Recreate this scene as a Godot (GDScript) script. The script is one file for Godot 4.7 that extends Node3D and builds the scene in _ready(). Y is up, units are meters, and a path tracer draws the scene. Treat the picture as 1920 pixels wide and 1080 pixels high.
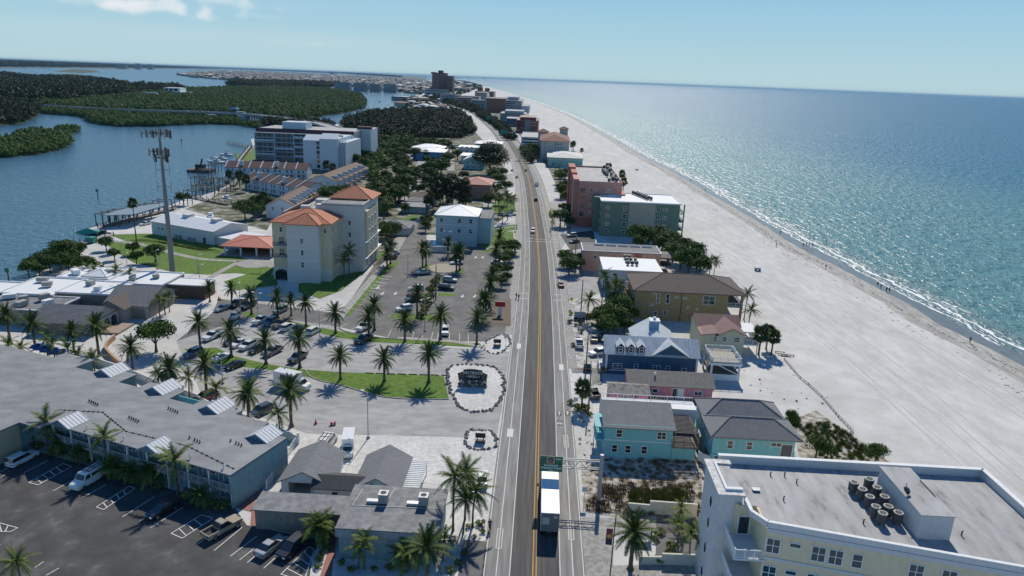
extends Node3D
# A barrier-island beach town seen from the air: main road along -z (x = 0 is its yellow line), sea to the right, bay to the left.

var rng := RandomNumberGenerator.new()
var mats := {}
var used := {}
var winc := {}

class Geo:
	var v := PackedVector3Array()
	var n := PackedVector3Array()
	var c := PackedColorArray()
	var painted := false
	var col := Color(1, 1, 1)
	func tri(a: Vector3, b: Vector3, d: Vector3) -> void:
		var w := (d - a).cross(b - a).normalized()
		put(a, w); put(b, w); put(d, w)
	func put(a: Vector3, w: Vector3) -> void:
		v.append(a); n.append(w)
		if painted: c.append(col)
	func quad(a: Vector3, b: Vector3, d: Vector3, e: Vector3) -> void:
		tri(a, b, d); tri(a, d, e)
	# a face turned away from the point o
	func face(p: Array, o: Vector3) -> void:
		var w: Vector3 = (p[2] - p[0]).cross(p[1] - p[0])
		if w.dot(p[0] - o) < 0: p = [p[0]] + p.slice(1).duplicate()
		if w.dot(p[0] - o) < 0:
			var r: Array = p.slice(1); r.reverse(); p = [p[0]] + r
		for i in range(1, p.size() - 1): tri(p[0], p[i], p[i + 1])
	func box(x0: float, y0: float, z0: float, x1: float, y1: float, z1: float, t := Transform3D()) -> void:
		var p := []
		for i in 8: p.append(t * Vector3(x1 if i & 1 else x0, y1 if i & 2 else y0, z1 if i & 4 else z0))
		quad(p[2], p[3], p[7], p[6]); quad(p[4], p[5], p[1], p[0])
		quad(p[6], p[7], p[5], p[4]); quad(p[3], p[2], p[0], p[1])
		quad(p[2], p[6], p[4], p[0]); quad(p[7], p[3], p[1], p[5])
	func bar(a: Vector3, b: Vector3, w: float, h := -1.0) -> void:
		if h < 0: h = w
		var f := (b - a)
		var up := Vector3.UP if absf(f.normalized().y) < 0.95 else Vector3.RIGHT
		box(-w / 2, -h / 2, -f.length() / 2, w / 2, h / 2, f.length() / 2, Transform3D(Basis.looking_at(f, up), (a + b) / 2))
	func prism(poly: PackedVector2Array, y0: float, y1: float) -> void:
		var k := Geometry2D.triangulate_polygon(poly)
		for i in range(0, k.size(), 3):
			var a := poly[k[i]]; var b := poly[k[i + 1]]; var d := poly[k[i + 2]]
			if (b - a).cross(d - a) < 0: var s := b; b = d; d = s
			tri(Vector3(a.x, y1, a.y), Vector3(b.x, y1, b.y), Vector3(d.x, y1, d.y))
		if y1 > y0 + 0.001:
			var cw := 0.0
			for i in poly.size(): cw += poly[i].cross(poly[(i + 1) % poly.size()])
			for i in poly.size():
				var a := poly[i]; var b := poly[(i + 1) % poly.size()]
				if cw < 0: var s := a; a = b; b = s
				quad(Vector3(a.x, y0, a.y), Vector3(a.x, y1, a.y), Vector3(b.x, y1, b.y), Vector3(b.x, y0, b.y))
	# smooth tube through points with radii
	func tube(p: Array, r: Array, k := 7, cap := true) -> void:
		var rings := []
		for i in p.size():
			var f: Vector3 = (p[mini(i + 1, p.size() - 1)] - p[maxi(i - 1, 0)]).normalized()
			var u := f.cross(Vector3.RIGHT if absf(f.x) < 0.9 else Vector3.UP).normalized()
			var w := f.cross(u)
			var ring := []
			for j in k: ring.append(u * cos(TAU * j / k) + w * sin(TAU * j / k))
			rings.append(ring)
		for i in p.size() - 1:
			for j in k:
				var m := (j + 1) % k
				var a: Vector3 = p[i] + rings[i][j] * r[i]; var b: Vector3 = p[i] + rings[i][m] * r[i]
				var d: Vector3 = p[i + 1] + rings[i + 1][m] * r[i + 1]; var e: Vector3 = p[i + 1] + rings[i + 1][j] * r[i + 1]
				put(a, rings[i][j]); put(d, rings[i + 1][m]); put(b, rings[i][m])
				put(a, rings[i][j]); put(e, rings[i + 1][j]); put(d, rings[i + 1][m])
		if cap:
			var t: int = p.size() - 1
			for j in k: tri(p[t], p[t] + rings[t][(j + 1) % k] * r[t], p[t] + rings[t][j] * r[t])
	func mesh() -> ArrayMesh:
		var a := []
		a.resize(Mesh.ARRAY_MAX)
		a[Mesh.ARRAY_VERTEX] = v; a[Mesh.ARRAY_NORMAL] = n
		if painted: a[Mesh.ARRAY_COLOR] = c
		var m := ArrayMesh.new()
		if v.size(): m.add_surface_from_arrays(Mesh.PRIMITIVE_TRIANGLES, a)
		return m

func V(x: float, z: float) -> Vector2:
	return Vector2(x, z)
func pv(a: Array) -> PackedVector2Array:
	var o := PackedVector2Array()
	for i in range(0, a.size(), 2): o.append(Vector2(a[i], a[i + 1]))
	return o
func lin(r: float, g: float, b: float) -> Color:
	return Color(r, g, b).linear_to_srgb()
# plain material, base colour in linear values
func M(key: String, r := 0.5, g := 0.5, b := 0.5, rough := 0.8, metal := 0.0) -> StandardMaterial3D:
	if mats.has(key): return mats[key]
	var m := StandardMaterial3D.new()
	m.resource_name = key
	m.albedo_color = lin(r, g, b); m.roughness = rough; m.metallic = metal
	mats[key] = m
	return m
func noise_tex(cols: Array, freq: float, oct := 5, sd := 1, size := 512, type := FastNoiseLite.TYPE_SIMPLEX_SMOOTH) -> NoiseTexture2D:
	var f := FastNoiseLite.new()
	f.noise_type = type; f.frequency = freq; f.seed = sd
	f.fractal_type = FastNoiseLite.FRACTAL_FBM; f.fractal_octaves = oct; f.fractal_gain = 0.6
	var t := NoiseTexture2D.new()
	t.width = size; t.height = size; t.seamless = true; t.noise = f
	if cols.size():
		var g := Gradient.new()
		var off := PackedFloat32Array(); var cc := PackedColorArray()
		for i in cols.size():
			off.append(cols[i][0]); cc.append(lin(cols[i][1], cols[i][2], cols[i][3]))
		g.offsets = off; g.colors = cc
		t.color_ramp = g
	return t
# material of mottled colour laid in the world's own metres
func N(key: String, cols := [], span := Vector3(8, 8, 8), rough := 0.85, freq := 0.012, bump := 0.0, sd := 1) -> StandardMaterial3D:
	if mats.has(key): return mats[key]
	var m := StandardMaterial3D.new()
	m.resource_name = key
	m.albedo_texture = noise_tex(cols, freq, 5, sd)
	m.roughness = rough
	m.uv1_triplanar = true; m.uv1_world_triplanar = true
	m.uv1_scale = Vector3(1.0 / span.x, 1.0 / span.y, 1.0 / span.z)
	if bump > 0:
		m.heightmap_enabled = true; m.heightmap_texture = grain(); m.heightmap_scale = bump
	# a second, much broader mottling so that the pattern does not read as a tile
	if not mats.has("broad"): mats["broad"] = noise_tex([[0.2, 0.84, 0.84, 0.84], [0.5, 0.93, 0.93, 0.93], [0.75, 1, 1, 1]], 0.014, 4, 77)
	m.detail_enabled = true; m.detail_albedo = mats["broad"]; m.detail_blend_mode = BaseMaterial3D.BLEND_MODE_MUL
	m.detail_uv_layer = BaseMaterial3D.DETAIL_UV_2; m.uv2_triplanar = true; m.uv2_world_triplanar = true
	m.uv2_scale = m.uv1_scale / 5.37
	mats[key] = m
	return m
func grain() -> NoiseTexture2D:
	if not mats.has("grain"): mats["grain"] = noise_tex([], 0.05, 4, 13)
	return mats["grain"]
# mottled paint: one colour with small variation
func W(key: String, r := 0.5, g := 0.5, b := 0.5, k := 0.14, rough := 0.85, span := 5.0) -> StandardMaterial3D:
	if mats.has(key): return mats[key]
	var m := StandardMaterial3D.new()
	m.resource_name = key
	var v := "mottle_%d" % (0 if k < 0.09 else (1 if k < 0.17 else 2))
	if not mats.has(v):
		var d: float = {"mottle_0": 0.90, "mottle_1": 0.80, "mottle_2": 0.66}[v]
		mats[v] = noise_tex([[0.2, d, d, d], [0.5, (d + 1) / 2, (d + 1) / 2, (d + 1) / 2], [0.78, 1, 1, 1]], 0.012, 5, 40 + v.hash() % 9)
	m.albedo_texture = mats[v]
	var f := 1.07
	m.albedo_color = lin(minf(r * f, 0.95), minf(g * f, 0.95), minf(b * f, 0.95))
	m.roughness = rough
	m.uv1_triplanar = true; m.uv1_world_triplanar = true; m.uv1_scale = Vector3(1.0 / span, 0.6 / span, 1.0 / span)
	mats[key] = m
	return m

func numbered(called: String) -> String:
	var k: int = used.get(called, 0)
	used[called] = k + 1
	return called if k == 0 else "%s_%03d" % [called, k]
func tag(o: Node3D, label: String, category: String, group := "", kind := "") -> Node3D:
	if label: o.set_meta("label", label)
	if category: o.set_meta("category", category)
	if group: o.set_meta("group", group)
	if kind: o.set_meta("kind", kind)
	return o
func thing(called: String, label: String, category: String, at := Vector3.ZERO, turn := 0.0, group := "") -> Node3D:
	var o := Node3D.new()
	o.name = numbered(called)
	add_child(o)
	o.position = at; o.rotation.y = turn
	return tag(o, label, category, group)
func part(parent: Node3D, called: String, g, m: Material) -> MeshInstance3D:
	var o := MeshInstance3D.new()
	o.mesh = g.mesh() if g is Geo else g
	o.material_override = m
	o.name = called
	parent.add_child(o, true)
	return o
func struct(called: String, g: Geo, m: Material) -> MeshInstance3D:
	var o := MeshInstance3D.new()
	o.mesh = g.mesh(); o.material_override = m
	o.name = numbered(called)
	add_child(o)
	o.set_meta("kind", "structure")
	return o
func solo(called: String, g, m: Material, label: String, category: String, group := "", kind := "") -> MeshInstance3D:
	var o := MeshInstance3D.new()
	o.mesh = g.mesh() if g is Geo else g
	o.material_override = m
	o.name = numbered(called)
	add_child(o)
	tag(o, label, category, group, kind)
	return o
func copy(src: Node3D, at: Vector3, turn := 0.0, label := "", group := "", size := 1.0) -> Node3D:
	var o: Node3D = src.duplicate()
	o.name = numbered(str(src.name).rstrip("0123456789").rstrip("_"))
	add_child(o)
	o.position = at; o.rotation.y = turn; o.scale = Vector3.ONE * size
	return tag(o, label, "", group)
func sheet(called: String, a: Array, y: float, m: Material) -> MeshInstance3D:
	var g := Geo.new()
	g.prism(pv(a), y, y)
	return struct(called, g, m)
func words(parent: Node3D, called: String, s: String, size: float, at: Vector3, turn: Vector3, m: Material, depth := 0.02) -> MeshInstance3D:
	var t := TextMesh.new()
	var f := SystemFont.new()
	f.font_names = PackedStringArray(["Droid Sans"]); f.font_weight = 700
	t.font = f; t.text = s; t.font_size = 48; t.pixel_size = size / 48.0; t.depth = depth; t.curve_step = 4
	var o := part(parent, called, t, m)
	o.position = at; o.rotation = turn
	return o
# strip of the road: line of points (centre), offsets left and right of it
func ribbon(g: Geo, line: PackedVector2Array, l: float, r: float, y: float, from := -1e9, to := 1e9) -> void:
	for i in line.size() - 1:
		var a := line[i]; var b := line[i + 1]
		if -a.y < from or -b.y > to: continue
		var na := side(line, i); var nb := side(line, i + 1)
		g.quad(v3(a + na * l, y), v3(b + nb * l, y), v3(b + nb * r, y), v3(a + na * r, y))
func side(line: PackedVector2Array, i: int) -> Vector2:
	var d := (line[mini(i + 1, line.size() - 1)] - line[maxi(i - 1, 0)]).normalized()
	return Vector2(-d.y, d.x)
func v3(p: Vector2, y := 0.0) -> Vector3:
	return Vector3(p.x, y, p.y)
func smooth_line(p: PackedVector2Array, step := 6.0) -> PackedVector2Array:
	var cv := Curve2D.new()
	for i in p.size():
		var t := (p[mini(i + 1, p.size() - 1)] - p[maxi(i - 1, 0)]) / 6.0
		cv.add_point(p[i], -t, t)
	cv.bake_interval = step
	return cv.get_baked_points()

func _ready() -> void:
	rng.seed = 7
	view_and_light()
	setting()
	roads()
	right_buildings()
	left_buildings()
	far_buildings()
	plants()
	vehicles()
	details()
	tell_apart()

# things of one group that share a label are told apart by their order from the left
func tell_apart() -> void:
	var sets := {}
	for c in get_children():
		if c.has_meta("label") and c.has_meta("group"):
			var k := str(c.get_meta("label"))
			if not sets.has(k): sets[k] = []
			sets[k].append(c)
	var nth := ["first", "second", "third", "fourth", "fifth", "sixth", "seventh", "eighth", "ninth", "tenth", "eleventh", "twelfth", "thirteenth", "fourteenth", "fifteenth", "sixteenth", "seventeenth", "eighteenth", "nineteenth", "twentieth"]
	for k in sets:
		var s: Array = sets[k]
		if s.size() < 2 or s.size() > 20 or k.split(" ").size() > 12: continue
		s.sort_custom(func(a, b): return a.position.x / -a.position.z < b.position.x / -b.position.z)
		for i in s.size(): s[i].set_meta("label", k + ", %s from the left" % nth[i])

func view_and_light() -> void:
	var cam := Camera3D.new()
	cam.name = "camera"
	add_child(cam)
	cam.position = Vector3(-1.62, 62.0, 0)
	cam.rotation_degrees = Vector3(-16.220, 1.962, 2.2)
	cam.fov = 43.60
	cam.near = 0.5; cam.far = 120000.0
	cam.current = true
	var e := Environment.new()
	e.background_mode = Environment.BG_SKY
	var sm := PanoramaSkyMaterial.new()
	sm.panorama = sky_picture()
	var sky := Sky.new()
	sky.sky_material = sm
	e.sky = sky
	e.background_energy_multiplier = 1.13
	e.tonemap_mode = Environment.TONE_MAPPER_LINEAR
	e.tonemap_exposure = 0.88
	e.fog_enabled = true
	e.fog_density = 0.000022
	e.fog_light_color = Color(0.62, 0.8, 0.95)
	e.sdfgi_enabled = true; e.ssao_enabled = true; e.ssil_enabled = true
	var we := WorldEnvironment.new()
	we.name = "daylight"
	we.environment = e
	add_child(we)
	var sun := DirectionalLight3D.new()
	sun.name = "sun"
	add_child(sun)
	sun.rotation_degrees = Vector3(-43.0, 180.0 - 6.0, 0)
	sun.light_energy = 1.6; sun.light_angular_distance = 0.53
	sun.light_color = Color(1.0, 0.965, 0.9)
	sun.shadow_enabled = true

func sky_picture() -> ImageTexture:
	var w := 2048; var h := 1024
	var im := Image.create(w, h, false, Image.FORMAT_RGBA8)
	var f := FastNoiseLite.new()
	f.seed = 11; f.frequency = 0.05; f.fractal_octaves = 4
	var f2 := FastNoiseLite.new()
	f2.seed = 5; f2.frequency = 0.012; f2.fractal_octaves = 3
	var puffs := [[-27.55, 3.70, 4.4, 0.95, 1.0], [-28.89, 3.77, 1.6, 0.6, 0.7], [-24.73, 3.31, 1.4, 0.55, 0.85], [-22.01, 4.25, 2.2, 0.5, 0.55], [-21.23, 3.63, 1.6, 0.5, 0.5], [-19.62, 4.19, 0.9, 0.3, 0.4], [-31.05, 3.84, 3.6, 0.5, 0.6], [-30.54, 3.52, 0.6, 0.3, 0.5], [-24.23, 4.55, 3.0, 0.5, 0.6], [-17.41, 1.85, 3.4, 0.25, 0.25]]
	for i in 26: puffs.append([rng.randf_range(60, 320), rng.randf_range(5, 14), rng.randf_range(1, 6), rng.randf_range(0.4, 1.2), rng.randf_range(0.4, 0.9)])
	# air: colour by height above the horizon
	var keys := [[-90, 60, 80, 90], [-4, 150, 178, 188], [0, 186, 214, 221], [2, 177, 211, 222], [6, 154, 200, 226], [10, 139, 188, 222], [18, 100, 154, 203], [35, 58, 110, 172], [60, 38, 84, 146], [90, 30, 70, 128]]
	for y in h:
		var el := 90.0 - 180.0 * (y + 0.5) / h
		var k := 0
		while k < keys.size() - 2 and el > keys[k + 1][0]: k += 1
		var t := clampf((el - keys[k][0]) / (keys[k + 1][0] - keys[k][0]), 0, 1)
		var c := Color8(keys[k][1], keys[k][2], keys[k][3]).lerp(Color8(keys[k + 1][1], keys[k + 1][2], keys[k + 1][3]), t)
		im.fill_rect(Rect2i(0, y, w, 1), c)
		if el > 0.6 and el < 6:
			for x in w:
				var az := wrapf(float(x) / w * 360.0, -180.0, 180.0)
				var band := clampf((f2.get_noise_2d(x * 0.2 + 400, y * 3.2) + 0.1) * 1.6, 0, 1) * smoothstep(0.8, 2.2, el) * (1.0 - smoothstep(3.6, 5.5, el)) * 0.22 * smoothstep(-2, -18, az)
				im.set_pixel(x, y, c.lerp(Color(0.84, 0.88, 0.9), band))
	for p in puffs:
		var cx: float = p[0] / 360.0 * w; var cy: float = (90.0 - p[1]) / 180.0 * h
		var rx: float = p[2] / 360.0 * w * 0.75; var ry: float = p[3] / 180.0 * h * 0.75
		for y in range(int(cy - ry - 3), int(cy + ry + 3)):
			for x in range(int(cx - rx - 3), int(cx + rx + 3)):
				var d := Vector2((x - cx) / rx, (y - cy) / (ry if y < cy else ry * 0.55)).length()
				var a := clampf((1.0 - d + f.get_noise_2d(x * 1.6, y * 2.4) * 1.1) * 1.5, 0, 1) * float(p[4]) * 0.5
				var px := posmod(x, w)
				im.set_pixel(px, y, im.get_pixel(px, y).lerp(Color(0.93, 0.94, 0.95), a * 1.5))
	return ImageTexture.create_from_image(im)

# ---------------------------------------------------------------- the setting
var centre: PackedVector2Array
var shore: PackedVector2Array
func grass_mat() -> StandardMaterial3D:
	return N("lawn", [[0.2, 0.06, 0.125, 0.008], [0.45, 0.085, 0.17, 0.012], [0.65, 0.105, 0.19, 0.017], [0.88, 0.16, 0.19, 0.045]], Vector3(14, 14, 14), 0.95, 0.015, 3.0, 4)
func setting() -> void:
	centre = smooth_line(pv([0, 40, 0, -40, 0, -80, 0, -130, -0.1, -183, -0.4, -214, -1.1, -256, -2.5, -305, -4, -343, -5.9, -392, -9, -456, -13, -516, -18.1, -578, -24.4, -641, -33.9, -731, -46.4, -841, -63.9, -966, -85, -1105, -112, -1271, -145, -1470, -184, -1676, -246, -1984, -330, -2400, -440, -3000]), 6.0)
	shore = smooth_line(pv([126, 60, 124.5, -60, 123, -130] + [121.6, -174.3, 119.3, -193.9, 117.1, -226.1, 114.6, -261.5, 110, -305.6, 108.5, -346.7, 105.2, -431.6, 102.1, -515.7, 89.9, -687.8, 76.2, -967.9, 40.8, -1486.3, -35.1, -2197.7, -173.2, -3332.9, -376.1, -4877.4] + [-560, -6300, -900, -9000]), 5.0)
	# water: the open sea and the bay meet under the island
	var sea_far := [-900, -9000, -1600, -14000, -3500, -60000]
	var g := Geo.new(); g.painted = true
	var line := PackedVector2Array()
	line.append(Vector2(126, 400))
	for i in range(0, shore.size(), 4): line.append(shore[i])
	for i in range(2, 6, 2): line.append(Vector2(sea_far[i], sea_far[i + 1]))
	var bands := [-30.0, 0.0, 9.0, 18.0, 32.0, 48.0, 70.0, 110.0, 170.0, 260.0, 420.0, 800.0, 1800.0, 4500.0, 12000.0, 60000.0]
	var nz := FastNoiseLite.new(); nz.seed = 3; nz.frequency = 0.006; nz.fractal_octaves = 3
	for i in line.size() - 1:
		for k in bands.size() - 1:
			var p := []
			for q in [[i, k], [i + 1, k], [i + 1, k + 1], [i, k + 1]]:
				p.append(Vector3(line[q[0]].x + bands[q[1]], -0.7, line[q[0]].y))
			var cc := []
			for a in p: cc.append(sea_colour(a, line, i, nz))
			for t in [0, 1, 2, 0, 2, 3]:
				g.col = cc[t]; g.put(p[t], Vector3.UP)
	var sea := M("sea_water", 1, 1, 1, 0.3)
	sea.vertex_color_use_as_albedo = true
	sea.metallic_specular = 0.3
	sea.normal_enabled = true
	var wt := noise_tex([], 0.02, 5, 21, 1024)
	wt.as_normal_map = true; wt.bump_strength = 6.5
	sea.normal_texture = wt; sea.normal_scale = 1.0
	sea.uv1_triplanar = true; sea.uv1_world_triplanar = true; sea.uv1_scale = Vector3(1 / 115.0, 1 / 115.0, 1 / 280.0)
	struct("sea", g, sea)
	g = Geo.new(); g.painted = true
	var rows := [300.0, 0.0, -150.0, -250.0, -350.0, -500.0, -700.0, -900.0, -1200.0, -1700.0, -2500.0, -4000.0, -7000.0, -14000.0, -60000.0]
	var cols := [0.0, -60.0, -120.0, -180.0, -240.0, -330.0, -450.0, -700.0, -1100.0, -2000.0, -5000.0, -14000.0, -40000.0]
	for i in rows.size() - 1:
		for k in cols.size() - 1:
			for t in [[0, 0], [1, 1], [1, 0], [0, 0], [0, 1], [1, 1]]:
				var z: float = rows[i + t[0]]
				var x: float = cols[k + t[1]] + bay_edge(z)
				g.col = Color(0.05, 0.12, 0.195).lerp(Color(0.075, 0.165, 0.22), clampf(nz.get_noise_2d(x, z) + 0.3, 0, 1))
				g.put(Vector3(x, -0.72, z), Vector3.UP)
	var bay := sea.duplicate()
	bay.resource_name = "bay_water"
	var bt := noise_tex([], 0.02, 5, 31, 1024)
	bt.as_normal_map = true; bt.bump_strength = 7.0
	bay.normal_texture = bt; bay.roughness = 0.2
	bay.uv1_scale = Vector3(1 / 70.0, 1 / 70.0, 1 / 110.0)
	struct("bay", g, bay)
	# the island itself, a low slab of sandy ground
	var sandy := N("sandy_ground", [[0.2, 0.51, 0.505, 0.485], [0.5, 0.56, 0.555, 0.54], [0.8, 0.61, 0.605, 0.59]], Vector3(60, 60, 60), 0.95, 0.014, 4.0, 2)
	var west := [-165.4, -221.1, -161.6, -239.1, -162.7, -258.7, -176.8, -261.5, -171.2, -316.6, -173.7, -342, -170, -360.2, -171.7, -378.7, -177.2, -406.8, -197.1, -450.9, -213.8, -501.1, -235.3, -581.5, -265.7, -652.2, -278.7, -725.8, -262.6, -774.9, -253.1, -907.7, -276.8, -1147.4, -246.2, -1297.1, -218.4, -1301, -309.6, -1633.8, -395.8, -1976.9, -400.1, -2390.4, -529.9, -3312.5, -800.3, -5504.8, -1458.4, -11140.9]
	var isle := [60, 60, 62, -100]
	for i in range(10, shore.size(), 12):
		if shore[i].y < -100 and shore[i].y > -6000: isle += [shore[i].x - 52 * clampf(1.0 + shore[i].y / 6000.0, 0.3, 1), shore[i].y]
	var west_rev := []
	for i in range(west.size() - 2, -1, -2): west_rev += [west[i], west[i + 1]]
	isle += [-520, -6200] + west_rev + [-150, -200, -175, -120, -175, 60]
	g = Geo.new()
	g.prism(pv(isle), -1.5, 0.0)
	struct("ground", g, sandy)
	beach()
	# lawns, lots and paths lie on the ground, each a little above the one below
	var lawn := grass_mat()
	var lot := N("lot_asphalt", [[0.2, 0.31, 0.31, 0.31], [0.5, 0.36, 0.36, 0.357], [0.8, 0.41, 0.408, 0.40]], Vector3(34, 34, 16), 0.92, 0.012, 2.0, 9)
	var dark_lot := N("dark_asphalt", [[0.2, 0.05, 0.05, 0.051], [0.5, 0.067, 0.067, 0.068], [0.7, 0.086, 0.086, 0.085], [0.85, 0.13, 0.129, 0.125]], Vector3(40, 40, 40), 0.9, 0.012, 2.0, 12)
	var grey_lot := N("grey_asphalt", [[0.2, 0.115, 0.115, 0.116], [0.5, 0.14, 0.14, 0.14], [0.8, 0.168, 0.167, 0.165]], Vector3(40, 40, 40), 0.9, 0.012, 2.0, 15)
	var shell := N("shell_gravel", [[0.2, 0.52, 0.515, 0.495], [0.5, 0.60, 0.595, 0.575], [0.8, 0.68, 0.675, 0.66]], Vector3(12, 12, 12), 0.95, 0.02, 4.0, 17)
	var conc := N("concrete", [[0.25, 0.26, 0.255, 0.245], [0.5, 0.33, 0.325, 0.31], [0.75, 0.40, 0.395, 0.38]], Vector3(9, 9, 9), 0.9, 0.014, 0.0, 19)
	# motel car park (bottom left)
	sheet("parking_lot", [-67.6, -55.5, -19.8, -59.3, -30.4, -84.6, -40.8, -86.7, -44.2, -90.7, -68.1, -98.6, -90.6, -105.5, -124.2, -115.5], 0.02, dark_lot)
	# shell-covered forecourt behind the gabled cottage and the grill's lot
	sheet("parking_lot", [-42.1, -100.1, -40.9, -113.7, -27.4, -115.1, -7.4, -116.2, -5.2, -78.1, -11.4, -77.5, -14.8, -99.9, -20.9, -100.8], 0.02, shell)
	sheet("parking_lot", [-41.1, -114.3, -65.9, -127, -85.1, -154.9, -83.4, -170.7, -79.9, -190, -49.8, -168.4, -32.2, -160.7, -7.1, -158.9, -7.1, -127.5, -7.4, -116.2, -27.4, -115.1], 0.025, lot)
	# upper public lots
	sheet("parking_lot", [-85.1, -154.9, -86.2, -176.9, -89.8, -188.3, -53.2, -180.7, -56.1, -230.5, -57.3, -267.1, -17.1, -261.9, -9.2, -254.9, -8.7, -201.8, -7.9, -166, -32.5, -162.5, -50.2, -170, -74.6, -176.5], 0.03, grey_lot)
	sheet("parking_lot", [-53.5, -263.3, -59.1, -303.8, -61.4, -336.2, -55.3, -337.8, -45.2, -274.5, -17, -275.7, -15.9, -257.8, -53.7, -254.4], 0.02, grey_lot)
	# lawns
	for a in [[-81, -150.2, -74.4, -152.2, -68.2, -147.7, -59.6, -144.2, -50.7, -142.3, -42.5, -141.9, -33.3, -142.3, -20.5, -142.8, -17.9, -131.5, -22.3, -131, -30.8, -130.9, -40.7, -135.4, -47, -137.9, -58.5, -141.3, -70.9, -142.9],
			[-78.1, -178.2, -68.3, -174.8, -60.1, -170.9, -49.3, -166.9, -40.7, -164.3, -32.8, -163.9, -14.5, -163.6, -13.6, -160.8, -23.2, -160.9, -32.2, -161, -39.9, -160.7, -48.1, -162.4, -58.8, -167, -70.4, -172.7, -77.6, -175.1],
			[-54, -179.7, -52.2, -229.1, -49.9, -229.5, -50.5, -178.9], [-50.5, -228, -53.5, -235.4, -49.2, -239.2, -48.5, -230.5], [-39.2, -182.9, -32.1, -183.1, -25.1, -183.3, -25.5, -179.2, -32.6, -177.7, -39.9, -179.2],
			[-40.8, -230.5, -39.4, -238.1, -33.4, -234.8, -26, -233.3, -25.7, -227.8, -39.4, -227.3], [-30.5, -204.7, -25.3, -205, -25.2, -201.2, -30, -200.9], [-58.4, -253.5, -59.8, -246.5, -56.8, -240, -55.8, -247.3],
			[-25.5, -276.8, -22.7, -296.1, -12.3, -298.4, -10.5, -270.4, -21, -261.1], [-23, -260.7, -11.1, -270.3, -10.8, -263.1, -21.8, -258.3], [-28.4, -297, -11.1, -315.1, -10.6, -302.2, -26.6, -288.7],
			[-157.2, -246.1, -147.2, -254.5, -133.4, -251.1, -113.7, -242.3, -97.9, -231.3, -91, -227.5, -86.4, -224.8, -84.7, -213.1, -96.4, -214.8, -103.5, -211.6, -113.6, -211.7, -132.8, -221.6, -147.1, -235.5],
			[-162.7, -258.7, -150, -263.5, -114.6, -248.8, -108.5, -236.9, -120.7, -240.9, -138.3, -249.1, -153.4, -251.4], [-91.7, -215.7, -82.8, -214.7, -78.8, -203.8, -88.7, -196.5, -95.6, -205], [-69.1, -301.5, -56.6, -330.3, -56.3, -314.4, -62.4, -297.2],
			[-25.6, -369, -15.8, -398.8, -12.8, -338.4, -25.8, -335.2], [-1.6, -311.2, 5.7, -331.9, 6, -319.1, 3, -306.4], [1.9, -337.9, 4.4, -360.7, 6.4, -349, 5.6, -325.3], [-211.5, -502, -242.5, -607.8, -214.2, -538.4, -200.7, -489.2],
			[-73.3, -206.5, -56.8, -226.2, -58.9, -201.5, -62.6, -192.8, -70.4, -197.9], [-241.7, -560.3, -211.2, -502.2, -202.3, -472.6]]:
		sheet("lawn", a, 0.05, lawn)
	# park paths
	for a in [[[-156, -249, -144.2, -246.2, -133.5, -239.9, -125.4, -235.1, -113.6, -229.7, -100.7, -229.3], 2.2], [[-100.7, -229.3, -101.2, -217.9, -101.4, -208.8], 2.0], [[-163.8, -247.3, -162.4, -253.1, -162.1, -257.9], 3.4], [[-100.7, -229.3, -86.4, -224.8], 4.0], [[-52.7, -176.3, -53.1, -217.5, -53, -246.3, -55.1, -282.4], 2.2], [[-11.6, -160, -19.7, -163.6, -27.6, -164.3, -34.8, -164.4], 1.6], [[-25.1, -297.8, -12.1, -308.8], 1.2], [[-22, -260.9, -17.6, -268.9, -10.4, -268.6], 1.2]]:
		var gp := Geo.new()
		ribbon(gp, smooth_line(pv(a[0]), 3.0), -a[1] / 2, a[1] / 2, 0.075)
		struct("path", gp, conc)
	g = Geo.new()
	var ring := PackedVector2Array()
	var rc := V(-94.6, -227.5)
	for i in 20: ring.append(rc + Vector2(cos(TAU * i / 20), sin(TAU * i / 20)) * 6.0)
	g.prism(ring, 0.08, 0.08)
	struct("plaza", g, conc)
	sheet("court", [-136.5, -215.4, -122.6, -210, -110.7, -205.9, -104.3, -199.4, -117.4, -200, -130.8, -203.5], 0.06, W("court_green", 0.16, 0.24, 0.21))
	# pink paved court by the motel and office, white gravel beds
	sheet("paved_court", [-44.2, -90.7, -41.4, -89.9, -40.3, -86.7, -29.7, -84.7, -27.1, -75.1, -24.2, -75.4, -26.4, -80.4, -28.5, -87.9, -41.8, -90.5, -42.3, -101.7, -44.2, -103.2, -45.1, -93.7], 0.045, W("pink_paving", 0.32, 0.14, 0.11))
	sheet("gravel_bed", [-29.4, -80.1, -29.7, -84.7, -28.1, -84.6, -27.4, -77.1, -26.9, -73.2, -27.8, -73.1], 0.06, shell)
	sheet("gravel_bed", [-26.7, -80.6, -11.6, -81.8, -9.9, -93.1, -7.1, -92.7, -6.9, -76.9, -25.5, -75.2], 0.05, shell)
	sheet("driveway", [-10.1, -86.3, -6.8, -86.2, -6.4, -76, -9.8, -75.7], 0.055, grey_lot)
	# gardens, drives and yards of the left half of the island
	var yard := N("garden_ground", [[0.2, 0.05, 0.07, 0.022], [0.42, 0.085, 0.095, 0.04], [0.55, 0.17, 0.165, 0.13], [0.75, 0.29, 0.285, 0.265]], Vector3(70, 70, 70), 0.95, 0.016, 0.0, 67)
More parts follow.
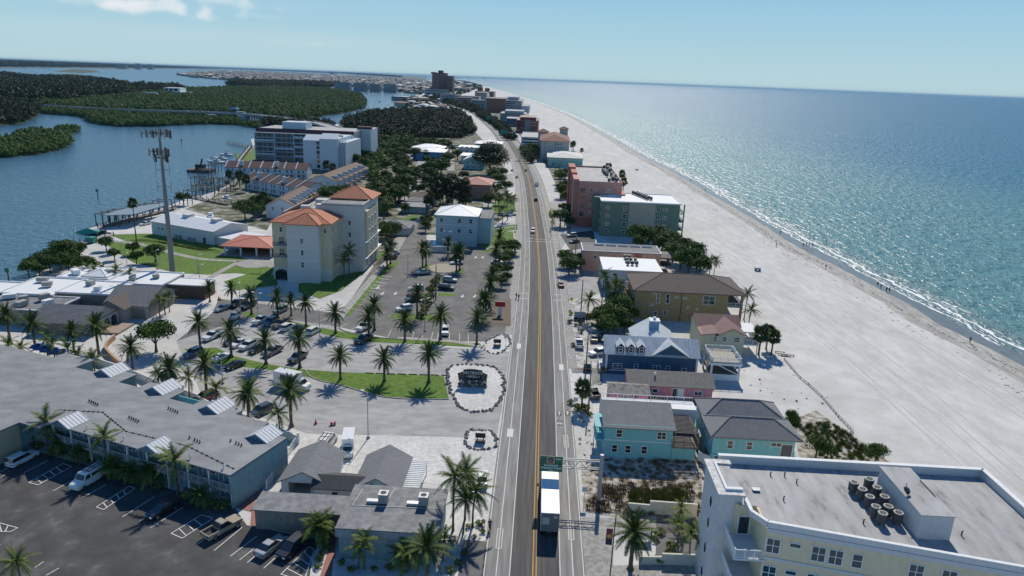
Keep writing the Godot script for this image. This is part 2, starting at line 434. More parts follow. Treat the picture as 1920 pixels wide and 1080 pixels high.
	for a in [[-161.3, -315, -163.1, -344.9, -173.9, -398.9, -210.7, -495.5, -253.2, -635.1, -238.3, -853.9, -99, -965.9, -63.8, -756, -25.8, -505.4, -15.9, -340.5, -25, -283.9, -46.7, -284.3, -55.4, -267.5, -56.1, -230.5, -74.5, -300.2, -119.9, -317.2, -110.2, -278.6, -135, -295.5], [-16, -330, -14, -250, -19, -400, -24, -520, -36, -640, -60, -850, -105, -1150, -200, -1650, -330, -2350, -420, -2350, -330, -1800, -220, -1300, -150, -1000, -130, -850, -95, -640, -60, -500], [10, -340, 9, -420, 4, -520, -8, -640, -30, -850, -70, -1150, -160, -1650, -290, -2350, -230, -2350, -110, -1650, -45, -1150, -16, -850, 0, -680, 14, -520, 16, -400]]:
		sheet("garden_ground", a, 0.012, yard)
	# side streets and plots on the left beyond the lot
	for a in [[-68.7, -334.4, -84.5, -456.8, -110.2, -682.1, -103.2, -685.5, -78, -459, -60.9, -329.3], [-56.1, -230.5, -57.3, -267.1, -58.1, -298.2, -59, -322.9, -54.9, -319.9, -54.2, -277.5, -51.5, -238.8], [-65.9, -491.3, -85.5, -665.6, -82.3, -667.1, -61, -493.1], [-103.5, -509.3, -111.1, -603.8, -117.6, -728.3, -113.7, -723.7, -100.6, -545.6]]:
		sheet("street", a, 0.03, conc)
	for a in [[-98.8, -485.7, -91.7, -507, -74.1, -435.1, -75.6, -407.6], [-116.7, -446.1, -138.2, -570.3, -136.3, -616.5, -115.1, -505], [-31, -367.6, -16.1, -385.6, -13.4, -341.1, -26.7, -330.8], [-33, -474, -20.8, -492.2, -17.2, -425.2, -28.4, -421.8], [0.6, -376.1, 12.2, -393.5, 12.4, -297.3, 6.9, -266.7, 3, -306.4]]:
		sheet("plot", a, 0.022, lot)
	# right of the road: forecourts and plots
	for a in [[[5.9, -150.8, 14.3, -151.9, 12.5, -127.5, 8.1, -122.6, 6.5, -126.8], shell], [[7.9, -266.9, 22.3, -269.8, 18.8, -214.8, 12.1, -205.2, 8.1, -204.6], lot], [[7.5, -296.2, 22, -308.4, 21.3, -277, 11, -267.5], dark_lot], [[7.3, -204.4, 26.5, -207.6, 20.1, -149.6, 7.2, -147.9], N("weedy_sand", [[0.15, 0.2, 0.195, 0.17], [0.4, 0.40, 0.39, 0.36], [0.6, 0.50, 0.49, 0.47], [0.8, 0.58, 0.575, 0.555]], Vector3(24, 24, 24), 0.95, 0.02, 4.0, 23)],
			[[6.8, -93.4, 24.2, -94.4, 23.6, -91.1, 11.2, -89.9, 10.5, -82.7, 21.4, -83.8, 20.8, -77.5, 5.6, -76.1], conc], [[18, -95.2, 25.1, -96.6, 22.5, -85, 16.6, -85.6], grey_lot], [[11.7, -148.5, 19.5, -149.6, 18.7, -142.2, 11.3, -142.1], shell], [[18.7, -136.8, 35.8, -138.2, 35, -134.6, 18.2, -133], grey_lot], [[26.2, -126.9, 31.6, -131, 30.4, -111.4, 26.7, -111.3], conc]]:
		sheet("forecourt", a[0], 0.03, a[1])
	sheet("vacant_plot", [7.4, -110.3, 28.8, -112.6, 24.5, -94.9, 14.6, -93.5, 7.2, -94.8], 0.035, N("scrubby_sand", [[0.15, 0.16, 0.13, 0.085], [0.4, 0.30, 0.26, 0.20], [0.6, 0.44, 0.42, 0.38], [0.8, 0.56, 0.545, 0.52]], Vector3(26, 26, 26), 0.95, 0.02, 8.0, 29))
	sheet("verge", [6.9, -134.1, 11.1, -134.6, 9.8, -110.6, 7.5, -109.8, 6.4, -109.6], 0.034, N("littered_sand", [[0.2, 0.38, 0.37, 0.34], [0.4, 0.52, 0.51, 0.49], [0.7, 0.60, 0.595, 0.58]], Vector3(10, 10, 10), 0.95, 0.03, 5.0, 31))
	sheet("verge", [6.4, -109.6, 10.4, -110.1, 9.5, -93.6, 7.3, -94.1], 0.033, mats["littered_sand"])
	sheet("dune", [48.9, -129.6, 56, -135.2, 61.7, -115.2, 46, -114.9], 0.05, mats["scrubby_sand"])
	# low land round the bay
	var mud := M("marsh_ground", 0.045, 0.065, 0.022, 0.95)
	for a in marsh():
		var gm := Geo.new()
		gm.prism(pv(a), -1.2, -0.25)
		struct("marsh", gm, mud)
	var town := N("town_ground", [[0.3, 0.05, 0.07, 0.035], [0.5, 0.10, 0.11, 0.075], [0.7, 0.19, 0.19, 0.165]], Vector3(160, 160, 160), 0.95, 0.03, 0.0, 41)
	for a in far_land():
		var gm := Geo.new()
		gm.prism(pv(a), -1.2, -0.2)
		struct("far_shore", gm, town)
func bay_edge(z: float) -> float:
	return -40.0 if z > -300 else (-40.0 + (z + 300) * 0.06 if z > -1000 else (-82 + (z + 1000) * 0.13 if z > -6000 else -732 + (z + 6000) * 0.06))
func marsh() -> Array:
	return [[-362.8, -442.6, -358.1, -464.1, -351.1, -484.8, -353.3, -515.1, -370.6, -556.5, -415.6, -621.6, -457.7, -636.8, -445.1, -599.2, -423.2, -565.9, -435.5, -534.6], [-438.2, -641.3, -427.2, -640.9, -430, -660, -451.1, -692.2, -462.6, -692.9, -458.7, -672],
		[-472.5, -756.5, -440.6, -741, -411.5, -760.2, -401.4, -785.7, -376.7, -822.6, -328.3, -824.8, -308.8, -790, -337.3, -809, -395.4, -925.6, -489.7, -962, -572.4, -919.6, -670.9, -941, -734.4, -1009.7, -615.5, -880.9, -551.2, -853.3],
		[-773.1, -925.5, -718.2, -946.8, -670.9, -941, -584.7, -939.8, -506.4, -995.3, -422.1, -989.2, -367.4, -961, -322.6, -955.1, -323.3, -1025.3, -318.9, -1147.2, -325.9, -1312.5, -407.5, -1663.9, -509.5, -2034.8, -662.6, -2396.8, -783.8, -2565.1, -973.8, -2570.5, -976, -2246.9, -949.9, -1967.3, -1029.7, -2069.7, -1127.1, -1996.5, -1351.6, -2284.8, -1554.3, -2587, -1702.3, -2637.1, -1748.3, -2477.4, -2370.4, -3161.4, -2617.1, -3171.6],
		[-721.6, -1024.3, -617.5, -879.1, -566.6, -792.2, -531, -725.5, -528.1, -691.8, -549.6, -653.3, -807.6, -967.5, -768.5, -1014.2], [-1151.4, -2648.7, -1288.9, -3160.4, -1133.9, -3390.8, -977.7, -3542.5, -831.6, -2722.4, -943.7, -2353], [-2106.7, -3007.7, -2381.5, -3531.1, -2535.2, -3935.1, -2091.2, -3360.4, -1865.2, -2825.2], [-3057.7, -4548.3, -4075.2, -6334.9, -3738.6, -6056.1, -2976.8, -4907.7, -2735.7, -4297.4]]
func far_land() -> Array:
	return [[-2906.8, -2973.9, -3803.4, -5082.2, -4269.6, -6072.9, -4655.8, -7324.6, -4540.8, -7780.9, -6353.5, -12124.3, -7083.4, -14765.5, -5816.5, -12605.4, -10408.8, -23900.5, -14387.6, -36748.5, -7518.7, -27328, -2212.4, -11737.6, -1575.6, -9866.5, -6718.4, -42099.7, -16584.3, -60293.5, -34501, -65905, -44694.5, -59893.6, -35565.8, -36572],
		[-2468.1, -4944.8, -2034.7, -4230.8, -1640.3, -3754.2, -1266.3, -3346.9, -1133.9, -3390.8, -905.9, -3281.6, -719.1, -3093.2, -545.7, -2680.8, -400.1, -2390.4, -529.9, -3312.5, -810.5, -5440.1, -1579.8, -9465.8, -3933.8, -14292, -6452.1, -16471.9, -5778.4, -13261.8, -4232.3, -9392.7, -3283, -6835.5]]
func sea_colour(p: Vector3, line: PackedVector2Array, i: int, nz: FastNoiseLite) -> Color:
	var d := p.x - line[i].x if absf(line[i].y - p.z) < 1 else p.x - line[i + 1].x
	var near := Color(0.14, 0.2, 0.205)
	var mid := Color(0.075, 0.2, 0.215)
	var far := Color(0.012, 0.115, 0.205)
	var w := nz.get_noise_2d(p.x * 0.6, p.z * 0.25)
	var c := near.lerp(mid, smoothstep(2, 22, d)).lerp(far, smoothstep(60, 330, d + w * 110))
	return c
func beach() -> void:
	var sand := N("beach_sand", [[0.2, 0.52, 0.52, 0.505], [0.5, 0.57, 0.565, 0.55], [0.8, 0.615, 0.61, 0.595]], Vector3(26, 26, 60), 0.95, 0.012, 6.0, 51)
	var damp := N("damp_sand", [[0.25, 0.29, 0.28, 0.255], [0.5, 0.37, 0.36, 0.335], [0.75, 0.45, 0.44, 0.42]], Vector3(14, 14, 60), 0.85, 0.014, 3.0, 53)
	var wet := N("wet_sand", [[0.25, 0.12, 0.125, 0.125], [0.6, 0.17, 0.175, 0.175]], Vector3(10, 10, 50), 0.28, 0.014, 0.0, 55)
	var nz := FastNoiseLite.new(); nz.seed = 9; nz.frequency = 0.012
	var spec := [["beach", sand, -95.0, -13.5, 0.012, -0.10], ["damp_sand", damp, -13.5, -5.0, -0.10, -0.42], ["wet_sand", wet, -5.0, 3.0, -0.42, -0.8]]
	for s in spec:
		var g := Geo.new()
		for i in shore.size() - 1:
			if shore[i].y < -7000: break
			var k := clampf(1.0 + shore[i].y / 9000.0, 0.25, 1.0)
			var q := []
			for e in [0, 1]:
				var p := shore[i + e]
				var wob := nz.get_noise_2d(p.y * 0.8, 0.0) * 2.2
				var w2 := nz.get_noise_2d(p.y * 2.5, 50.0) * 1.2
				var a: float = s[2] if s[2] < -50 else s[2] + wob + w2
				var b: float = s[3] + (wob + w2 if s[3] < 0 else 0.0)
				q.append([Vector3(p.x + a * k, s[4], p.y), Vector3(p.x + b * k, s[5], p.y)])
			g.quad(q[0][0], q[1][0], q[1][1], q[0][1])
		struct(s[0], g, s[1])
	# tyre tracks: shallow ruts of darker, compacted sand along the beach
	var rut := N("rutted_sand", [[0.3, 0.43, 0.425, 0.41], [0.6, 0.54, 0.535, 0.52]], Vector3(3, 3, 14), 0.95, 0.03, 0.0, 57)
	var g2 := Geo.new()
	var t := 0
	for o in [-19.0, -20.9, -22.3, -24.2, -26.0, -36.0, -39.0, -40.9, -43.5, -45.4, -47.0, -57.0, -63.0]:
		var pts := PackedVector2Array()
		t += 1
		for i in range(0, shore.size(), 2):
			var z := shore[i].y
			if z < -1500: break
			pts.append(Vector2(shore[i].x + o + nz.get_noise_2d(z * 0.35, int(t / 2) * 37.0) * 4.0 + sin(z * 0.01) * 1.5 * (1 if o < -35 else 0.2), z))
		ribbon(g2, pts, -0.15, 0.15, 0.024 - 0.112 * (o + 95.0) / 81.5)
	part(get_node("beach"), "tyre_tracks", g2, rut).set_meta("kind", "stuff")
	# foam of the breaking swash: ragged sheets of bubbles just above the water
	var foam := M("foam", 0.80, 0.82, 0.82, 0.9)
	var gf := Geo.new()
	var lines := [[1.2, 1.1, 0.05], [4.6, 1.5, 0.10], [9.0, 1.0, 0.36], [7.2, 0.6, 0.25], [14.0, 0.6, 0.50], [24.0, 0.5, 0.62]]
	for l in lines:
		var off: float = l[0]
		for i in shore.size() - 1:
			if shore[i].y < -5000: break
			for sub in 5:
				var f0 := sub / 5.0
				var a := shore[i].lerp(shore[i + 1], f0); var b := shore[i].lerp(shore[i + 1], f0 + 0.2)
				var far: float = 1.0 + absf(a.y) / 900.0
				var on := nz.get_noise_2d(a.y * 1.7, off * 31.0) * 0.5 + 0.5
				if on < l[2] + 0.27: continue
				var w0: float = l[1] * far * (0.25 + 1.5 * absf(nz.get_noise_2d(a.y * 9.0, off * 7.0)))
				var w1: float = l[1] * far * (0.25 + 1.5 * absf(nz.get_noise_2d(b.y * 9.0, off * 7.0)))
				var oa := off + nz.get_noise_2d(a.y * 2.2, off * 3.0) * 3.4 + nz.get_noise_2d(a.y * 9.0, off * 5.0) * 0.9
				var ob := off + nz.get_noise_2d(b.y * 2.2, off * 3.0) * 3.4 + nz.get_noise_2d(b.y * 9.0, off * 5.0) * 0.9
				gf.quad(Vector3(a.x + oa, -0.665, a.y), Vector3(b.x + ob, -0.665, b.y), Vector3(b.x + ob + w1, -0.66, b.y), Vector3(a.x + oa + w0, -0.66, a.y))
				if rng.randf() < 0.5:
					var s := rng.randf_range(0.4, 2.6); var x := a.x + oa + w0 + rng.randf_range(0.2, 2.6)
					gf.quad(Vector3(x, -0.662, a.y), Vector3(x + 0.15, -0.662, a.y - s), Vector3(x + 0.35, -0.662, a.y - s * 0.9), Vector3(x + 0.3, -0.662, a.y + 0.2))
	solo("sea_foam", gf, foam, "ragged white foam lines where small waves run up the beach", "foam", "", "stuff")

func roads() -> void:
	var asph := N("road_asphalt", [[0.25, 0.06, 0.06, 0.061], [0.5, 0.078, 0.078, 0.078], [0.75, 0.1, 0.1, 0.099]], Vector3(5, 5, 170), 0.88, 0.013, 1.0, 61)
	var pale := N("path_concrete", [[0.25, 0.19, 0.188, 0.183], [0.5, 0.23, 0.228, 0.222], [0.75, 0.27, 0.268, 0.26]], Vector3(6, 6, 90), 0.9, 0.014, 1.0, 63)
	var white := W("white_marking", 0.62, 0.62, 0.6, 0.12)
	var yellow := W("yellow_marking", 0.50, 0.27, 0.06, 0.15)
	var g := Geo.new(); ribbon(g, centre, -6.9, -3.25, 0.055); ribbon(g, centre, 3.35, 6.7, 0.055)
	struct("cycle_path", g, pale)
	g = Geo.new(); ribbon(g, centre, -3.25, 3.35, 0.06)
	var road := struct("road", g, asph)
	g = Geo.new(); ribbon(g, centre, -8.8, -6.9, 0.05, 170, 1300); ribbon(g, centre, 6.7, 8.6, 0.05, 150, 1300)
	struct("pavement", g, mats["concrete"])
	for o in [-0.30, 0.14]:
		g = Geo.new(); ribbon(g, centre, o, o + 0.16, 0.07, -40, 600)
		part(road, "yellow_line", g, yellow)
	for o in [-6.65, -5.05, -3.3, 3.3, 5.0, 6.4]:
		g = Geo.new(); ribbon(g, centre, o, o + 0.13, 0.072, -40, 900)
		part(road, "white_line", g, white)
	# the road widens with a turning lane far off; rectangles, symbols and bars on the cycle path
	g = Geo.new(); ribbon(g, centre, -12.5, -6.9, 0.045, 560, 1500); ribbon(g, centre, 6.7, 11, 0.045, 560, 1500)
	struct("road_shoulder", g, N("worn_asphalt", [[0.25, 0.14, 0.14, 0.14], [0.6, 0.2, 0.2, 0.198]], Vector3(20, 20, 90), 0.9, 0.013, 0.0, 65))
	for p in [[-5.0, -118.5, 0.55, 1.6], [-5.0, -163, 0.5, 1.7], [5.0, -151, 0.5, 1.7]]:
		g = Geo.new(); g.box(p[0] - p[2], 0.07, p[1] - p[3], p[0] + p[2], 0.078, p[1] + p[3])
		part(road, "white_panel", g, white)
	for p in [[-5.0, -87.0], [5.1, -90.0], [5.1, -116.5]]:
		g = Geo.new()
		for q in [[-0.42, -2.3, 0.42, -2.16], [-0.42, 2.16, 0.42, 2.3], [-0.42, -2.16, -0.3, 2.16], [0.3, -2.16, 0.42, 2.16]]:
			g.box(p[0] + q[0], 0.074, p[1] + q[1], p[0] + q[2], 0.08, p[1] + q[3])
		part(road, "marking_frame", g, white)
	for p in [[4.1, -127.5, 0], [5.7, -127.8, 0], [4.1, -123.5, 1]]:
		g = Geo.new()
		g.box(p[0] - 0.5, 0.074, p[1] - 1.1, p[0] + 0.5, 0.079, p[1] + 1.1)
		var sq := part(road, "marking_square", g, M("marking_dark", 0.12, 0.12, 0.12, 0.9))
		g = Geo.new()
		if p[2] == 0:
			g.box(p[0] - 0.08, 0.082, p[1] - 0.4, p[0] + 0.08, 0.086, p[1] + 0.8)
			g.tri(Vector3(p[0] - 0.34, 0.085, p[1] - 0.3), Vector3(p[0], 0.085, p[1] - 0.95), Vector3(p[0] + 0.34, 0.085, p[1] - 0.3))
		else:
			for s in [-0.25, 0.25]:
				var w := PackedVector2Array()
				for k in 10: w.append(Vector2(p[0] + s + 0.2 * cos(TAU * k / 10), p[1] + 0.3 + 0.34 * sin(TAU * k / 10)))
				g.prism(w, 0.085, 0.085)
			g.box(p[0] - 0.25, 0.084, p[1] - 0.4, p[0] + 0.25, 0.088, p[1] - 0.25)
		part(sq, "symbol", g, white)
	# crossings
	for z in [-283.0, -205.0]:
		g = Geo.new()
		for x in [-5.0, 5.0]:
			g.box(x - 1.3, 0.074, z - 3.0, x + 1.3, 0.08, z - 2.6); g.box(x - 1.3, 0.074, z + 2.6, x + 1.3, 0.08, z + 3.0)
		if z < -250: g.box(-3.1, 0.074, z - 2.4, 3.1, 0.08, z - 2.1); g.box(-3.1, 0.074, z + 2.1, 3.1, 0.08, z + 2.4)
		part(road, "crossing_bars", g, white)
	# kerbs along the carriageway's outer paths beyond the shell verges
	g = Geo.new()
	for o in [-9.0, 8.6]:
		for i in centre.size() - 1:
			var a := centre[i]; var b := centre[i + 1]
			if -a.y < 200 or -a.y > 560: continue
			g.bar(v3(a + side(centre, i) * o, 0.1), v3(b + side(centre, i + 1) * o, 0.1), 0.25, 0.22)
	struct("kerb", g, mats["concrete"])

# ---------------------------------------------------------------- building kit (world metres; parts are set back by their thing's place)
var cur: Node3D
var loc := false
func B(called: String, label: String, cat: String, x: float, z: float, group := "") -> Node3D:
	cur = thing(called, label, cat, Vector3(x, 0, z), 0.0, group)
	return cur
func ap(called: String, g, m: Material, under: Node3D = null) -> MeshInstance3D:
	var o := part(under if under else cur, called, g, m)
	if under == null and not loc: o.position = -cur.position
	return o
func bp(called: String, x0: float, y0: float, z0: float, x1: float, y1: float, z1: float, m: Material, under: Node3D = null) -> MeshInstance3D:
	var g := Geo.new(); g.box(x0, y0, z0, x1, y1, z1)
	return ap(called, g, m, under)
func glass() -> StandardMaterial3D:
	var m := M("window_glass", 0.02, 0.026, 0.03, 0.06)
	m.metallic_specular = 0.7
	return m
func wh() -> StandardMaterial3D: return W("white_trim", 0.72, 0.73, 0.73, 0.08)
# windows along a facade from a to b (left to right seen from outside); d = distances, ys = sill heights
func row(a: Vector2, b: Vector2, ds: Array, ys: Array, w: float, h: float, called := "window", fm: Material = null, pm: Material = null) -> void:
	var dir := (b - a).normalized()
	var out := Vector2(-dir.y, dir.x)
	if fm == null: fm = wh()
	if pm == null: pm = glass()
	var key := "%s%.2f_%.2f" % ["d" if called == "door" else "", w, h]
	if not winc.has(key):
		var g := Geo.new()
		var t := 0.11
		g.box(-w / 2 - t, -t, -0.02, w / 2 + t, 0, 0.09); g.box(-w / 2 - t, h, -0.02, w / 2 + t, h + t, 0.09)
		g.box(-w / 2 - t, 0, -0.02, -w / 2, h, 0.08); g.box(w / 2, 0, -0.02, w / 2 + t, h, 0.08)
		if called != "door" and h > 0.9: g.box(-w / 2, h * 0.5 - 0.04, -0.02, w / 2, h * 0.5 + 0.04, 0.05)
		if called != "door" and w > 1.3: g.box(-0.04, 0, -0.02, 0.04, h, 0.06)
		var p := Geo.new(); p.box(-w / 2, 0, -0.02, w / 2, h, 0.03)
		winc[key] = [g.mesh(), p.mesh()]
	for y in ys:
		for d in ds:
			var f := part(cur, called, winc[key][0], fm)
			var q: Vector2 = a + dir * float(d)
			f.position = Vector3(q.x, y, q.y) - (Vector3.ZERO if loc else cur.position)
			f.rotation.y = atan2(out.x, out.y)
			part(f, "pane" if called != "door" else "leaf", winc[key][1], pm)
func rail(x0: float, z0: float, x1: float, z1: float, y: float, h: float, m: Material, gap := 0.35) -> void:
	var g := Geo.new()
	rail_geo(g, Vector3(x0, y, z0), Vector3(x1, y, z1), h, gap)
	ap("railing", g, m)
func rail_geo(g: Geo, a: Vector3, b: Vector3, h: float, gap := 0.35) -> void:
	var u := Vector3(0, h, 0)
	g.bar(a + u, b + u, 0.09); g.bar(a + Vector3(0, 0.12, 0), b + Vector3(0, 0.12, 0), 0.06)
	var n := int(maxf(1, a.distance_to(b) / gap))
	for i in n + 1:
		var p := a.lerp(b, float(i) / n)
		g.bar(p, p + u * (1.12 if i % 6 == 0 else 1.0), 0.12 if i % 6 == 0 else 0.05)
# roofs
func flat(x0: float, z0: float, x1: float, z1: float, y: float, m: Material, over := 0.25, up := 0.35, pm: Material = null, t := 0.3) -> MeshInstance3D:
	var r := bp("roof", x0 - over, y, z0 - over, x1 + over, y + 0.16, z1 + over, m)
	if up > 0:
		var g := Geo.new()
		var a := x0 - over; var b := x1 + over; var c := z0 - over; var d := z1 + over
		g.box(a, y + 0.165, c, b, y + up, c + t); g.box(a, y + 0.165, d - t, b, y + up, d)
		g.box(a, y + 0.165, c + t, a + t, y + up, d - t); g.box(b - t, y + 0.165, c + t, b, y + up, d - t)
		part(r, "parapet", g, pm if pm else m)
	return r
func slope_plate(g: Geo, p: Array, t := 0.16) -> void:
	var nn: Vector3 = (p[2] - p[0]).cross(p[1] - p[0]).normalized()
	if nn.y < 0: nn = -nn
	var lo := []
	for a in p: lo.append(a - nn * t)
	var mid := Vector3.ZERO
	for a in p: mid += a
	mid = mid / p.size() - nn * t * 0.5
	g.face(p, mid); g.face(lo, mid)
	for i in p.size(): g.face([p[i], p[(i + 1) % p.size()], lo[(i + 1) % p.size()], lo[i]], mid)
func gable(x0: float, z0: float, x1: float, z1: float, y: float, rise: float, alongx: bool, m: Material, wall: Material, over := 0.5) -> MeshInstance3D:
	var g := Geo.new()
	var w: Geo
	var dy := over * rise / ((z1 - z0 if alongx else x1 - x0) / 2)
	if alongx:
		var zc := (z0 + z1) / 2
		for s in [z0 - over, z1 + over]:
			slope_plate(g, [Vector3(x0 - over, y - dy + 0.16, s), Vector3(x1 + over, y - dy + 0.16, s), Vector3(x1 + over, y + rise + 0.16, zc), Vector3(x0 - over, y + rise + 0.16, zc)])
		for x in [x0 + 0.01, x1 - 0.01]:
			w = Geo.new(); w.face([Vector3(x, y, z0), Vector3(x, y, z1), Vector3(x, y + rise - 0.02, zc)], Vector3((x0 + x1) / 2, y, zc)); ap("gable_wall", w, wall)
	else:
		var xc := (x0 + x1) / 2
		for s in [x0 - over, x1 + over]:
			slope_plate(g, [Vector3(s, y - dy + 0.16, z0 - over), Vector3(s, y - dy + 0.16, z1 + over), Vector3(xc, y + rise + 0.16, z1 + over), Vector3(xc, y + rise + 0.16, z0 - over)])
		for z in [z0 + 0.01, z1 - 0.01]:
			w = Geo.new(); w.face([Vector3(x0, y, z), Vector3(x1, y, z), Vector3(xc, y + rise - 0.02, z)], Vector3(xc, y, (z0 + z1) / 2)); ap("gable_wall", w, wall)
	return ap("roof", g, m)
func hip(x0: float, z0: float, x1: float, z1: float, y: float, rise: float, m: Material, over := 0.6, called := "roof") -> MeshInstance3D:
	var g := Geo.new()
	x0 -= over; x1 += over; z0 -= over; z1 += over
	var w := x1 - x0; var d := z1 - z0
	var r0: Vector3; var r1: Vector3
	if w >= d: r0 = Vector3(x0 + d / 2, y + rise, (z0 + z1) / 2); r1 = Vector3(x1 - d / 2, y + rise, (z0 + z1) / 2)
	else: r0 = Vector3((x0 + x1) / 2, y + rise, z0 + w / 2); r1 = Vector3((x0 + x1) / 2, y + rise, z1 - w / 2)
	var c := [Vector3(x0, y, z0), Vector3(x1, y, z0), Vector3(x1, y, z1), Vector3(x0, y, z1)]
	var mid := Vector3((x0 + x1) / 2, y, (z0 + z1) / 2)
	if w >= d:
		g.face([c[3], c[2], r1, r0], mid); g.face([c[0], c[1], r1, r0], mid); g.face([c[0], c[3], r0], mid); g.face([c[1], c[2], r1], mid)
	else:
		g.face([c[0], c[3], r1, r0], mid); g.face([c[1], c[2], r1, r0], mid); g.face([c[0], c[1], r0], mid); g.face([c[3], c[2], r1], mid)
	g.box(x0, y - 0.22, z0, x1, y - 0.002, z1)
	# ridge and hip cappings stand proud
	for s in [[r0, r1], [c[0], r0], [c[3], r0 if w >= d else r1], [c[1], r1 if w >= d else r0], [c[2], r1]]:
		if s[0].distance_to(s[1]) > 0.5: g.bar(s[0] + Vector3(0, 0.02, 0), s[1] + Vector3(0, 0.02, 0), 0.22, 0.12)
	return ap(called, g, m)
# rooftop condenser with grille
var ac_mesh := []
func condenser(x: float, y: float, z: float, s: float, label: String, group: String, dark := true) -> void:
	if ac_mesh.is_empty():
		var g := Geo.new()
		var oct := PackedVector2Array()
		for i in 8:
			var a := TAU * (i + 0.5) / 8
			oct.append(Vector2(clampf(cos(a) * 1.1, -0.98, 0.98), clampf(sin(a) * 1.1, -0.98, 0.98)) * 0.5)
		g.prism(oct, 0.3, 1.35)
		var top := Geo.new(); top.prism(oct, 1.352, 1.46)
		var fan := Geo.new()
		var disc := PackedVector2Array()
		for i in 14: disc.append(Vector2(cos(TAU * i / 14), sin(TAU * i / 14)) * 0.34)
		fan.prism(disc, 1.462, 1.475)
		var legs := Geo.new()
		legs.box(-0.4, 0, -0.4, 0.4, 0.08, 0.4); legs.box(-0.06, 0.08, -0.4, 0.06, 0.3, 0.4)
		var hub := Geo.new(); hub.box(-0.06, 1.476, -0.34, 0.06, 1.5, 0.34); hub.box(-0.34, 1.476, -0.05, -0.061, 1.498, 0.05); hub.box(0.061, 1.476, -0.05, 0.34, 1.498, 0.05)
		ac_mesh = [g.mesh(), top.mesh(), fan.mesh(), legs.mesh(), hub.mesh()]
	var o := thing("air_conditioner", label, "air conditioner", Vector3(x, y, z), 0.0, group)
	o.scale = Vector3.ONE * s
	part(o, "casing", ac_mesh[0], M("condenser_dark", 0.06, 0.065, 0.07, 0.6) if dark else M("condenser_pale", 0.45, 0.45, 0.43, 0.6))
	var t := part(o, "top_panel", ac_mesh[1], M("condenser_top", 0.32, 0.32, 0.31, 0.5))
	var f := part(o, "fan_opening", ac_mesh[2], M("condenser_hole", 0.012, 0.012, 0.014, 0.7))
	part(f, "blades", ac_mesh[4], M("condenser_dark", 0.06, 0.065, 0.07, 0.6))
	part(o, "stand", ac_mesh[3], M("galvanised", 0.4, 0.4, 0.4, 0.45, 0.6))

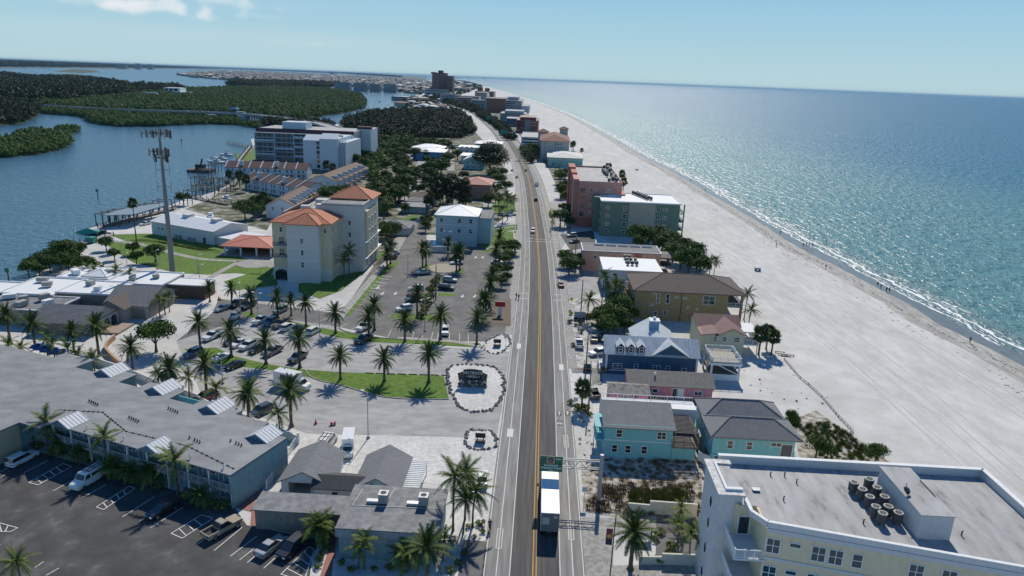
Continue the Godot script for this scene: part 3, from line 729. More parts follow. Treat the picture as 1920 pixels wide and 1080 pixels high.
# ---------------------------------------------------------------- right of the road, near to far
func right_buildings() -> void:
	var white := wh()
	var membrane := N("roof_membrane", [[0.12, 0.22, 0.22, 0.225], [0.32, 0.335, 0.34, 0.345], [0.6, 0.385, 0.39, 0.395], [0.85, 0.43, 0.435, 0.44]], Vector3(12, 12, 40), 0.8, 0.012, 0.0, 71)
	var shingle := N("grey_shingle", [[0.25, 0.15, 0.158, 0.168], [0.5, 0.195, 0.203, 0.213], [0.75, 0.24, 0.248, 0.258]], Vector3(5, 5, 2.2), 0.9, 0.02, 3.0, 73)
	var teal := W("teal_siding", 0.2, 0.5, 0.53, 0.08)
	# condominium block at the bottom right
	var cream := W("cream_stucco", 0.68, 0.58, 0.40, 0.07)
	var pale := W("pale_stucco", 0.58, 0.585, 0.59, 0.06)
	B("condominium_block", "cream and white apartment block with flat grey roof beside the beach, at the bottom right", "apartment building", 40, -76)
	var foot := pv([23.4, -86, 57.5, -86, 57.5, -64.4, 50.3, -66.1, 25.7, -71.6, 25.7, -76.2, 23.4, -76.2])
	var g := Geo.new(); g.prism(foot, 0.0, 14.4); ap("wall", g, cream)
	g = Geo.new(); g.prism(pv([23.7, -85.7, 57.2, -85.7, 57.2, -64.8, 50.3, -66.4, 26.0, -71.85, 26.0, -76.0, 23.7, -76.0]), 14.402, 14.44); ap("roof", g, membrane)
	g = Geo.new()
	var edge := [Vector2(23.4, -86), Vector2(57.5, -86), Vector2(57.5, -64.4), Vector2(50.3, -66.1), Vector2(25.7, -71.6), Vector2(24.4, -73.6), Vector2(24.4, -76.3)]
	for i in edge.size() - 1:
		g.bar(v3(edge[i], 14.95), v3(edge[i + 1], 14.95), 0.34 if i < 3 else 0.26, 1.1 if i < 2 else 0.7)
	ap("parapet", g, pale)
	g = Geo.new()
	for i in edge.size() - 1: g.bar(v3(edge[i], 15.55 if i < 2 else 15.34), v3(edge[i + 1], 15.55 if i < 2 else 15.34), 0.62 if i < 2 else 0.42, 0.1)
	ap("coping", g, white)
	g = Geo.new()
	for q in [[3.7, 0.55, 0.32], [7.3, 0.3, 0.14], [10.9, 0.3, 0.14]]:
		for i in range(2, 4): g.bar(v3(edge[i] + Vector2(0, 0.05), 14.4 - q[0] + 3.6), v3(edge[i + 1] + Vector2(0, 0.05), 14.4 - q[0] + 3.6), q[2], q[1])
	ap("cornice", g, pale)
	# corner tower with raised wide coping
	bp("tower_wall", 21.5, 0, -84.3, 24.2, 15.4, -76.5, pale)
	g = Geo.new()
	g.box(21.2, 15.402, -84.6, 24.5, 15.62, -83.6); g.box(21.2, 15.402, -83.6, 22.2, 15.62, -77.1); g.box(21.2, 15.402, -77.1, 24.4, 15.62, -76.2)
	ap("tower_coping", g, W("stained_white", 0.62, 0.62, 0.6, 0.2))
	g = Geo.new(); g.box(22.2, 15.4, -83.6, 24.2, 15.403, -77.1); ap("tower_roof", g, membrane)
	g = Geo.new(); g.box(22.2, 15.405, -77.6, 24.3, 15.9, -77.1); g.box(22.2, 15.405, -83.6, 22.5, 15.9, -77.6); ap("tower_upstand", g, white)
	for y in [2.2, 5.8, 9.4, 12.4]:
		g = Geo.new()
		var ov := PackedVector2Array()
		for i in 14: ov.append(Vector2(cos(TAU * i / 14) * 0.62, sin(TAU * i / 14) * 0.95))
		g.prism(ov, 0.0, 0.1)
		var f := part(cur, "oval_window", g, white)
		f.position = Vector3(21.5, y, -79.7) - cur.position; f.rotation = Vector3(PI / 2, -PI / 2, 0)
		var gp := Geo.new()
		for i in 14: ov[i] *= 0.78
		gp.prism(ov, 0.1, 0.115)
		part(f, "pane", gp, glass())
	for y in [10.4, 6.8, 3.2]:
		var b := bp("balcony", 22.4, y - 0.25, -76.2, 25.9, y, -71.4, pale)
		g = Geo.new()
		rail_geo(g, Vector3(22.5, y, -76.1), Vector3(22.5, y, -71.5), 1.1, 0.18); rail_geo(g, Vector3(22.5, y, -71.5), Vector3(25.6, y, -71.5), 1.1, 0.18)
		part(b, "railing", g, white)
		row(Vector2(23.4, -76.2), Vector2(25.7, -76.2), [1.2], [y + 0.1], 1.2, 2.3, "door", white, glass())
	var A := Vector2(25.7, -71.6); var Z := Vector2(50.3, -66.1)
	var tealglass := M("tinted_glass", 0.02, 0.06, 0.07, 0.07)
	for y in [11.5, 7.9, 4.3, 0.9]:
		row(A, Z, [0.9, 5.7, 7.5, 15.6, 18.8, 22.6], [y], 1.35, 1.75, "window", null, tealglass)
		row(A, Z, [9.7], [y + 0.1], 0.95, 1.6, "window", null, tealglass)
		row(A, Z, [3.2], [y + 1.2], 1.1, 0.45, "window", null, tealglass)
	B("lift_housing", "white box-shaped lift housing with grey top on the flat condominium roof", "roof housing", 43.9, -76.5)
	bp("wall", 42.1, 14.44, -81.6, 45.7, 17.4, -71.3, W("housing_white", 0.52, 0.53, 0.54, 0.08))
	bp("top", 42.0, 17.402, -81.7, 45.8, 17.5, -71.2, membrane)
	g = Geo.new(); g.bar(Vector3(42.5, 17.5, -76.0), Vector3(42.5, 18.6, -76.0), 0.06); g.tube([Vector3(42.3, 18.0, -75.4), Vector3(42.4, 18.15, -75.3)], [0.5, 0.35], 10); g.bar(Vector3(42.4, 17.5, -75.3), Vector3(42.4, 18.1, -75.3), 0.06)
	ap("antenna", g, M("dark_metal", 0.05, 0.05, 0.055, 0.5, 0.5))
	g = Geo.new(); g.bar(Vector3(45.5, 17.56, -78.6), Vector3(45.5, 17.56, -75.2), 0.1); ap("pipe", g, mats["dark_metal"])
	var k := 0
	for p in [[38.6, -80.2], [40.9, -81.2], [39.0, -78.7], [41.0, -79.3], [39.2, -77.1], [41.0, -77.3], [39.0, -75.0], [40.5, -75.2], [39.2, -73.7], [41.1, -74.0]]:
		k += 1
		condenser(p[0], 14.44, p[1], 1.06, "dark air conditioner in the double row beside the white box on the condominium roof", "condensers on the condominium roof")
	B("roof_hatch", "small white hatch on the condominium roof near the corner tower", "roof hatch", 26.6, -79.4)
	bp("kerb", 26.2, 14.44, -79.7, 27.0, 14.62, -79.1, M("dark_metal", 0.05, 0.05, 0.055, 0.5, 0.5)); bp("lid", 26.14, 14.622, -79.76, 27.06, 14.72, -79.04, white)
	for p in [[29.5, -83.2], [31.3, -83.3], [32.3, -81.7], [29.4, -77.6], [37.2, -73.6], [47.6, -72.4]]:
		g = Geo.new(); g.tube([Vector3(p[0], 14.44, p[1]), Vector3(p[0], 15.0, p[1]), Vector3(p[0] + 0.12, 15.05, p[1])], [0.08, 0.08, 0.09], 7)
		solo("vent_pipe", g, mats["dark_metal"], "small dark vent pipe standing on the condominium roof", "vent pipe", "vent pipes on the condominium roof")
	# teal beach house with pergola deck
	B("beach_house", "two-storey teal house with grey shingle roof and pergola deck beside the vacant plot", "house", 17.2, -115.5)
	bp("wall", 11.4, 0, -118.8, 22.9, 6.1, -111.9, teal)
	bp("trim_band", 11.34, 3.15, -111.9, 22.96, 3.3, -111.82, white)
	g = Geo.new(); slope_plate(g, [Vector3(10.9, 5.9, -111.2), Vector3(23.3, 5.9, -111.2), Vector3(23.3, 7.7, -118.4), Vector3(10.9, 7.7, -118.4)]); ap("roof", g, shingle)
	bp("rear_wing", 11.2, 0, -122.6, 28.2, 6.2, -119.2, white)
	g = Geo.new(); rail_geo(g, Vector3(11.3, 6.2, -122.4), Vector3(28, 6.2, -122.4), 0.9, 0.5); rail_geo(g, Vector3(11.3, 6.2, -122.4), Vector3(11.3, 6.2, -119.3), 0.9, 0.5); ap("railing", g, white)
	row(Vector2(11.4, -111.9), Vector2(22.9, -111.9), [2.4], [3.9], 0.9, 1.3); row(Vector2(11.4, -111.9), Vector2(22.9, -111.9), [9.6], [3.9], 1.4, 1.2)
	row(Vector2(11.4, -111.9), Vector2(22.9, -111.9), [1.8, 4.1, 6.9], [1.0], 0.85, 1.3)
	bp("porch", 9.9, 2.6, -117.4, 11.4, 2.85, -112.6, teal); g = Geo.new(); rail_geo(g, Vector3(10, 2.85, -117.3), Vector3(10, 2.85, -112.7), 1.1, 0.3); g.bar(Vector3(10.1, 0, -112.8), Vector3(10.1, 5.2, -112.8), 0.14); g.bar(Vector3(10.1, 0, -117.2), Vector3(10.1, 5.2, -117.2), 0.14); ap("porch_railing", g, teal)
	bp("porch_roof", 9.7, 5.2, -117.6, 11.4, 5.36, -112.4, W("pale_teal", 0.3, 0.55, 0.58))
	var grey_wood := W("weathered_wood", 0.17, 0.15, 0.135, 0.25)
	bp("deck_base", 22.96, 0, -118.4, 27.0, 2.5, -111.9, teal)
	bp("deck", 22.96, 2.5, -118.6, 27.4, 2.72, -111.5, grey_wood)
	for i in 15:
		bp("pergola_slat", 23.05, 5.3, -118.5 + i * 0.48, 26.6 + 0.05 * i, 5.42, -118.36 + i * 0.48, grey_wood)
	g = Geo.new()
	for q in [[23.1, -118.4], [26.8, -118.4], [27.2, -111.7], [23.2, -111.7]]: g.bar(Vector3(q[0], 2.72, q[1]), Vector3(q[0], 5.3, q[1]), 0.15)
	g.bar(Vector3(26.8, 5.2, -118.4), Vector3(27.2, 5.2, -111.7), 0.16); g.bar(Vector3(23.1, 5.2, -118.4), Vector3(23.2, 5.2, -111.7), 0.16)
	ap("pergola_frame", g, grey_wood)
	g = Geo.new(); rail_geo(g, Vector3(23.0, 2.72, -111.6), Vector3(27.3, 2.72, -111.6), 1.0, 0.3); rail_geo(g, Vector3(27.3, 2.72, -111.6), Vector3(27.3, 2.72, -118.5), 1.0, 0.3); ap("deck_railing", g, grey_wood)
	g = Geo.new(); g.bar(Vector3(11.3, 0.9, -122.9), Vector3(11.3, 0.9, -124.5), 0.1, 1.8); g.bar(Vector3(11.3, 1.0, -124.5), Vector3(28.6, 1.0, -124.8), 0.1, 2.0); ap("fence", g, white)
	B("white_fence", "white panel fence between the two teal beach houses", "fence", 28, -111)
	for q in [[27.6, -111.9, 30.9, -109.2], [30.9, -109.2, 34, -108.6]]:
		g = Geo.new(); g.bar(Vector3(q[0], 0.95, q[1]), Vector3(q[2], 0.95, q[3]), 0.1, 1.9); ap("panel", g, white)
		g = Geo.new(); g.bar(Vector3(q[0], 0, q[1]), Vector3(q[0], 2.05, q[1]), 0.16); ap("post", g, white)
	# second teal house on stilts
	B("stilt_house", "teal house on stilts with two hipped grey shingle roofs beside the beach", "house", 36, -116.5)
	bp("wall", 29.2, 2.7, -123.6, 42.8, 6.2, -110.0, teal)
	bp("floor_slab", 29.0, 2.45, -123.7, 43.6, 2.7, -109.6, W("pale_teal", 0.3, 0.55, 0.58))
	for x in [29.6, 32.6, 35.8, 39, 42.4]:
		for z in [-110.4, -116.5, -123]: bp("stilt", x - 0.25, 0, z - 0.25, x + 0.25, 2.45, z + 0.25, teal)
	bp("store_room", 30.2, 0, -122.4, 42.0, 2.44, -115.5, teal)
	hip(29.2, -123.6, 42.8, -116.8, 6.3, 2.0, shingle, 0.5); hip(29.0, -116.6, 43.2, -109.6, 6.3, 2.0, shingle, 0.5)
	bp("roof_valley", 28.6, 6.31, -117.0, 43.4, 6.42, -116.45, white)
	row(Vector2(29.2, -110), Vector2(42.8, -110), [2.9, 6.1], [3.9], 0.85, 1.3); row(Vector2(29.2, -110), Vector2(42.8, -110), [10.5], [4.7], 1.7, 0.6)
	row(Vector2(29.2, -123.6), Vector2(29.2, -110), [2.5, 6, 9, 11.5], [3.9], 0.9, 1.2)
	row(Vector2(29.2, -110), Vector2(42.8, -110), [12.3], [2.8], 1.8, 2.3, "door", white, glass()); g = Geo.new(); rail_geo(g, Vector3(42.9, 2.7, -110), Vector3(42.9, 2.7, -123), 1.0, 0.3); ap("railing", g, white)
	# pink cottages
	var pink := W("pink_siding", 0.62, 0.22, 0.28, 0.1)
	var taupe := N("taupe_shingle", [[0.25, 0.15, 0.14, 0.125], [0.5, 0.20, 0.19, 0.17], [0.75, 0.25, 0.24, 0.215]], Vector3(6, 6, 2.5), 0.9, 0.02, 3.0, 75)
	var shutter := M("shutter_blue", 0.17, 0.28, 0.5, 0.7)
	B("pink_cottage", "small pink cottage with stained grey low roof and blue shutters", "house", 18, -135.7)
	bp("wall", 14.2, 0, -138.3, 21.9, 2.45, -133.3, pink)
	gable(14.2, -138.3, 21.9, -133.3, 2.45, 0.75, true, N("stained_shingle", [[0.2, 0.09, 0.09, 0.085], [0.4, 0.2, 0.195, 0.185], [0.7, 0.28, 0.275, 0.26]], Vector3(9, 9, 9), 0.9, 0.012, 2.0, 77), pink, 0.4)
	row(Vector2(14.2, -133.3), Vector2(21.9, -133.3), [3.2], [1.0], 0.8, 0.85); row(Vector2(14.2, -133.3), Vector2(21.9, -133.3), [5.2], [0.0], 0.8, 2.0, "door", pink, M("brown_door", 0.08, 0.06, 0.05, 0.7))
	for x in [16.55, 18.0]: bp("shutter", x, 0.95, -133.3, x + 0.3, 1.9, -133.24, shutter)
	B("pink_cottage", "long pink cottage with taupe roof and a white door beside the deck tower", "house", 27, -141)
	bp("wall", 18.5, 0, -145.2, 35.6, 2.7, -137.6, pink)
	gable(18.5, -145.2, 35.6, -137.6, 2.7, 1.5, true, taupe, pink, 0.5)
	row(Vector2(18.5, -137.6), Vector2(35.6, -137.6), [5.4], [1.1], 1.0, 0.8); row(Vector2(18.5, -137.6), Vector2(35.6, -137.6), [14.2], [1.0], 1.5, 0.85)
	row(Vector2(18.5, -137.6), Vector2(35.6, -137.6), [9.4], [0], 0.9, 2.1, "door", white, M("brown_door", 0.08, 0.06, 0.05, 0.7)); row(Vector2(18.5, -137.6), Vector2(35.6, -137.6), [10.7], [0], 0.95, 2.1, "door", white, white)
	for x in [23.0, 24.5, 31.2, 33.7]: bp("shutter", x, 1.0, -137.6, x + 0.32, 2.0, -137.54, shutter)
	g = Geo.new(); g.tube([Vector3(24, 4.0, -140), Vector3(24, 4.5, -140)], [0.2, 0.2], 8); ap("vent", g, white)
	# blue house with dormers
	var navy := W("navy_siding", 0.055, 0.115, 0.19, 0.1)
	var tin := N("pale_metal_roof", [[0.3, 0.50, 0.54, 0.57], [0.7, 0.60, 0.64, 0.67]], Vector3(12, 12, 12), 0.38, 0.01, 0.0, 79)
	B("dormer_house", "navy blue house with white metal roof, three dormers and a cupola", "house", 25, -153)
	bp("wall", 14.6, 0, -156.6, 34.6, 5.0, -148.8, navy)
	bp("corner_board", 14.5, 0, -148.8, 14.9, 5.0, -148.72, white); bp("corner_board", 34.3, 0, -148.8, 34.7, 5.0, -148.72, white); bp("base_band", 14.55, 0.9, -148.8, 34.65, 1.05, -148.71, white)
	gable(14.6, -156.6, 34.6, -148.8, 5.0, 2.6, true, tin, navy, 0.5)
	var seam := Geo.new()
	for i in 26:
		var sx := 14.5 + i * 0.8
		seam.bar(Vector3(sx, 4.88, -148.3), Vector3(sx, 7.8, -152.7), 0.05, 0.06)
	ap("roof_seams", seam, tin).set_meta("kind", "stuff")
	g = Geo.new(); var wg := Geo.new()
	slope_plate(g, [Vector3(24.6, 5.1, -148.1), Vector3(24.6, 5.1, -152.7), Vector3(28.4, 7.78, -152.7), Vector3(28.4, 7.78, -148.1)]); slope_plate(g, [Vector3(32.6, 5.1, -148.1), Vector3(32.6, 5.1, -152.7), Vector3(28.4, 7.78, -152.7), Vector3(28.4, 7.78, -148.1)])
	ap("front_gable", g, tin); wg.face([Vector3(24.9, 5.0, -148.75), Vector3(32.3, 5.0, -148.75), Vector3(28.4, 7.6, -148.75)], Vector3(28.4, 5.5, -152)); ap("gable_wall", wg, navy)
	bp("rear_wing", 22, 0, -167, 31, 4.6, -156.61, navy)
	g = Geo.new()
	for s in [21.4, 31.6]: slope_plate(g, [Vector3(s, 4.5, -167.4), Vector3(s, 4.5, -152.6), Vector3(26.5, 7.7, -152.6), Vector3(26.5, 7.7, -167.4)])
	ap("rear_roof", g, tin)
	bp("cupola", 25.3, 6.8, -161, 27.3, 9.3, -159, W("cupola_blue", 0.15, 0.27, 0.42)); bp("cupola_cap", 25.1, 9.3, -161.2, 27.5, 9.5, -158.8, white); bp("cupola_vent", 26, 9.5, -160.3, 26.6, 10.1, -159.7, tin)
	for i in 3:
		var dx := 17.6 + i * 2.25
		var d := bp("dormer", dx - 0.75, 5.3, -151.6, dx + 0.75, 6.75, -148.7, navy)
		g = Geo.new()
		for s in [-1.0, 1.0]: slope_plate(g, [Vector3(dx + s, 6.6, -148.3), Vector3(dx + s, 6.6, -152.5), Vector3(dx, 7.5, -152.5), Vector3(dx, 7.5, -148.3)], 0.1)
		part(d, "dormer_roof", g, tin)
		row(Vector2(dx - 1, -148.7), Vector2(dx + 1, -148.7), [1.0], [5.35], 0.75, 1.2)
	for q in [[2.6, 1.5, 1.9], [6.7, 1.6, 0.7], [11.2, 1.5, 1.6], [13.6, 1.5, 0.9], [17.2, 1.2, 0.95]]: row(Vector2(14.6, -148.8), Vector2(34.6, -148.8), [q[0]], [q[1]], q[2], 0.95)
	bp("porch", 13.2, 0, -154, 14.6, 0.9, -149.5, white); g = Geo.new(); rail_geo(g, Vector3(13.3, 0.9, -154), Vector3(13.3, 0.9, -149.5), 0.9, 0.3); ap("porch_railing", g, white)
	# white deck tower on the beach
	B("viewing_deck", "white two-level viewing deck on posts beside the sand", "deck tower", 40.6, -150.5)
	for x in [37.6, 43.6]:
		for z in [-155.6, -151.8, -148.2]: bp("post", x - 0.2, 0, z - 0.2, x + 0.2, 5.4, z + 0.2, white)
	bp("upper_deck", 37.2, 4.2, -156, 44, 4.45, -147.8, W("sandy_boards", 0.36, 0.33, 0.28)); bp("deck_skirt", 37.15, 3.7, -147.85, 44.05, 4.199, -147.7, white); bp("lower_deck", 37.4, 1.4, -155.8, 43.8, 1.6, -148, W("weathered_wood", 0.17, 0.15, 0.135)); bp("lower_skirt", 37.4, 0.1, -148, 43.8, 1.6, -147.9, white)
	g = Geo.new(); rail_geo(g, Vector3(37.4, 4.45, -148), Vector3(43.8, 4.45, -148), 1.0, 0.3); rail_geo(g, Vector3(37.4, 4.45, -155.8), Vector3(43.8, 4.45, -155.8), 1.0, 0.3); rail_geo(g, Vector3(37.4, 4.45, -155.8), Vector3(37.4, 4.45, -148), 1.0, 0.3); rail_geo(g, Vector3(43.8, 4.45, -155.8), Vector3(43.8, 4.45, -148), 1.0, 0.3); g.bar(Vector3(38, 4.1, -148), Vector3(43.5, 1.6, -148), 0.18); ap("railing", g, white)
	# pale yellow house
	var yellow := W("pale_yellow", 0.56, 0.54, 0.37, 0.07)
	var maroon := N("maroon_roof", [[0.3, 0.16, 0.085, 0.085], [0.7, 0.22, 0.125, 0.12]], Vector3(7, 7, 7), 0.8, 0.02, 0.0, 81)
	B("yellow_house", "pale yellow two-storey house with dull maroon roof by the beach", "house", 43.5, -170)
	bp("wall", 38.6, 0, -177, 48.6, 5.4, -163.6, yellow)
	gable(38.6, -177, 48.6, -169, 5.4, 1.9, true, maroon, yellow, 0.6)
	g = Geo.new()
	for s in [41.6, 49.4]: slope_plate(g, [Vector3(s, 5.2, -162.8), Vector3(s, 5.2, -172.9), Vector3(45.5, 7.2, -172.9), Vector3(45.5, 7.2, -162.8)])
	ap("front_roof", g, maroon); g = Geo.new(); g.face([Vector3(42, 5.39, -163.59), Vector3(48.6, 5.39, -163.59), Vector3(45.4, 7.0, -163.59)], Vector3(45, 5, -170)); ap("gable_wall", g, yellow)
	slope_side(38.0, 5.3, -169.2, 42.2, -162.9, maroon)
	row(Vector2(38.6, -163.6), Vector2(48.6, -163.6), [3.1, 5.3], [3.6], 0.75, 1.2); row(Vector2(38.6, -163.6), Vector2(48.6, -163.6), [8.2], [3.6], 1.3, 1.2); row(Vector2(38.6, -163.6), Vector2(48.6, -163.6), [2.9, 5.0, 8.0], [0.9], 1.0, 1.1)
	bp("balcony", 48.65, 2.6, -173, 52.4, 2.8, -164.5, white); bp("balcony_roof", 48.9, 5.3, -173, 52.6, 5.5, -166, white); g = Geo.new(); rail_geo(g, Vector3(52.3, 2.8, -173), Vector3(52.3, 2.8, -164.6), 1.0); rail_geo(g, Vector3(48.8, 2.8, -164.6), Vector3(52.3, 2.8, -164.6), 1.0)
	for z in [-172.8, -164.8]: g.bar(Vector3(52.2, 0, z), Vector3(52.2, 5.3, z), 0.2)
	ap("railing", g, white)
	# tan house with brown hipped roof
	var tan := W("mustard_stucco", 0.34, 0.24, 0.11, 0.1)
	var brown := N("brown_tile", [[0.25, 0.075, 0.06, 0.05], [0.5, 0.115, 0.092, 0.08], [0.75, 0.155, 0.13, 0.115]], Vector3(6, 6, 2.0), 0.9, 0.022, 3.0, 83)
	B("mustard_house", "large mustard stucco house with dark brown tiled hipped roof", "house", 39.5, -196)
	bp("wall", 25.4, 0, -205, 50.4, 8.3, -188.2, tan)
	hip(25.4, -205, 54.5, -188.2, 8.4, 3.0, brown, 0.7)
	bp("balcony", 50.41, 4.6, -204, 54.6, 4.85, -188.4, tan); g = Geo.new(); rail_geo(g, Vector3(54.5, 4.85, -204), Vector3(54.5, 4.85, -188.5), 1.0); rail_geo(g, Vector3(50.5, 4.85, -188.5), Vector3(54.5, 4.85, -188.5), 1.0); ap("railing", g, white)
	for z in [-203.5, -189]: bp("column", 54.0, 0, z - 0.3, 54.6, 8.2, z + 0.3, tan)
	for q in [[6.2, 5.0, 0.8, 2.6], [8.8, 5.0, 0.8, 2.6], [19.9, 5.2, 3.0, 2.4], [5.8, 0.8, 0.8, 1.6], [8.5, 1.6, 0.8, 1.2], [4.6, 4.2, 0.7, 0.35], [4.9, 7.5, 0.7, 0.35], [11.2, 6.6, 0.9, 0.35], [13.4, 6.5, 0.9, 0.35], [14.4, 3.8, 0.5, 0.5], [17, 3.4, 0.5, 0.5]]:
		row(Vector2(25.4, -188.2), Vector2(50.4, -188.2), [q[0]], [q[1]], q[2], q[3], "window", null, tealglass if q[2] > 2 else glass())
	bp("drainpipe", 37.9, 0, -188.2, 38.05, 8.2, -188.1, M("dark_metal", 0.05, 0.05, 0.055, 0.5, 0.5)); bp("string_course", 25.35, 1.9, -188.2, 50.45, 2.05, -188.12, tan)
	row(Vector2(25.4, -205), Vector2(25.4, -188.2), [4, 8.5, 13], [1.2, 5.2], 1.2, 1.8)
	bp("balcony", 24.0, 4.3, -203, 25.4, 4.5, -191, tan)
	# flat-roofed neighbours
	var brightroof := W("white_membrane", 0.78, 0.79, 0.79, 0.07)
	B("white_villa", "white two-storey building with bright flat roof and three roof units", "building", 28, -223)
	bp("wall", 19, 0, -231, 36.8, 6.7, -215, W("pale_blue_stucco", 0.45, 0.50, 0.52, 0.06))
	flat(19, -231, 36.8, -215, 6.7, brightroof, 0.25, 0.0)
	row(Vector2(19, -215), Vector2(36.8, -215), [3.6], [4.9], 1.3, 0.8); row(Vector2(19, -231), Vector2(19, -215), [3, 8, 13], [1.0, 4.2], 1.6, 1.4)
	bp("stair_wing", 25.5, 0, -215, 31, 4.2, -211.5, W("pale_blue_stucco", 0.45, 0.50, 0.52))
	for q in [[27, -229.5], [28.4, -229.5], [27, -225.5], [28.4, -225.5], [29.8, -225.5], [27, -221.5], [28.4, -221.5], [29.8, -221.5]]: condenser(q[0], 6.86, q[1], 1.0, "dark roof unit in the cluster on the bright white flat roof", "units on the white flat roof")
	var peach := W("peach_stucco", 0.60, 0.31, 0.22, 0.08)
	B("peach_block", "low peach apartment block with grey cluttered flat roof", "apartment building", 27, -244)
	bp("wall", 13.8, 0, -250, 40, 6.9, -238.4, peach)
	bp("wall_panel", 19.5, 0.2, -238.4, 26.5, 6.8, -238.3, W("salmon_panel", 0.52, 0.30, 0.24)); bp("wall_panel", 31, 0.2, -238.4, 33.6, 6.8, -238.3, W("rust_panel", 0.42, 0.15, 0.08))
	flat(13.8, -250, 40, -238.4, 6.9, N("grey_gravel_roof", [[0.25, 0.15, 0.15, 0.155], [0.7, 0.24, 0.24, 0.245]], Vector3(9, 9, 9), 0.9, 0.02, 0.0, 85), 0.3, 0.3, white)
	for i in 5: bp("solar_panel", 18 + i * 4.2, 7.1, -248.5, 21.4 + i * 4.2, 7.25, -246.5, M("solar_dark", 0.015, 0.02, 0.035, 0.2))
	row(Vector2(13.8, -238.4), Vector2(40, -238.4), [4.2, 8.5], [4.4], 1.0, 1.0); row(Vector2(13.8, -250), Vector2(13.8, -238.4), [3, 8], [1, 4.3], 1.6, 1.4)
	bp("terrace", 40.02, 2.6, -249, 44, 2.8, -239, grey_wood); g = Geo.new(); rail_geo(g, Vector3(43.9, 2.8, -249), Vector3(43.9, 2.8, -239.1), 1.0); rail_geo(g, Vector3(40.1, 5.6, -239.1), Vector3(43.9, 5.6, -239.1), 1.0); ap("railing", g, grey_wood); bp("terrace", 40.02, 5.4, -249, 44, 5.6, -239, grey_wood)
	# green block
	var green := W("sage_green", 0.14, 0.21, 0.15, 0.08)
	B("green_block", "sage green and beige five-storey block with white flat roof", "apartment building", 40, -310)
	bp("wall", 24.2, 0, -322, 56.4, 14.4, -298, green)
	bp("wall_panel", 35.5, 0.3, -298, 46.4, 14.2, -297.85, W("beige_stucco", 0.42, 0.37, 0.29)); bp("stair_tower", 21.6, 0, -318, 24.2, 15.0, -306, green)
	flat(24.2, -322, 56.4, -298, 14.4, brightroof, 0.5, 0.5, brightroof)
	row(Vector2(24.2, -298), Vector2(56.4, -298), [2.6, 9.6], [1.2, 4.5, 7.9, 11.3], 1.3, 1.4); row(Vector2(24.2, -298), Vector2(56.4, -298), [23.4, 26.2], [1.2, 4.5, 7.9, 11.3], 1.5, 1.4); row(Vector2(24.2, -298), Vector2(56.4, -298), [19.7], [12.0], 1.3, 1.0)
	for y in [3.4, 6.8, 10.2]:
		var b2 := bp("balcony", 56.41, y, -320, 58.6, y + 0.2, -299, green)
		g = Geo.new(); rail_geo(g, Vector3(58.5, y + 0.2, -320), Vector3(58.5, y + 0.2, -299.1), 1.0, 0.5); part(b2, "railing", g, white)
	bp("column", 58.2, 0, -299.6, 58.7, 14.4, -299.1, green)
	row(Vector2(24.2, -322), Vector2(24.2, -298), [15.5, 19.5], [1.2, 4.5, 7.9, 11.3], 1.2, 1.3)
	for i in 14: condenser(39.5 + i * 0.35 + (i % 2) * 1.3, 14.56, -321 + i * 1.2, 1.1, "dark roof unit in the diagonal line on the green block's roof", "units on the green block")
	bp("skylight", 28, 14.56, -319, 32, 15.0, -314, W("pale_stucco"))
	# coral pink tall block
	var coral := W("coral_stucco", 0.52, 0.25, 0.205, 0.09)
	var coral2 := W("dark_coral", 0.40, 0.14, 0.115, 0.09)
	B("coral_block", "tall coral pink apartment block with dark units on its grey roof", "apartment building", 24, -345)
	bp("wall", 15.2, 0, -373, 33.8, 19.5, -314.5, coral)
	flat(15.2, -373, 33.8, -314.5, 19.5, membrane, 0.1, 0.9, coral)
	for q in [[12.0, -372, -356, coral2, 21.5], [12.6, -352, -338, coral2, 21.0], [12.8, -334, -318, coral, 20.6]]: bp("stair_tower", q[0], 0, q[1], 15.19, q[4], q[2], q[3])
	bp("lower_wall", 15.1, 0, -314.5, 34.0, 4.4, -314.3, coral2)
	row(Vector2(15.2, -314.5), Vector2(33.8, -314.5), [5.4], [6.0, 9.3, 12.6, 15.9], 1.3, 1.3); row(Vector2(15.2, -314.5), Vector2(33.8, -314.5), [7.6], [6.3, 9.6, 12.9, 16.2], 0.6, 0.6); row(Vector2(15.2, -314.5), Vector2(33.8, -314.5), [12.6], [6, 9.3, 12.6, 15.9], 1.8, 1.3)
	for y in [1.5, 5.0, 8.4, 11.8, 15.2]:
		row(Vector2(15.2, -314.5), Vector2(33.8, -314.5), [1.6], [y], 1.9, 2.0, "window", coral); bp("balcony", 33.81, y - 0.3, -372, 35.6, y, -315, coral)  # these dark panes stand in for the shade of open recesses
	for i in 26: condenser(28.2 + rng.randf_range(0, 4.4), 19.66, -371 + i * 2.1, 1.3, "dark roof unit among the clutter on the coral block's roof", "units on the coral block")
func slope_side(x0: float, y: float, z0: float, x1: float, z1: float, m: Material) -> void:
	var g := Geo.new()
	slope_plate(g, [Vector3(x0, y, z0), Vector3(x0, y, z1), Vector3(x1, y + 0.6, z1), Vector3(x1, y + 0.6, z0)])
	ap("side_roof", g, m)

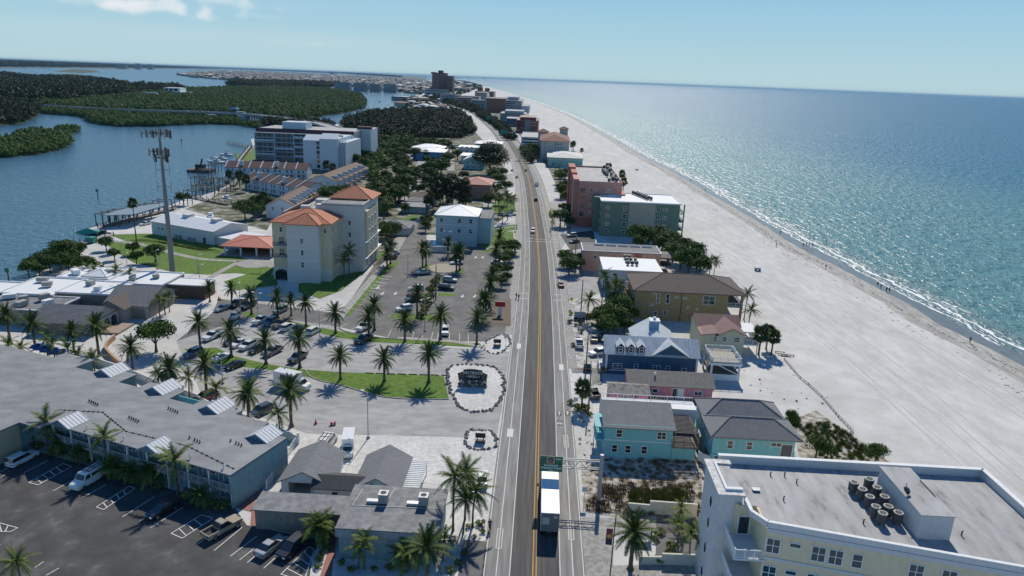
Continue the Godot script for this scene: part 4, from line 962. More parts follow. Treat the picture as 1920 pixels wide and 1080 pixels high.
# ---------------------------------------------------------------- left of the road
func ribbed(g: Geo, x0: float, x1: float, y: float, z0: float, z1: float, rise: float) -> void:
	var xc := (x0 + x1) / 2
	for s in [x0, x1]:
		slope_plate(g, [Vector3(s, y, z0), Vector3(s, y, z1), Vector3(xc, y + rise, z1), Vector3(xc, y + rise, z0)], 0.08)
		for i in 7:
			var z := lerpf(z0 + 0.1, z1 - 0.1, i / 6.0)
			g.bar(Vector3(s, y + 0.03, z), Vector3(xc, y + rise + 0.03, z), 0.06, 0.05)
func left_buildings() -> void:
	var white := wh()
	var shingle: StandardMaterial3D = mats["grey_shingle"]
	var tealgrey := W("teal_grey_wall", 0.17, 0.265, 0.29, 0.08)
	var tanwall := W("tan_wall", 0.40, 0.35, 0.24, 0.08)
	var tarred := N("motel_roof", [[0.2, 0.205, 0.213, 0.225], [0.5, 0.24, 0.25, 0.262], [0.8, 0.275, 0.285, 0.297]], Vector3(34, 34, 20), 0.75, 0.012, 0.0, 91)
	var dark := M("brown_door", 0.08, 0.06, 0.05, 0.7)
	var g: Geo
	# long two-storey motel, turned against the road
	cur = thing("motel", "long two-storey motel with grey flat roof and small white ribbed gables", "motel", Vector3(-44.3, 0, -90.3), deg_to_rad(-19.3))
	loc = true
	var outline := pv([0, 0, 0, -12.6, -6, -12.6, -6, -15.5, -13, -15.5, -13, -17.4, -22, -17.4, -22, -15.2, -27.5, -15.2, -27.5, -19, -36, -19, -36, -16.4, -41, -16.4, -41, -20.4, -49, -20.4, -49, -17.8, -54, -17.8, -54, -22, -62, -22, -62, -19.4, -90, -19.4, -90, 8.5, -41.5, 8.5, -41.5, 1.8, -37, 1.8, -37, 0])
	g = Geo.new()
	var inner := pv([-0.2, -1.9, -0.2, -12.3, -6.3, -12.3, -6.3, -15.2, -13.3, -15.2, -13.3, -17.1, -21.7, -17.1, -21.7, -14.9, -27.8, -14.9, -27.8, -18.7, -35.7, -18.7, -35.7, -16.1, -41.3, -16.1, -41.3, -20.1, -48.7, -20.1, -48.7, -17.5, -54.3, -17.5, -54.3, -21.7, -61.7, -21.7, -61.7, -19.1, -89.7, -19.1, -89.7, 8.2, -41.8, 8.2, -41.8, -0.4, -37, -1.9])
	g.prism(inner, 0, 5.35); ap("wall", g, tealgrey)
	g = Geo.new(); g.prism(outline, 5.36, 5.6); ap("roof", g, tarred)
	bp("end_wall", -0.15, 0, -12.4, 0.06, 5.34, -0.06, W("teal_end_wall", 0.2, 0.32, 0.35)); bp("yellow_wall", -21.5, 0, -17.5, -13.4, 5.3, -17.15, tanwall); bp("yellow_wall", -35.6, 0, -19.1, -28, 5.3, -18.75, tanwall); bp("yellow_wall", -48.6, 0, -20.5, -41.4, 5.3, -20.15, tanwall); bp("wing_wall", -41.75, 0, 2.0, -41.55, 5.3, 8.3, tanwall)
	bp("walkway", -41, 2.55, -1.9, -0.1, 2.75, -0.05, W("walkway_concrete", 0.3, 0.3, 0.29))
	g = Geo.new(); rail_geo(g, Vector3(-36.8, 2.75, -0.12), Vector3(-0.3, 2.75, -0.12), 1.05, 0.22); ap("walkway_railing", g, W("grey_rail", 0.36, 0.39, 0.41))
	for i in 10: bp("post", -0.35 - i * 4.05, 0, -0.35, -0.15 - i * 4.05, 5.35, -0.15, white)
	for i in 10:
		row(Vector2(-40, -1.9), Vector2(0, -1.9), [2.6 + i * 4.0], [0.9, 3.6], 1.5, 1.2); row(Vector2(-40, -1.9), Vector2(0, -1.9), [4.4 + i * 4.0 if i < 9 else 0.8], [0.05, 2.8], 0.85, 2.0, "door", white, W("teal_door", 0.12, 0.24, 0.27))
	for q in [[-13.5, -3.4, 0.0], [-32.5, -3.6, 0.0], [-1.5, -13.6, -9.8], [-15.5, -18.6, -14.2], [-29.5, -20.2, -15.8], [-44, -21.8, -17.4]]:
		var gb := Geo.new(); ribbed(gb, q[0] - 4.4, q[0], 5.62, q[1], q[2] + 0.25, 1.15)
		var r := ap("gable_roof", gb, W("white_ribbed", 0.66, 0.67, 0.68, 0.06))
		var gw := Geo.new(); gw.face([Vector3(q[0] - 4.2, 5.6, q[2]), Vector3(q[0] - 0.2, 5.6, q[2]), Vector3(q[0] - 2.2, 6.66, q[2])], Vector3(q[0] - 2.2, 5.6, q[2] - 2)); part(r, "gable_face", gw, W("slate_blue", 0.13, 0.2, 0.29))
	# small roof vents in short rows, and cable runs
	for q in [[-11, -5.5], [-25, -6.5], [-22, -11.8], [-4.6, -7.5], [-36, -8]]:
		g = Geo.new()
		for i in 5:
			if i != 3 or q[0] < -20: g.bar(Vector3(q[0] - i * 0.62, 5.6, q[1] - i * 0.1), Vector3(q[0] - i * 0.62 + 0.12, 6.0, q[1] - i * 0.1 + 0.12), 0.2)
		ap("roof_vents", g, M("dark_metal")).set_meta("kind", "stuff")
	g = Geo.new()
	for run in [[Vector3(-1, 5.64, -1.6), Vector3(-12, 5.64, -3.8), Vector3(-24, 5.64, -3.2)], [Vector3(-24, 5.64, -3.2), Vector3(-33, 5.64, -6.4), Vector3(-40, 5.64, -4)]]:
		for i in run.size() - 1:
			g.bar(run[i], run[i + 1], 0.05)
			for j in 9: g.bar(run[i].lerp(run[i + 1], j / 9.0), run[i].lerp(run[i + 1], j / 9.0) + Vector3(0.25, 0.05, 0), 0.16)
	ap("cable_run", g, M("dark_metal")).set_meta("kind", "stuff")
	for x in [-2.2, -8.5, -22, -30]:
		g = Geo.new(); g.tube([Vector3(x, 5.6, -1.1), Vector3(x, 6.2, -1.1), Vector3(x + 0.25, 6.35, -1.1)], [0.1, 0.1, 0.16], 7); ap("roof_cowl", g, white)
	for q in [[-13.6, -15.4, -6.2], [-27.3, -17.3, -22.2]]: bp("teal_upstand", q[2], 4.0, q[1], q[0], 5.34, q[1] + 0.15, W("teal_siding"))
	loc = false
	g = Geo.new()
	B("garden_wall", "low white wall with posts behind the motel beside the grill's car park", "wall", -60, -122)
	var wl := pv([-41.3, -110.4, -46, -113.2, -52.1, -116.5, -61, -121, -69.4, -126.6, -75.6, -129.3, -86.2, -135.6, -96.4, -140.1, -103.8, -141.5])
	for i in wl.size() - 1:
		g = Geo.new(); g.bar(v3(wl[i], 0.75), v3(wl[i + 1], 0.75), 0.2, 1.5); ap("panel", g, white)
		g = Geo.new(); g.bar(v3(wl[i], 0), v3(wl[i], 2.1), 0.34); ap("post", g, white)
	# office block with two roof units and its annex
	var slate_roof := N("slate_flat_roof", [[0.25, 0.13, 0.138, 0.15], [0.5, 0.175, 0.183, 0.195], [0.75, 0.22, 0.228, 0.24]], Vector3(12, 12, 12), 0.75, 0.013, 0.0, 93)
	B("motel_office", "teal-grey single-storey office with slate flat roof and two boxy roof units", "building", -19.6, -85.7)
	bp("wall", -26.0, 0, -90.9, -13.1, 4.4, -80.9, tealgrey)
	flat(-26, -90.9, -13.1, -80.9, 4.6, slate_roof, 0.35, 0.0)
	bp("fascia", -26.3, 3.5, -80.86, -12.8, 4.62, -80.5, W("pale_fascia", 0.24, 0.29, 0.32))
	row(Vector2(-26, -80.9), Vector2(-13.1, -80.9), [10.6], [1.2], 1.6, 1.3); bp("shutter_panel", -24.6, 2.75, -80.86, -19.4, 3.3, -80.78, W("louvre", 0.25, 0.28, 0.3))
	for i in 9: bp("siding_joint", -25.6 + i * 1.5, 0.1, -80.9, -25.54 + i * 1.5, 3.4, -80.86, W("teal_end_wall", 0.2, 0.32, 0.35))
	for x in [-21.3, -15.7]:
		var o := thing("roof_unit", "boxy pale roof unit with round fan on the office's slate roof, %s of the two" % ["left" if x < -20 else "right"], "air conditioner", Vector3(x, 4.76, -87.0), 0.0, "units on the office roof")
		g = Geo.new(); g.box(-0.62, 0.15, -0.62, 0.62, 1.5, 0.62); part(o, "casing", g, W("unit_beige", 0.33, 0.33, 0.31))
		g = Geo.new(); g.box(-0.66, 1.5, -0.66, 0.66, 1.58, 0.66); var lid := part(o, "lid", g, M("unit_lid", 0.62, 0.62, 0.6, 0.6))
		g = Geo.new(); var disc := PackedVector2Array()
		for i in 16: disc.append(Vector2(cos(TAU * i / 16), sin(TAU * i / 16)) * 0.42)
		g.prism(disc, 1.582, 1.6); part(lid, "fan", g, M("condenser_hole", 0.012, 0.012, 0.014, 0.7))
		g = Geo.new(); g.box(-2.3, 0.05, -0.2, -0.63, 0.42, 0.5); part(o, "duct", g, M("duct_metal", 0.5, 0.51, 0.52, 0.4, 0.3))
		g = Geo.new(); g.box(-0.6, 0, -0.6, 0.6, 0.15, 0.6); part(o, "base", g, M("dark_metal"))
	g = Geo.new(); g.bar(Vector3(-25.4, 4.82, -85.8), Vector3(-13.4, 4.82, -86.2), 0.06); g.bar(Vector3(-25.4, 4.82, -85.8), Vector3(-24.9, 4.82, -90), 0.06); g.bar(Vector3(-20.4, 4.84, -90.6), Vector3(-20.8, 4.84, -87.6), 0.07); ap("conduit", g, M("unit_lid", 0.62, 0.62, 0.6))
	B("office_annex", "low tan annex with grey flat roof joined to the office", "building", -33, -87.7)
	bp("wall", -39.2, 0, -89.7, -26.4, 3.2, -86.0, W("annex_tan", 0.26, 0.235, 0.2)); flat(-39.2, -89.7, -26.4, -85.8, 3.3, slate_roof, 0.4, 0.0)
	# gabled cottage behind
	var pale := W("pale_siding", 0.52, 0.58, 0.60, 0.05)
	B("gabled_cottage", "grey-roofed cottage of two gabled wings with white slatted awning", "house", -30, -99)
	bp("left_wing", -38.6, 0, -103.6, -31.6, 2.6, -99.6, pale); bp("carport_pier", -38.6, 0, -99.6, -37.5, 2.6, -94.6, pale); bp("carport_pier", -34.1, 0, -99.6, -31.6, 2.6, -94.6, pale); bp("carport_lintel", -37.5, 2.3, -94.9, -34.1, 2.6, -94.6, pale); gable(-38.6, -103.6, -31.6, -94.6, 2.6, 1.7, false, shingle, pale, 0.5)
	bp("right_wing", -27.2, 0, -103.2, -20.6, 2.6, -93.8, pale); gable(-27.2, -103.2, -20.6, -93.8, 2.6, 1.8, false, shingle, pale, 0.5)
	bp("link", -33, 0, -97.4, -26, 2.5, -93.2, pale); gable(-33.4, -97.4, -25.6, -93.2, 2.5, 0.9, true, N("dark_shingle", [[0.3, 0.055, 0.058, 0.062], [0.7, 0.085, 0.09, 0.095]], Vector3(5, 5, 2.2), 0.9, 0.02, 3.0, 95), pale, 0.3)
	row(Vector2(-33, -93.2), Vector2(-26, -93.2), [3.0], [0.8], 0.9, 1.3); row(Vector2(-27.2, -93.8), Vector2(-20.6, -93.8), [2.6], [2.6], 0.7, 0.8)
	for i in 16: bp("awning_slat", -20.1, 2.45, -102.8 + i * 0.56, -17.6, 2.6, -102.55 + i * 0.56, white)
	g = Geo.new()
	for z in [-102.6, -94.2]: g.bar(Vector3(-17.8, 0, z), Vector3(-17.8, 2.45, z), 0.15)
	g.bar(Vector3(-17.8, 2.4, -102.7), Vector3(-17.8, 2.4, -94), 0.12); ap("awning_frame", g, white)
	B("picket_fence", "white rail fence between the motel end and the gabled cottage", "fence", -42, -100)
	g = Geo.new(); rail_geo(g, v3(V(-41.4, -95.9)), v3(V(-41.5, -111.1)), 1.5, 0.4); ap("rails", g, white)
	# cream five-storey hotel with orange tiled roofs
	var cream := W("hotel_cream", 0.58, 0.50, 0.35, 0.06)
	var palew := W("hotel_white", 0.58, 0.57, 0.53, 0.05)
	var tile := N("orange_tile", [[0.25, 0.36, 0.11, 0.055], [0.5, 0.46, 0.155, 0.08], [0.75, 0.54, 0.21, 0.115]], Vector3(4, 4, 1.6), 0.8, 0.022, 4.0, 97)
	B("cream_hotel", "cream five-storey hotel with orange tiled roofs beside the car park", "hotel", -72, -228)
	bp("front_wall", -82, 0, -227, -64.4, 18, -210.4, cream); bp("front_bay", -76.8, 0, -210.4, -67.2, 18, -207.8, palew)
	bp("base_wall", -82.15, 0, -210.5, -64.3, 3.9, -210.2, palew); bp("bay_base", -77, 0, -207.9, -67, 3.9, -207.6, palew)
	bp("tower_wall", -70.4, 0, -245.6, -57.6, 21.4, -223.6, palew); bp("tower_side", -57.62, 4.4, -240.5, -56.7, 19.4, -226.2, cream)
	bp("rear_wall", -84.4, 0, -258, -68, 17, -227.02, cream)
	hip(-82, -227, -64.4, -210.4, 18.05, 3.0, tile, 0.7); hip(-76.8, -217, -67.2, -207.8, 18.1, 2.6, tile, 0.7, "bay_roof")
	flat(-70.4, -234, -57.6, -223.6, 21.42, membrane_dark(), 0.3, 0.7, palew); hip(-70.6, -246, -57.2, -233.5, 22.2, 3.4, tile, 0.7, "tower_roof")
	flat(-84.4, -258, -68, -227.6, 17.02, mats["roof_membrane"], 0.0, 0.9, palew)
	g = Geo.new(); slope_plate(g, [Vector3(-85.6, 16.8, -258.5), Vector3(-85.6, 16.8, -227.2), Vector3(-82.2, 19.0, -227.2), Vector3(-82.2, 19.0, -258.5)]); ap("eave_roof", g, tile)
	for y in [6.9, 10.5, 14.1]: bp("string_course", -77, y, -207.8, -67, y + 0.15, -207.7, white)
	bp("tower_band", -57.65, 9.4, -245, -56.6, 9.7, -224, white); bp("tower_band", -58, 4.2, -245.7, -56.5, 4.5, -223.5, white)
	row(Vector2(-76.8, -207.8), Vector2(-67.2, -207.8), [4.6], [4.9, 8.6, 12.2, 15.2].slice(0, 3), 0.8, 1.5); row(Vector2(-82, -210.4), Vector2(-76.8, -210.4), [2.7], [15.0], 0.8, 1.4); row(Vector2(-82, -210.4), Vector2(-76.8, -210.4), [2.7], [11.2, 7.6], 1.5, 2.2)
	row(Vector2(-67.2, -210.4), Vector2(-64.4, -210.4), [1.4], [15.2], 0.8, 1.4)
	for y in [10.9, 7.3]:
		var b := bp("balcony", -81.6, y - 0.2, -210.3, -77.2, y, -208.9, palew); g = Geo.new(); rail_geo(g, Vector3(-81.5, y, -209), Vector3(-77.3, y, -209), 1.0, 0.3); part(b, "railing", g, M("dark_metal"))
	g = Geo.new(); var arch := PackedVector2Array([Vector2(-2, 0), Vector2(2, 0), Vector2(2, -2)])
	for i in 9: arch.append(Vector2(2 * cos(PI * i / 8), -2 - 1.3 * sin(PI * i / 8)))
	g.prism(arch, 0, 0.1); var door := part(cur, "arch_shade_glass", g, glass()); door.rotation.x = PI / 2; door.position = Vector3(-79.6, 0.05, -210.1) - cur.position  # dark glass sheet painted in for the shade inside the open arch
	row(Vector2(-64.4, -210.4), Vector2(-64.4, -227), [3, 9], [15, 11.2, 7.6, 1.2], 1.1, 1.7); row(Vector2(-64.4, -227), Vector2(-64.4, -226.9), [], [], 1, 1)
	row(Vector2(-70.4, -223.6), Vector2(-57.6, -223.6), [8.6], [15.2, 11.4], 0.8, 1.4); row(Vector2(-56.7, -226.2), Vector2(-56.7, -240.5), [2.5, 6.8, 11.2], [6.2, 10.6, 14.6], 1.5, 2.4); row(Vector2(-57.6, -224), Vector2(-57.6, -245), [4, 10, 16], [0.6], 2.4, 2.6)
	for q in [[-81, -236, 3, 2], [-77, -240, 4, 2.6], [-80, -250, 4, 3], [-75, -246, 3, 2]]: bp("roof_plant", q[0], 17.2, q[1], q[0] + q[2], 18.9, q[1] + q[3], palew)
	# restaurant with grey gabled roofs and white flat roofs
	var rgrey := N("restaurant_shingle", [[0.25, 0.135, 0.138, 0.146], [0.5, 0.175, 0.178, 0.186], [0.75, 0.215, 0.218, 0.226]], Vector3(9, 9, 3), 0.9, 0.016, 3.0, 99)
	var rtan := W("restaurant_tan", 0.22, 0.2, 0.17, 0.08)
	var rtrim := W("restaurant_trim", 0.36, 0.34, 0.31, 0.05)
	B("restaurant", "restaurant of grey gabled wings with arched porch and white flat roofs behind", "restaurant", -113, -168)
	bp("front_wing", -119, 0, -165.8, -105.2, 3.2, -155.2, rtan); gable(-119, -165.8, -105.2, -155.2, 3.2, 2.5, true, rgrey, rtrim, 0.6)
	bp("porch_front", -105.19, 0, -165.6, -104.9, 3.2, -155.4, rtrim)
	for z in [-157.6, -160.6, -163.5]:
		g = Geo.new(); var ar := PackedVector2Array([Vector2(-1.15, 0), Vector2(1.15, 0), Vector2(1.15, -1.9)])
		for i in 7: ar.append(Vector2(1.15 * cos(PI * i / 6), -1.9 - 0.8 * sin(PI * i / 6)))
		g.prism(ar, 0, 0.05); var a := part(cur, "arch_shade_glass", g, glass()); a.rotation = Vector3(PI / 2, PI / 2, 0); a.position = Vector3(-104.88, 0.02, z) - cur.position  # open porch arches: their inner shade is put in as dark glass
	bp("centre_wing", -110.5, 0, -172, -103.5, 3.6, -165.82, rtrim); gable(-110.5, -172, -103.5, -165.82, 3.6, 1.9, false, N("brown_tile"), rtrim, 0.6)
	bp("right_wing", -110, 0, -183, -99.3, 3.6, -168.8, rtrim); gable(-110, -183, -99.3, -168.8, 3.6, 2.9, true, rgrey, rtrim, 0.6)
	for q in [[-103.2, -99.9]]: bp("panel", q[0], 0.2, -168.8, q[1], 2.9, -168.7, rtan)
	for i in 3: bp("panel", -99.3, 0.2, -182 + i * 4.4, -99.2, 3.0, -178.4 + i * 4.4, rtan)
	row(Vector2(-103.4, -168.8), Vector2(-99.3, -168.8), [0.7, 1.5, 2.3, 3.1], [3.0], 0.5, 0.35)
	var cool := W("cool_white_roof", 0.66, 0.68, 0.69, 0.08)
	for q in [[-139, -186, -125, -171, 4.2, cool], [-137, -171, -118, -160, 3.8, slate_roof], [-125, -184, -110.6, -172.5, 4.6, cool], [-134, -199, -119, -186.5, 4.4, cool], [-118.8, -196, -103, -183.5, 4.4, cool], [-160, -181, -139.2, -168, 4.0, cool], [-155, -167.5, -137.2, -156, 3.6, slate_roof]]:
		bp("rear_wall", q[0], 0, q[1], q[2], q[4], q[3], rtan); flat(q[0], q[1], q[2], q[3], q[4], q[5], 0.2, 0.45, white)
	hip(-128, -197, -121, -188, 4.9, 1.2, cool, 0.2)
	bp("lean_to", -103.4, 0, -193, -92.8, 3.9, -186.6, W("timber_brown", 0.12, 0.085, 0.06)); flat(-103.4, -193, -92.8, -186.6, 3.9, cool, 0.3, 0.3)
	bp("entry_ramp", -104.6, 0, -164, -100.2, 0.5, -157, W("boardwalk", 0.33, 0.25, 0.2))
	var un := 0
	for q in [[-135, -182], [-131, -178], [-134, -168], [-129, -166], [-125, -168], [-121, -163.5], [-127, -162.5], [-120.5, -180], [-116, -176], [-113, -187], [-108, -190], [-131, -190], [-146, -172], [-148, -163], [-142, -160], [-123, -192]]:
		un += 1
		var o := thing("roof_unit", "pale boxy ventilation unit among the clutter on the restaurant's flat roofs", "air conditioner", Vector3(q[0], 4.1 + (0.6 if q[1] < -171 else 0.0), q[1]), 0.2 * un, "units on the restaurant roofs")
		var w := rng.randf_range(0.9, 1.7); g = Geo.new(); g.box(-w, 0.1, -0.8, w, rng.randf_range(1.0, 1.7), 0.8); part(o, "casing", g, W("unit_beige", 0.33, 0.33, 0.31) if un % 3 else cool)
		g = Geo.new(); g.box(-w * 0.7, 0, -0.6, w * 0.7, 0.1, 0.6); part(o, "base", g, M("dark_metal"))
	# white civic hall, turned
	cur = thing("civic_hall", "long white hall with white metal roof and two ridge vents by the bay", "hall", Vector3(-118.5, 0, -249.8), deg_to_rad(-24.0))
	loc = true
	var hallw := W("hall_white", 0.56, 0.57, 0.56, 0.06)
	bp("wall", -33, 0, -16, 0, 5.0, 0, hallw); gable(-33, -16, 0, 0, 5.0, 1.9, true, W("hall_roof", 0.62, 0.64, 0.66, 0.06, 0.5), hallw, 0.4)
	for x in [-22.0, -7.0]:
		bp("vent_box", x - 1.4, 6.3, -9.6, x + 1.4, 7.8, -6.4, hallw)
	bp("annex", 0.05, 0, -13, 12, 2.9, -1, hallw); flat(0.05, -13, 12, -1, 2.9, W("hall_roof", 0.62, 0.64, 0.66), 0.4, 0)
	row(Vector2(-33, 0), Vector2(0, 0), [4, 6], [2.4], 1.2, 0.6); row(Vector2(-33, 0), Vector2(0, 0), [28], [0.05], 1.6, 2.2, "door", white, dark)
	for x in [-20.0, -18.2, -13, -11]: bp("plant_unit", x, 0, 0.05, x + 1.2, 1.4, 1.0, W("unit_beige", 0.33, 0.33, 0.31))
	loc = false
	B("picnic_pavilion", "open picnic pavilion with orange-red metal roof on white posts", "pavilion", -101, -245)
	hip(-109.6, -253.5, -92.4, -236.5, 3.4, 1.7, W("red_metal_roof", 0.40, 0.115, 0.075, 0.08, 0.6), 0.8)
	for x in [-109, -103.5, -98, -93]:
		for z in [-253, -237]: bp("post", x - 0.25, 0, z - 0.25, x + 0.25, 3.2, z + 0.25, white)
	bp("floor", -111, 0, -255, -91, 0.1, -235, mats["concrete"]); bp("tables", -107, 0.1, -249, -95, 0.75, -241, dark)
	# pale blue house
	var pblue := W("pale_blue_house", 0.36, 0.47, 0.52, 0.06)
	B("pale_blue_house", "pale blue three-storey house with white hipped metal roof facing the car park", "house", -33, -274)
	bp("wall", -40.4, 0, -282.5, -25, 11.6, -266.4, pblue); hip(-40.4, -282.5, -25, -266.4, 11.8, 2.8, W("white_metal_roof", 0.74, 0.75, 0.76, 0.05, 0.5), 0.7)
	bp("band", -40.5, 8.0, -266.4, -24.9, 8.15, -266.3, white); bp("rear_wing", -24.95, 0, -290, -20, 10, -272, pblue); flat(-24.95, -290, -20, -272, 10, W("grey_gravel_roof", 0.2, 0.2, 0.2), 0.2, 0)
	row(Vector2(-40.4, -266.4), Vector2(-25, -266.4), [2.1, 8.9, 13.2], [9.0, 5.2], 1.1, 1.5); row(Vector2(-25, -266.4), Vector2(-25, -282.5), [5, 10], [9, 5.2], 1.1, 1.4)
	bp("pool_terrace", -42, 0, -265, -33.4, 2.2, -255, W("hall_white", 0.56, 0.57, 0.56)); bp("pool", -41, 2.2, -263, -35, 2.24, -258, M("pool_water", 0.06, 0.3, 0.32, 0.1))
	for q in [[-67.5, -295, -53.5, -281, 2.8, 2.2, "low bungalow with grey hipped roof beside the car park", mats["grey_shingle"], "bungalow"], [-66, -340, -54, -330, 3, 1.3, "small white and teal cottage behind the grey bungalow", W("pale_shingle", 0.36, 0.37, 0.38), "cottage"], [-68, -372, -54, -358, 3, 1.6, "bungalow with dark brown roof among the trees", mats["brown_tile"], "bungalow"], [-66, -356, -54, -345, 3, 1.2, "grey flat-pitched bungalow between cottage and brown-roofed bungalow", mats["grey_gravel_roof"], "bungalow"]]:
		B(q[8], q[6], "house", (q[0] + q[2]) / 2, (q[1] + q[3]) / 2); bp("wall", q[0], 0, q[1], q[2], q[4], q[3], W("teal_end_wall", 0.2, 0.32, 0.35) if "teal" in q[6] else hallw); hip(q[0], q[1], q[2], q[3], q[4] + 0.1, q[5], q[7], 0.6); row(Vector2(q[0], q[3]), Vector2(q[2], q[3]), [2, 5, 9], [1.0], 1.1, 1.1)
	B("tiled_house", "salmon house with pink tiled roof standing behind dark trees", "house", -36, -390)
	bp("wall", -43.4, 0, -400, -28, 7.6, -378.4, W("salmon_stucco", 0.40, 0.2, 0.15)); hip(-43.4, -400, -28, -378.4, 7.7, 2.4, N("pink_tile", [[0.3, 0.40, 0.17, 0.13], [0.7, 0.5, 0.25, 0.2]], Vector3(6, 6, 2), 0.8, 0.02, 0.0, 101), 0.8); row(Vector2(-43.4, -378.4), Vector2(-28, -378.4), [4, 9, 13], [1.2, 4.6], 1.2, 1.4); row(Vector2(-28, -378.4), Vector2(-28, -400), [4, 9, 15], [1.2, 4.6], 1.2, 1.4)
	var whiter := W("white_metal_roof", 0.74, 0.75, 0.76)
	for q in [[-99, -568, -76, -548, 6.4, W("azure_siding", 0.07, 0.25, 0.52), "bright blue house with white roof among the trees", false], [-104, -590, -80, -572, 7, hallw, "white house behind the bright blue house", false], [-72, -630, -55, -612, 5, hallw, "white flat-roofed house farthest along the lane", true], [-56, -532, -42, -505, 6.2, W("seafoam_siding", 0.3, 0.5, 0.48), "pale green house with grey gabled roof by the big dark tree", true], [-60, -660, -38, -635, 6.6, W("green_siding", 0.05, 0.3, 0.24), "emerald green house with white hipped roof near the road", false], [-62, -560, -44, -540, 5.5, hallw, "white flat-roofed house between the green houses", true]]:
		B("island_house", q[6], "house", (q[0] + q[2]) / 2, (q[1] + q[3]) / 2); bp("wall", q[0], 0, q[1], q[2], q[4], q[3], q[5])
		if q[7] and "gabled" in q[6]: gable(q[0], q[1], q[2], q[3], q[4], 3, false, mats["pale_metal_roof"], q[5], 0.6)
		elif q[7]: flat(q[0], q[1], q[2], q[3], q[4], whiter, 0.8, 0)
		else: hip(q[0], q[1], q[2], q[3], q[4] + 0.1, 2.4, whiter, 1.0)
		row(Vector2(q[0], q[3]), Vector2(q[2], q[3]), [3, 7, 11], [1, 4], 1.4, 1.5)
	condos()
func membrane_dark() -> Material: return mats["slate_flat_roof"]
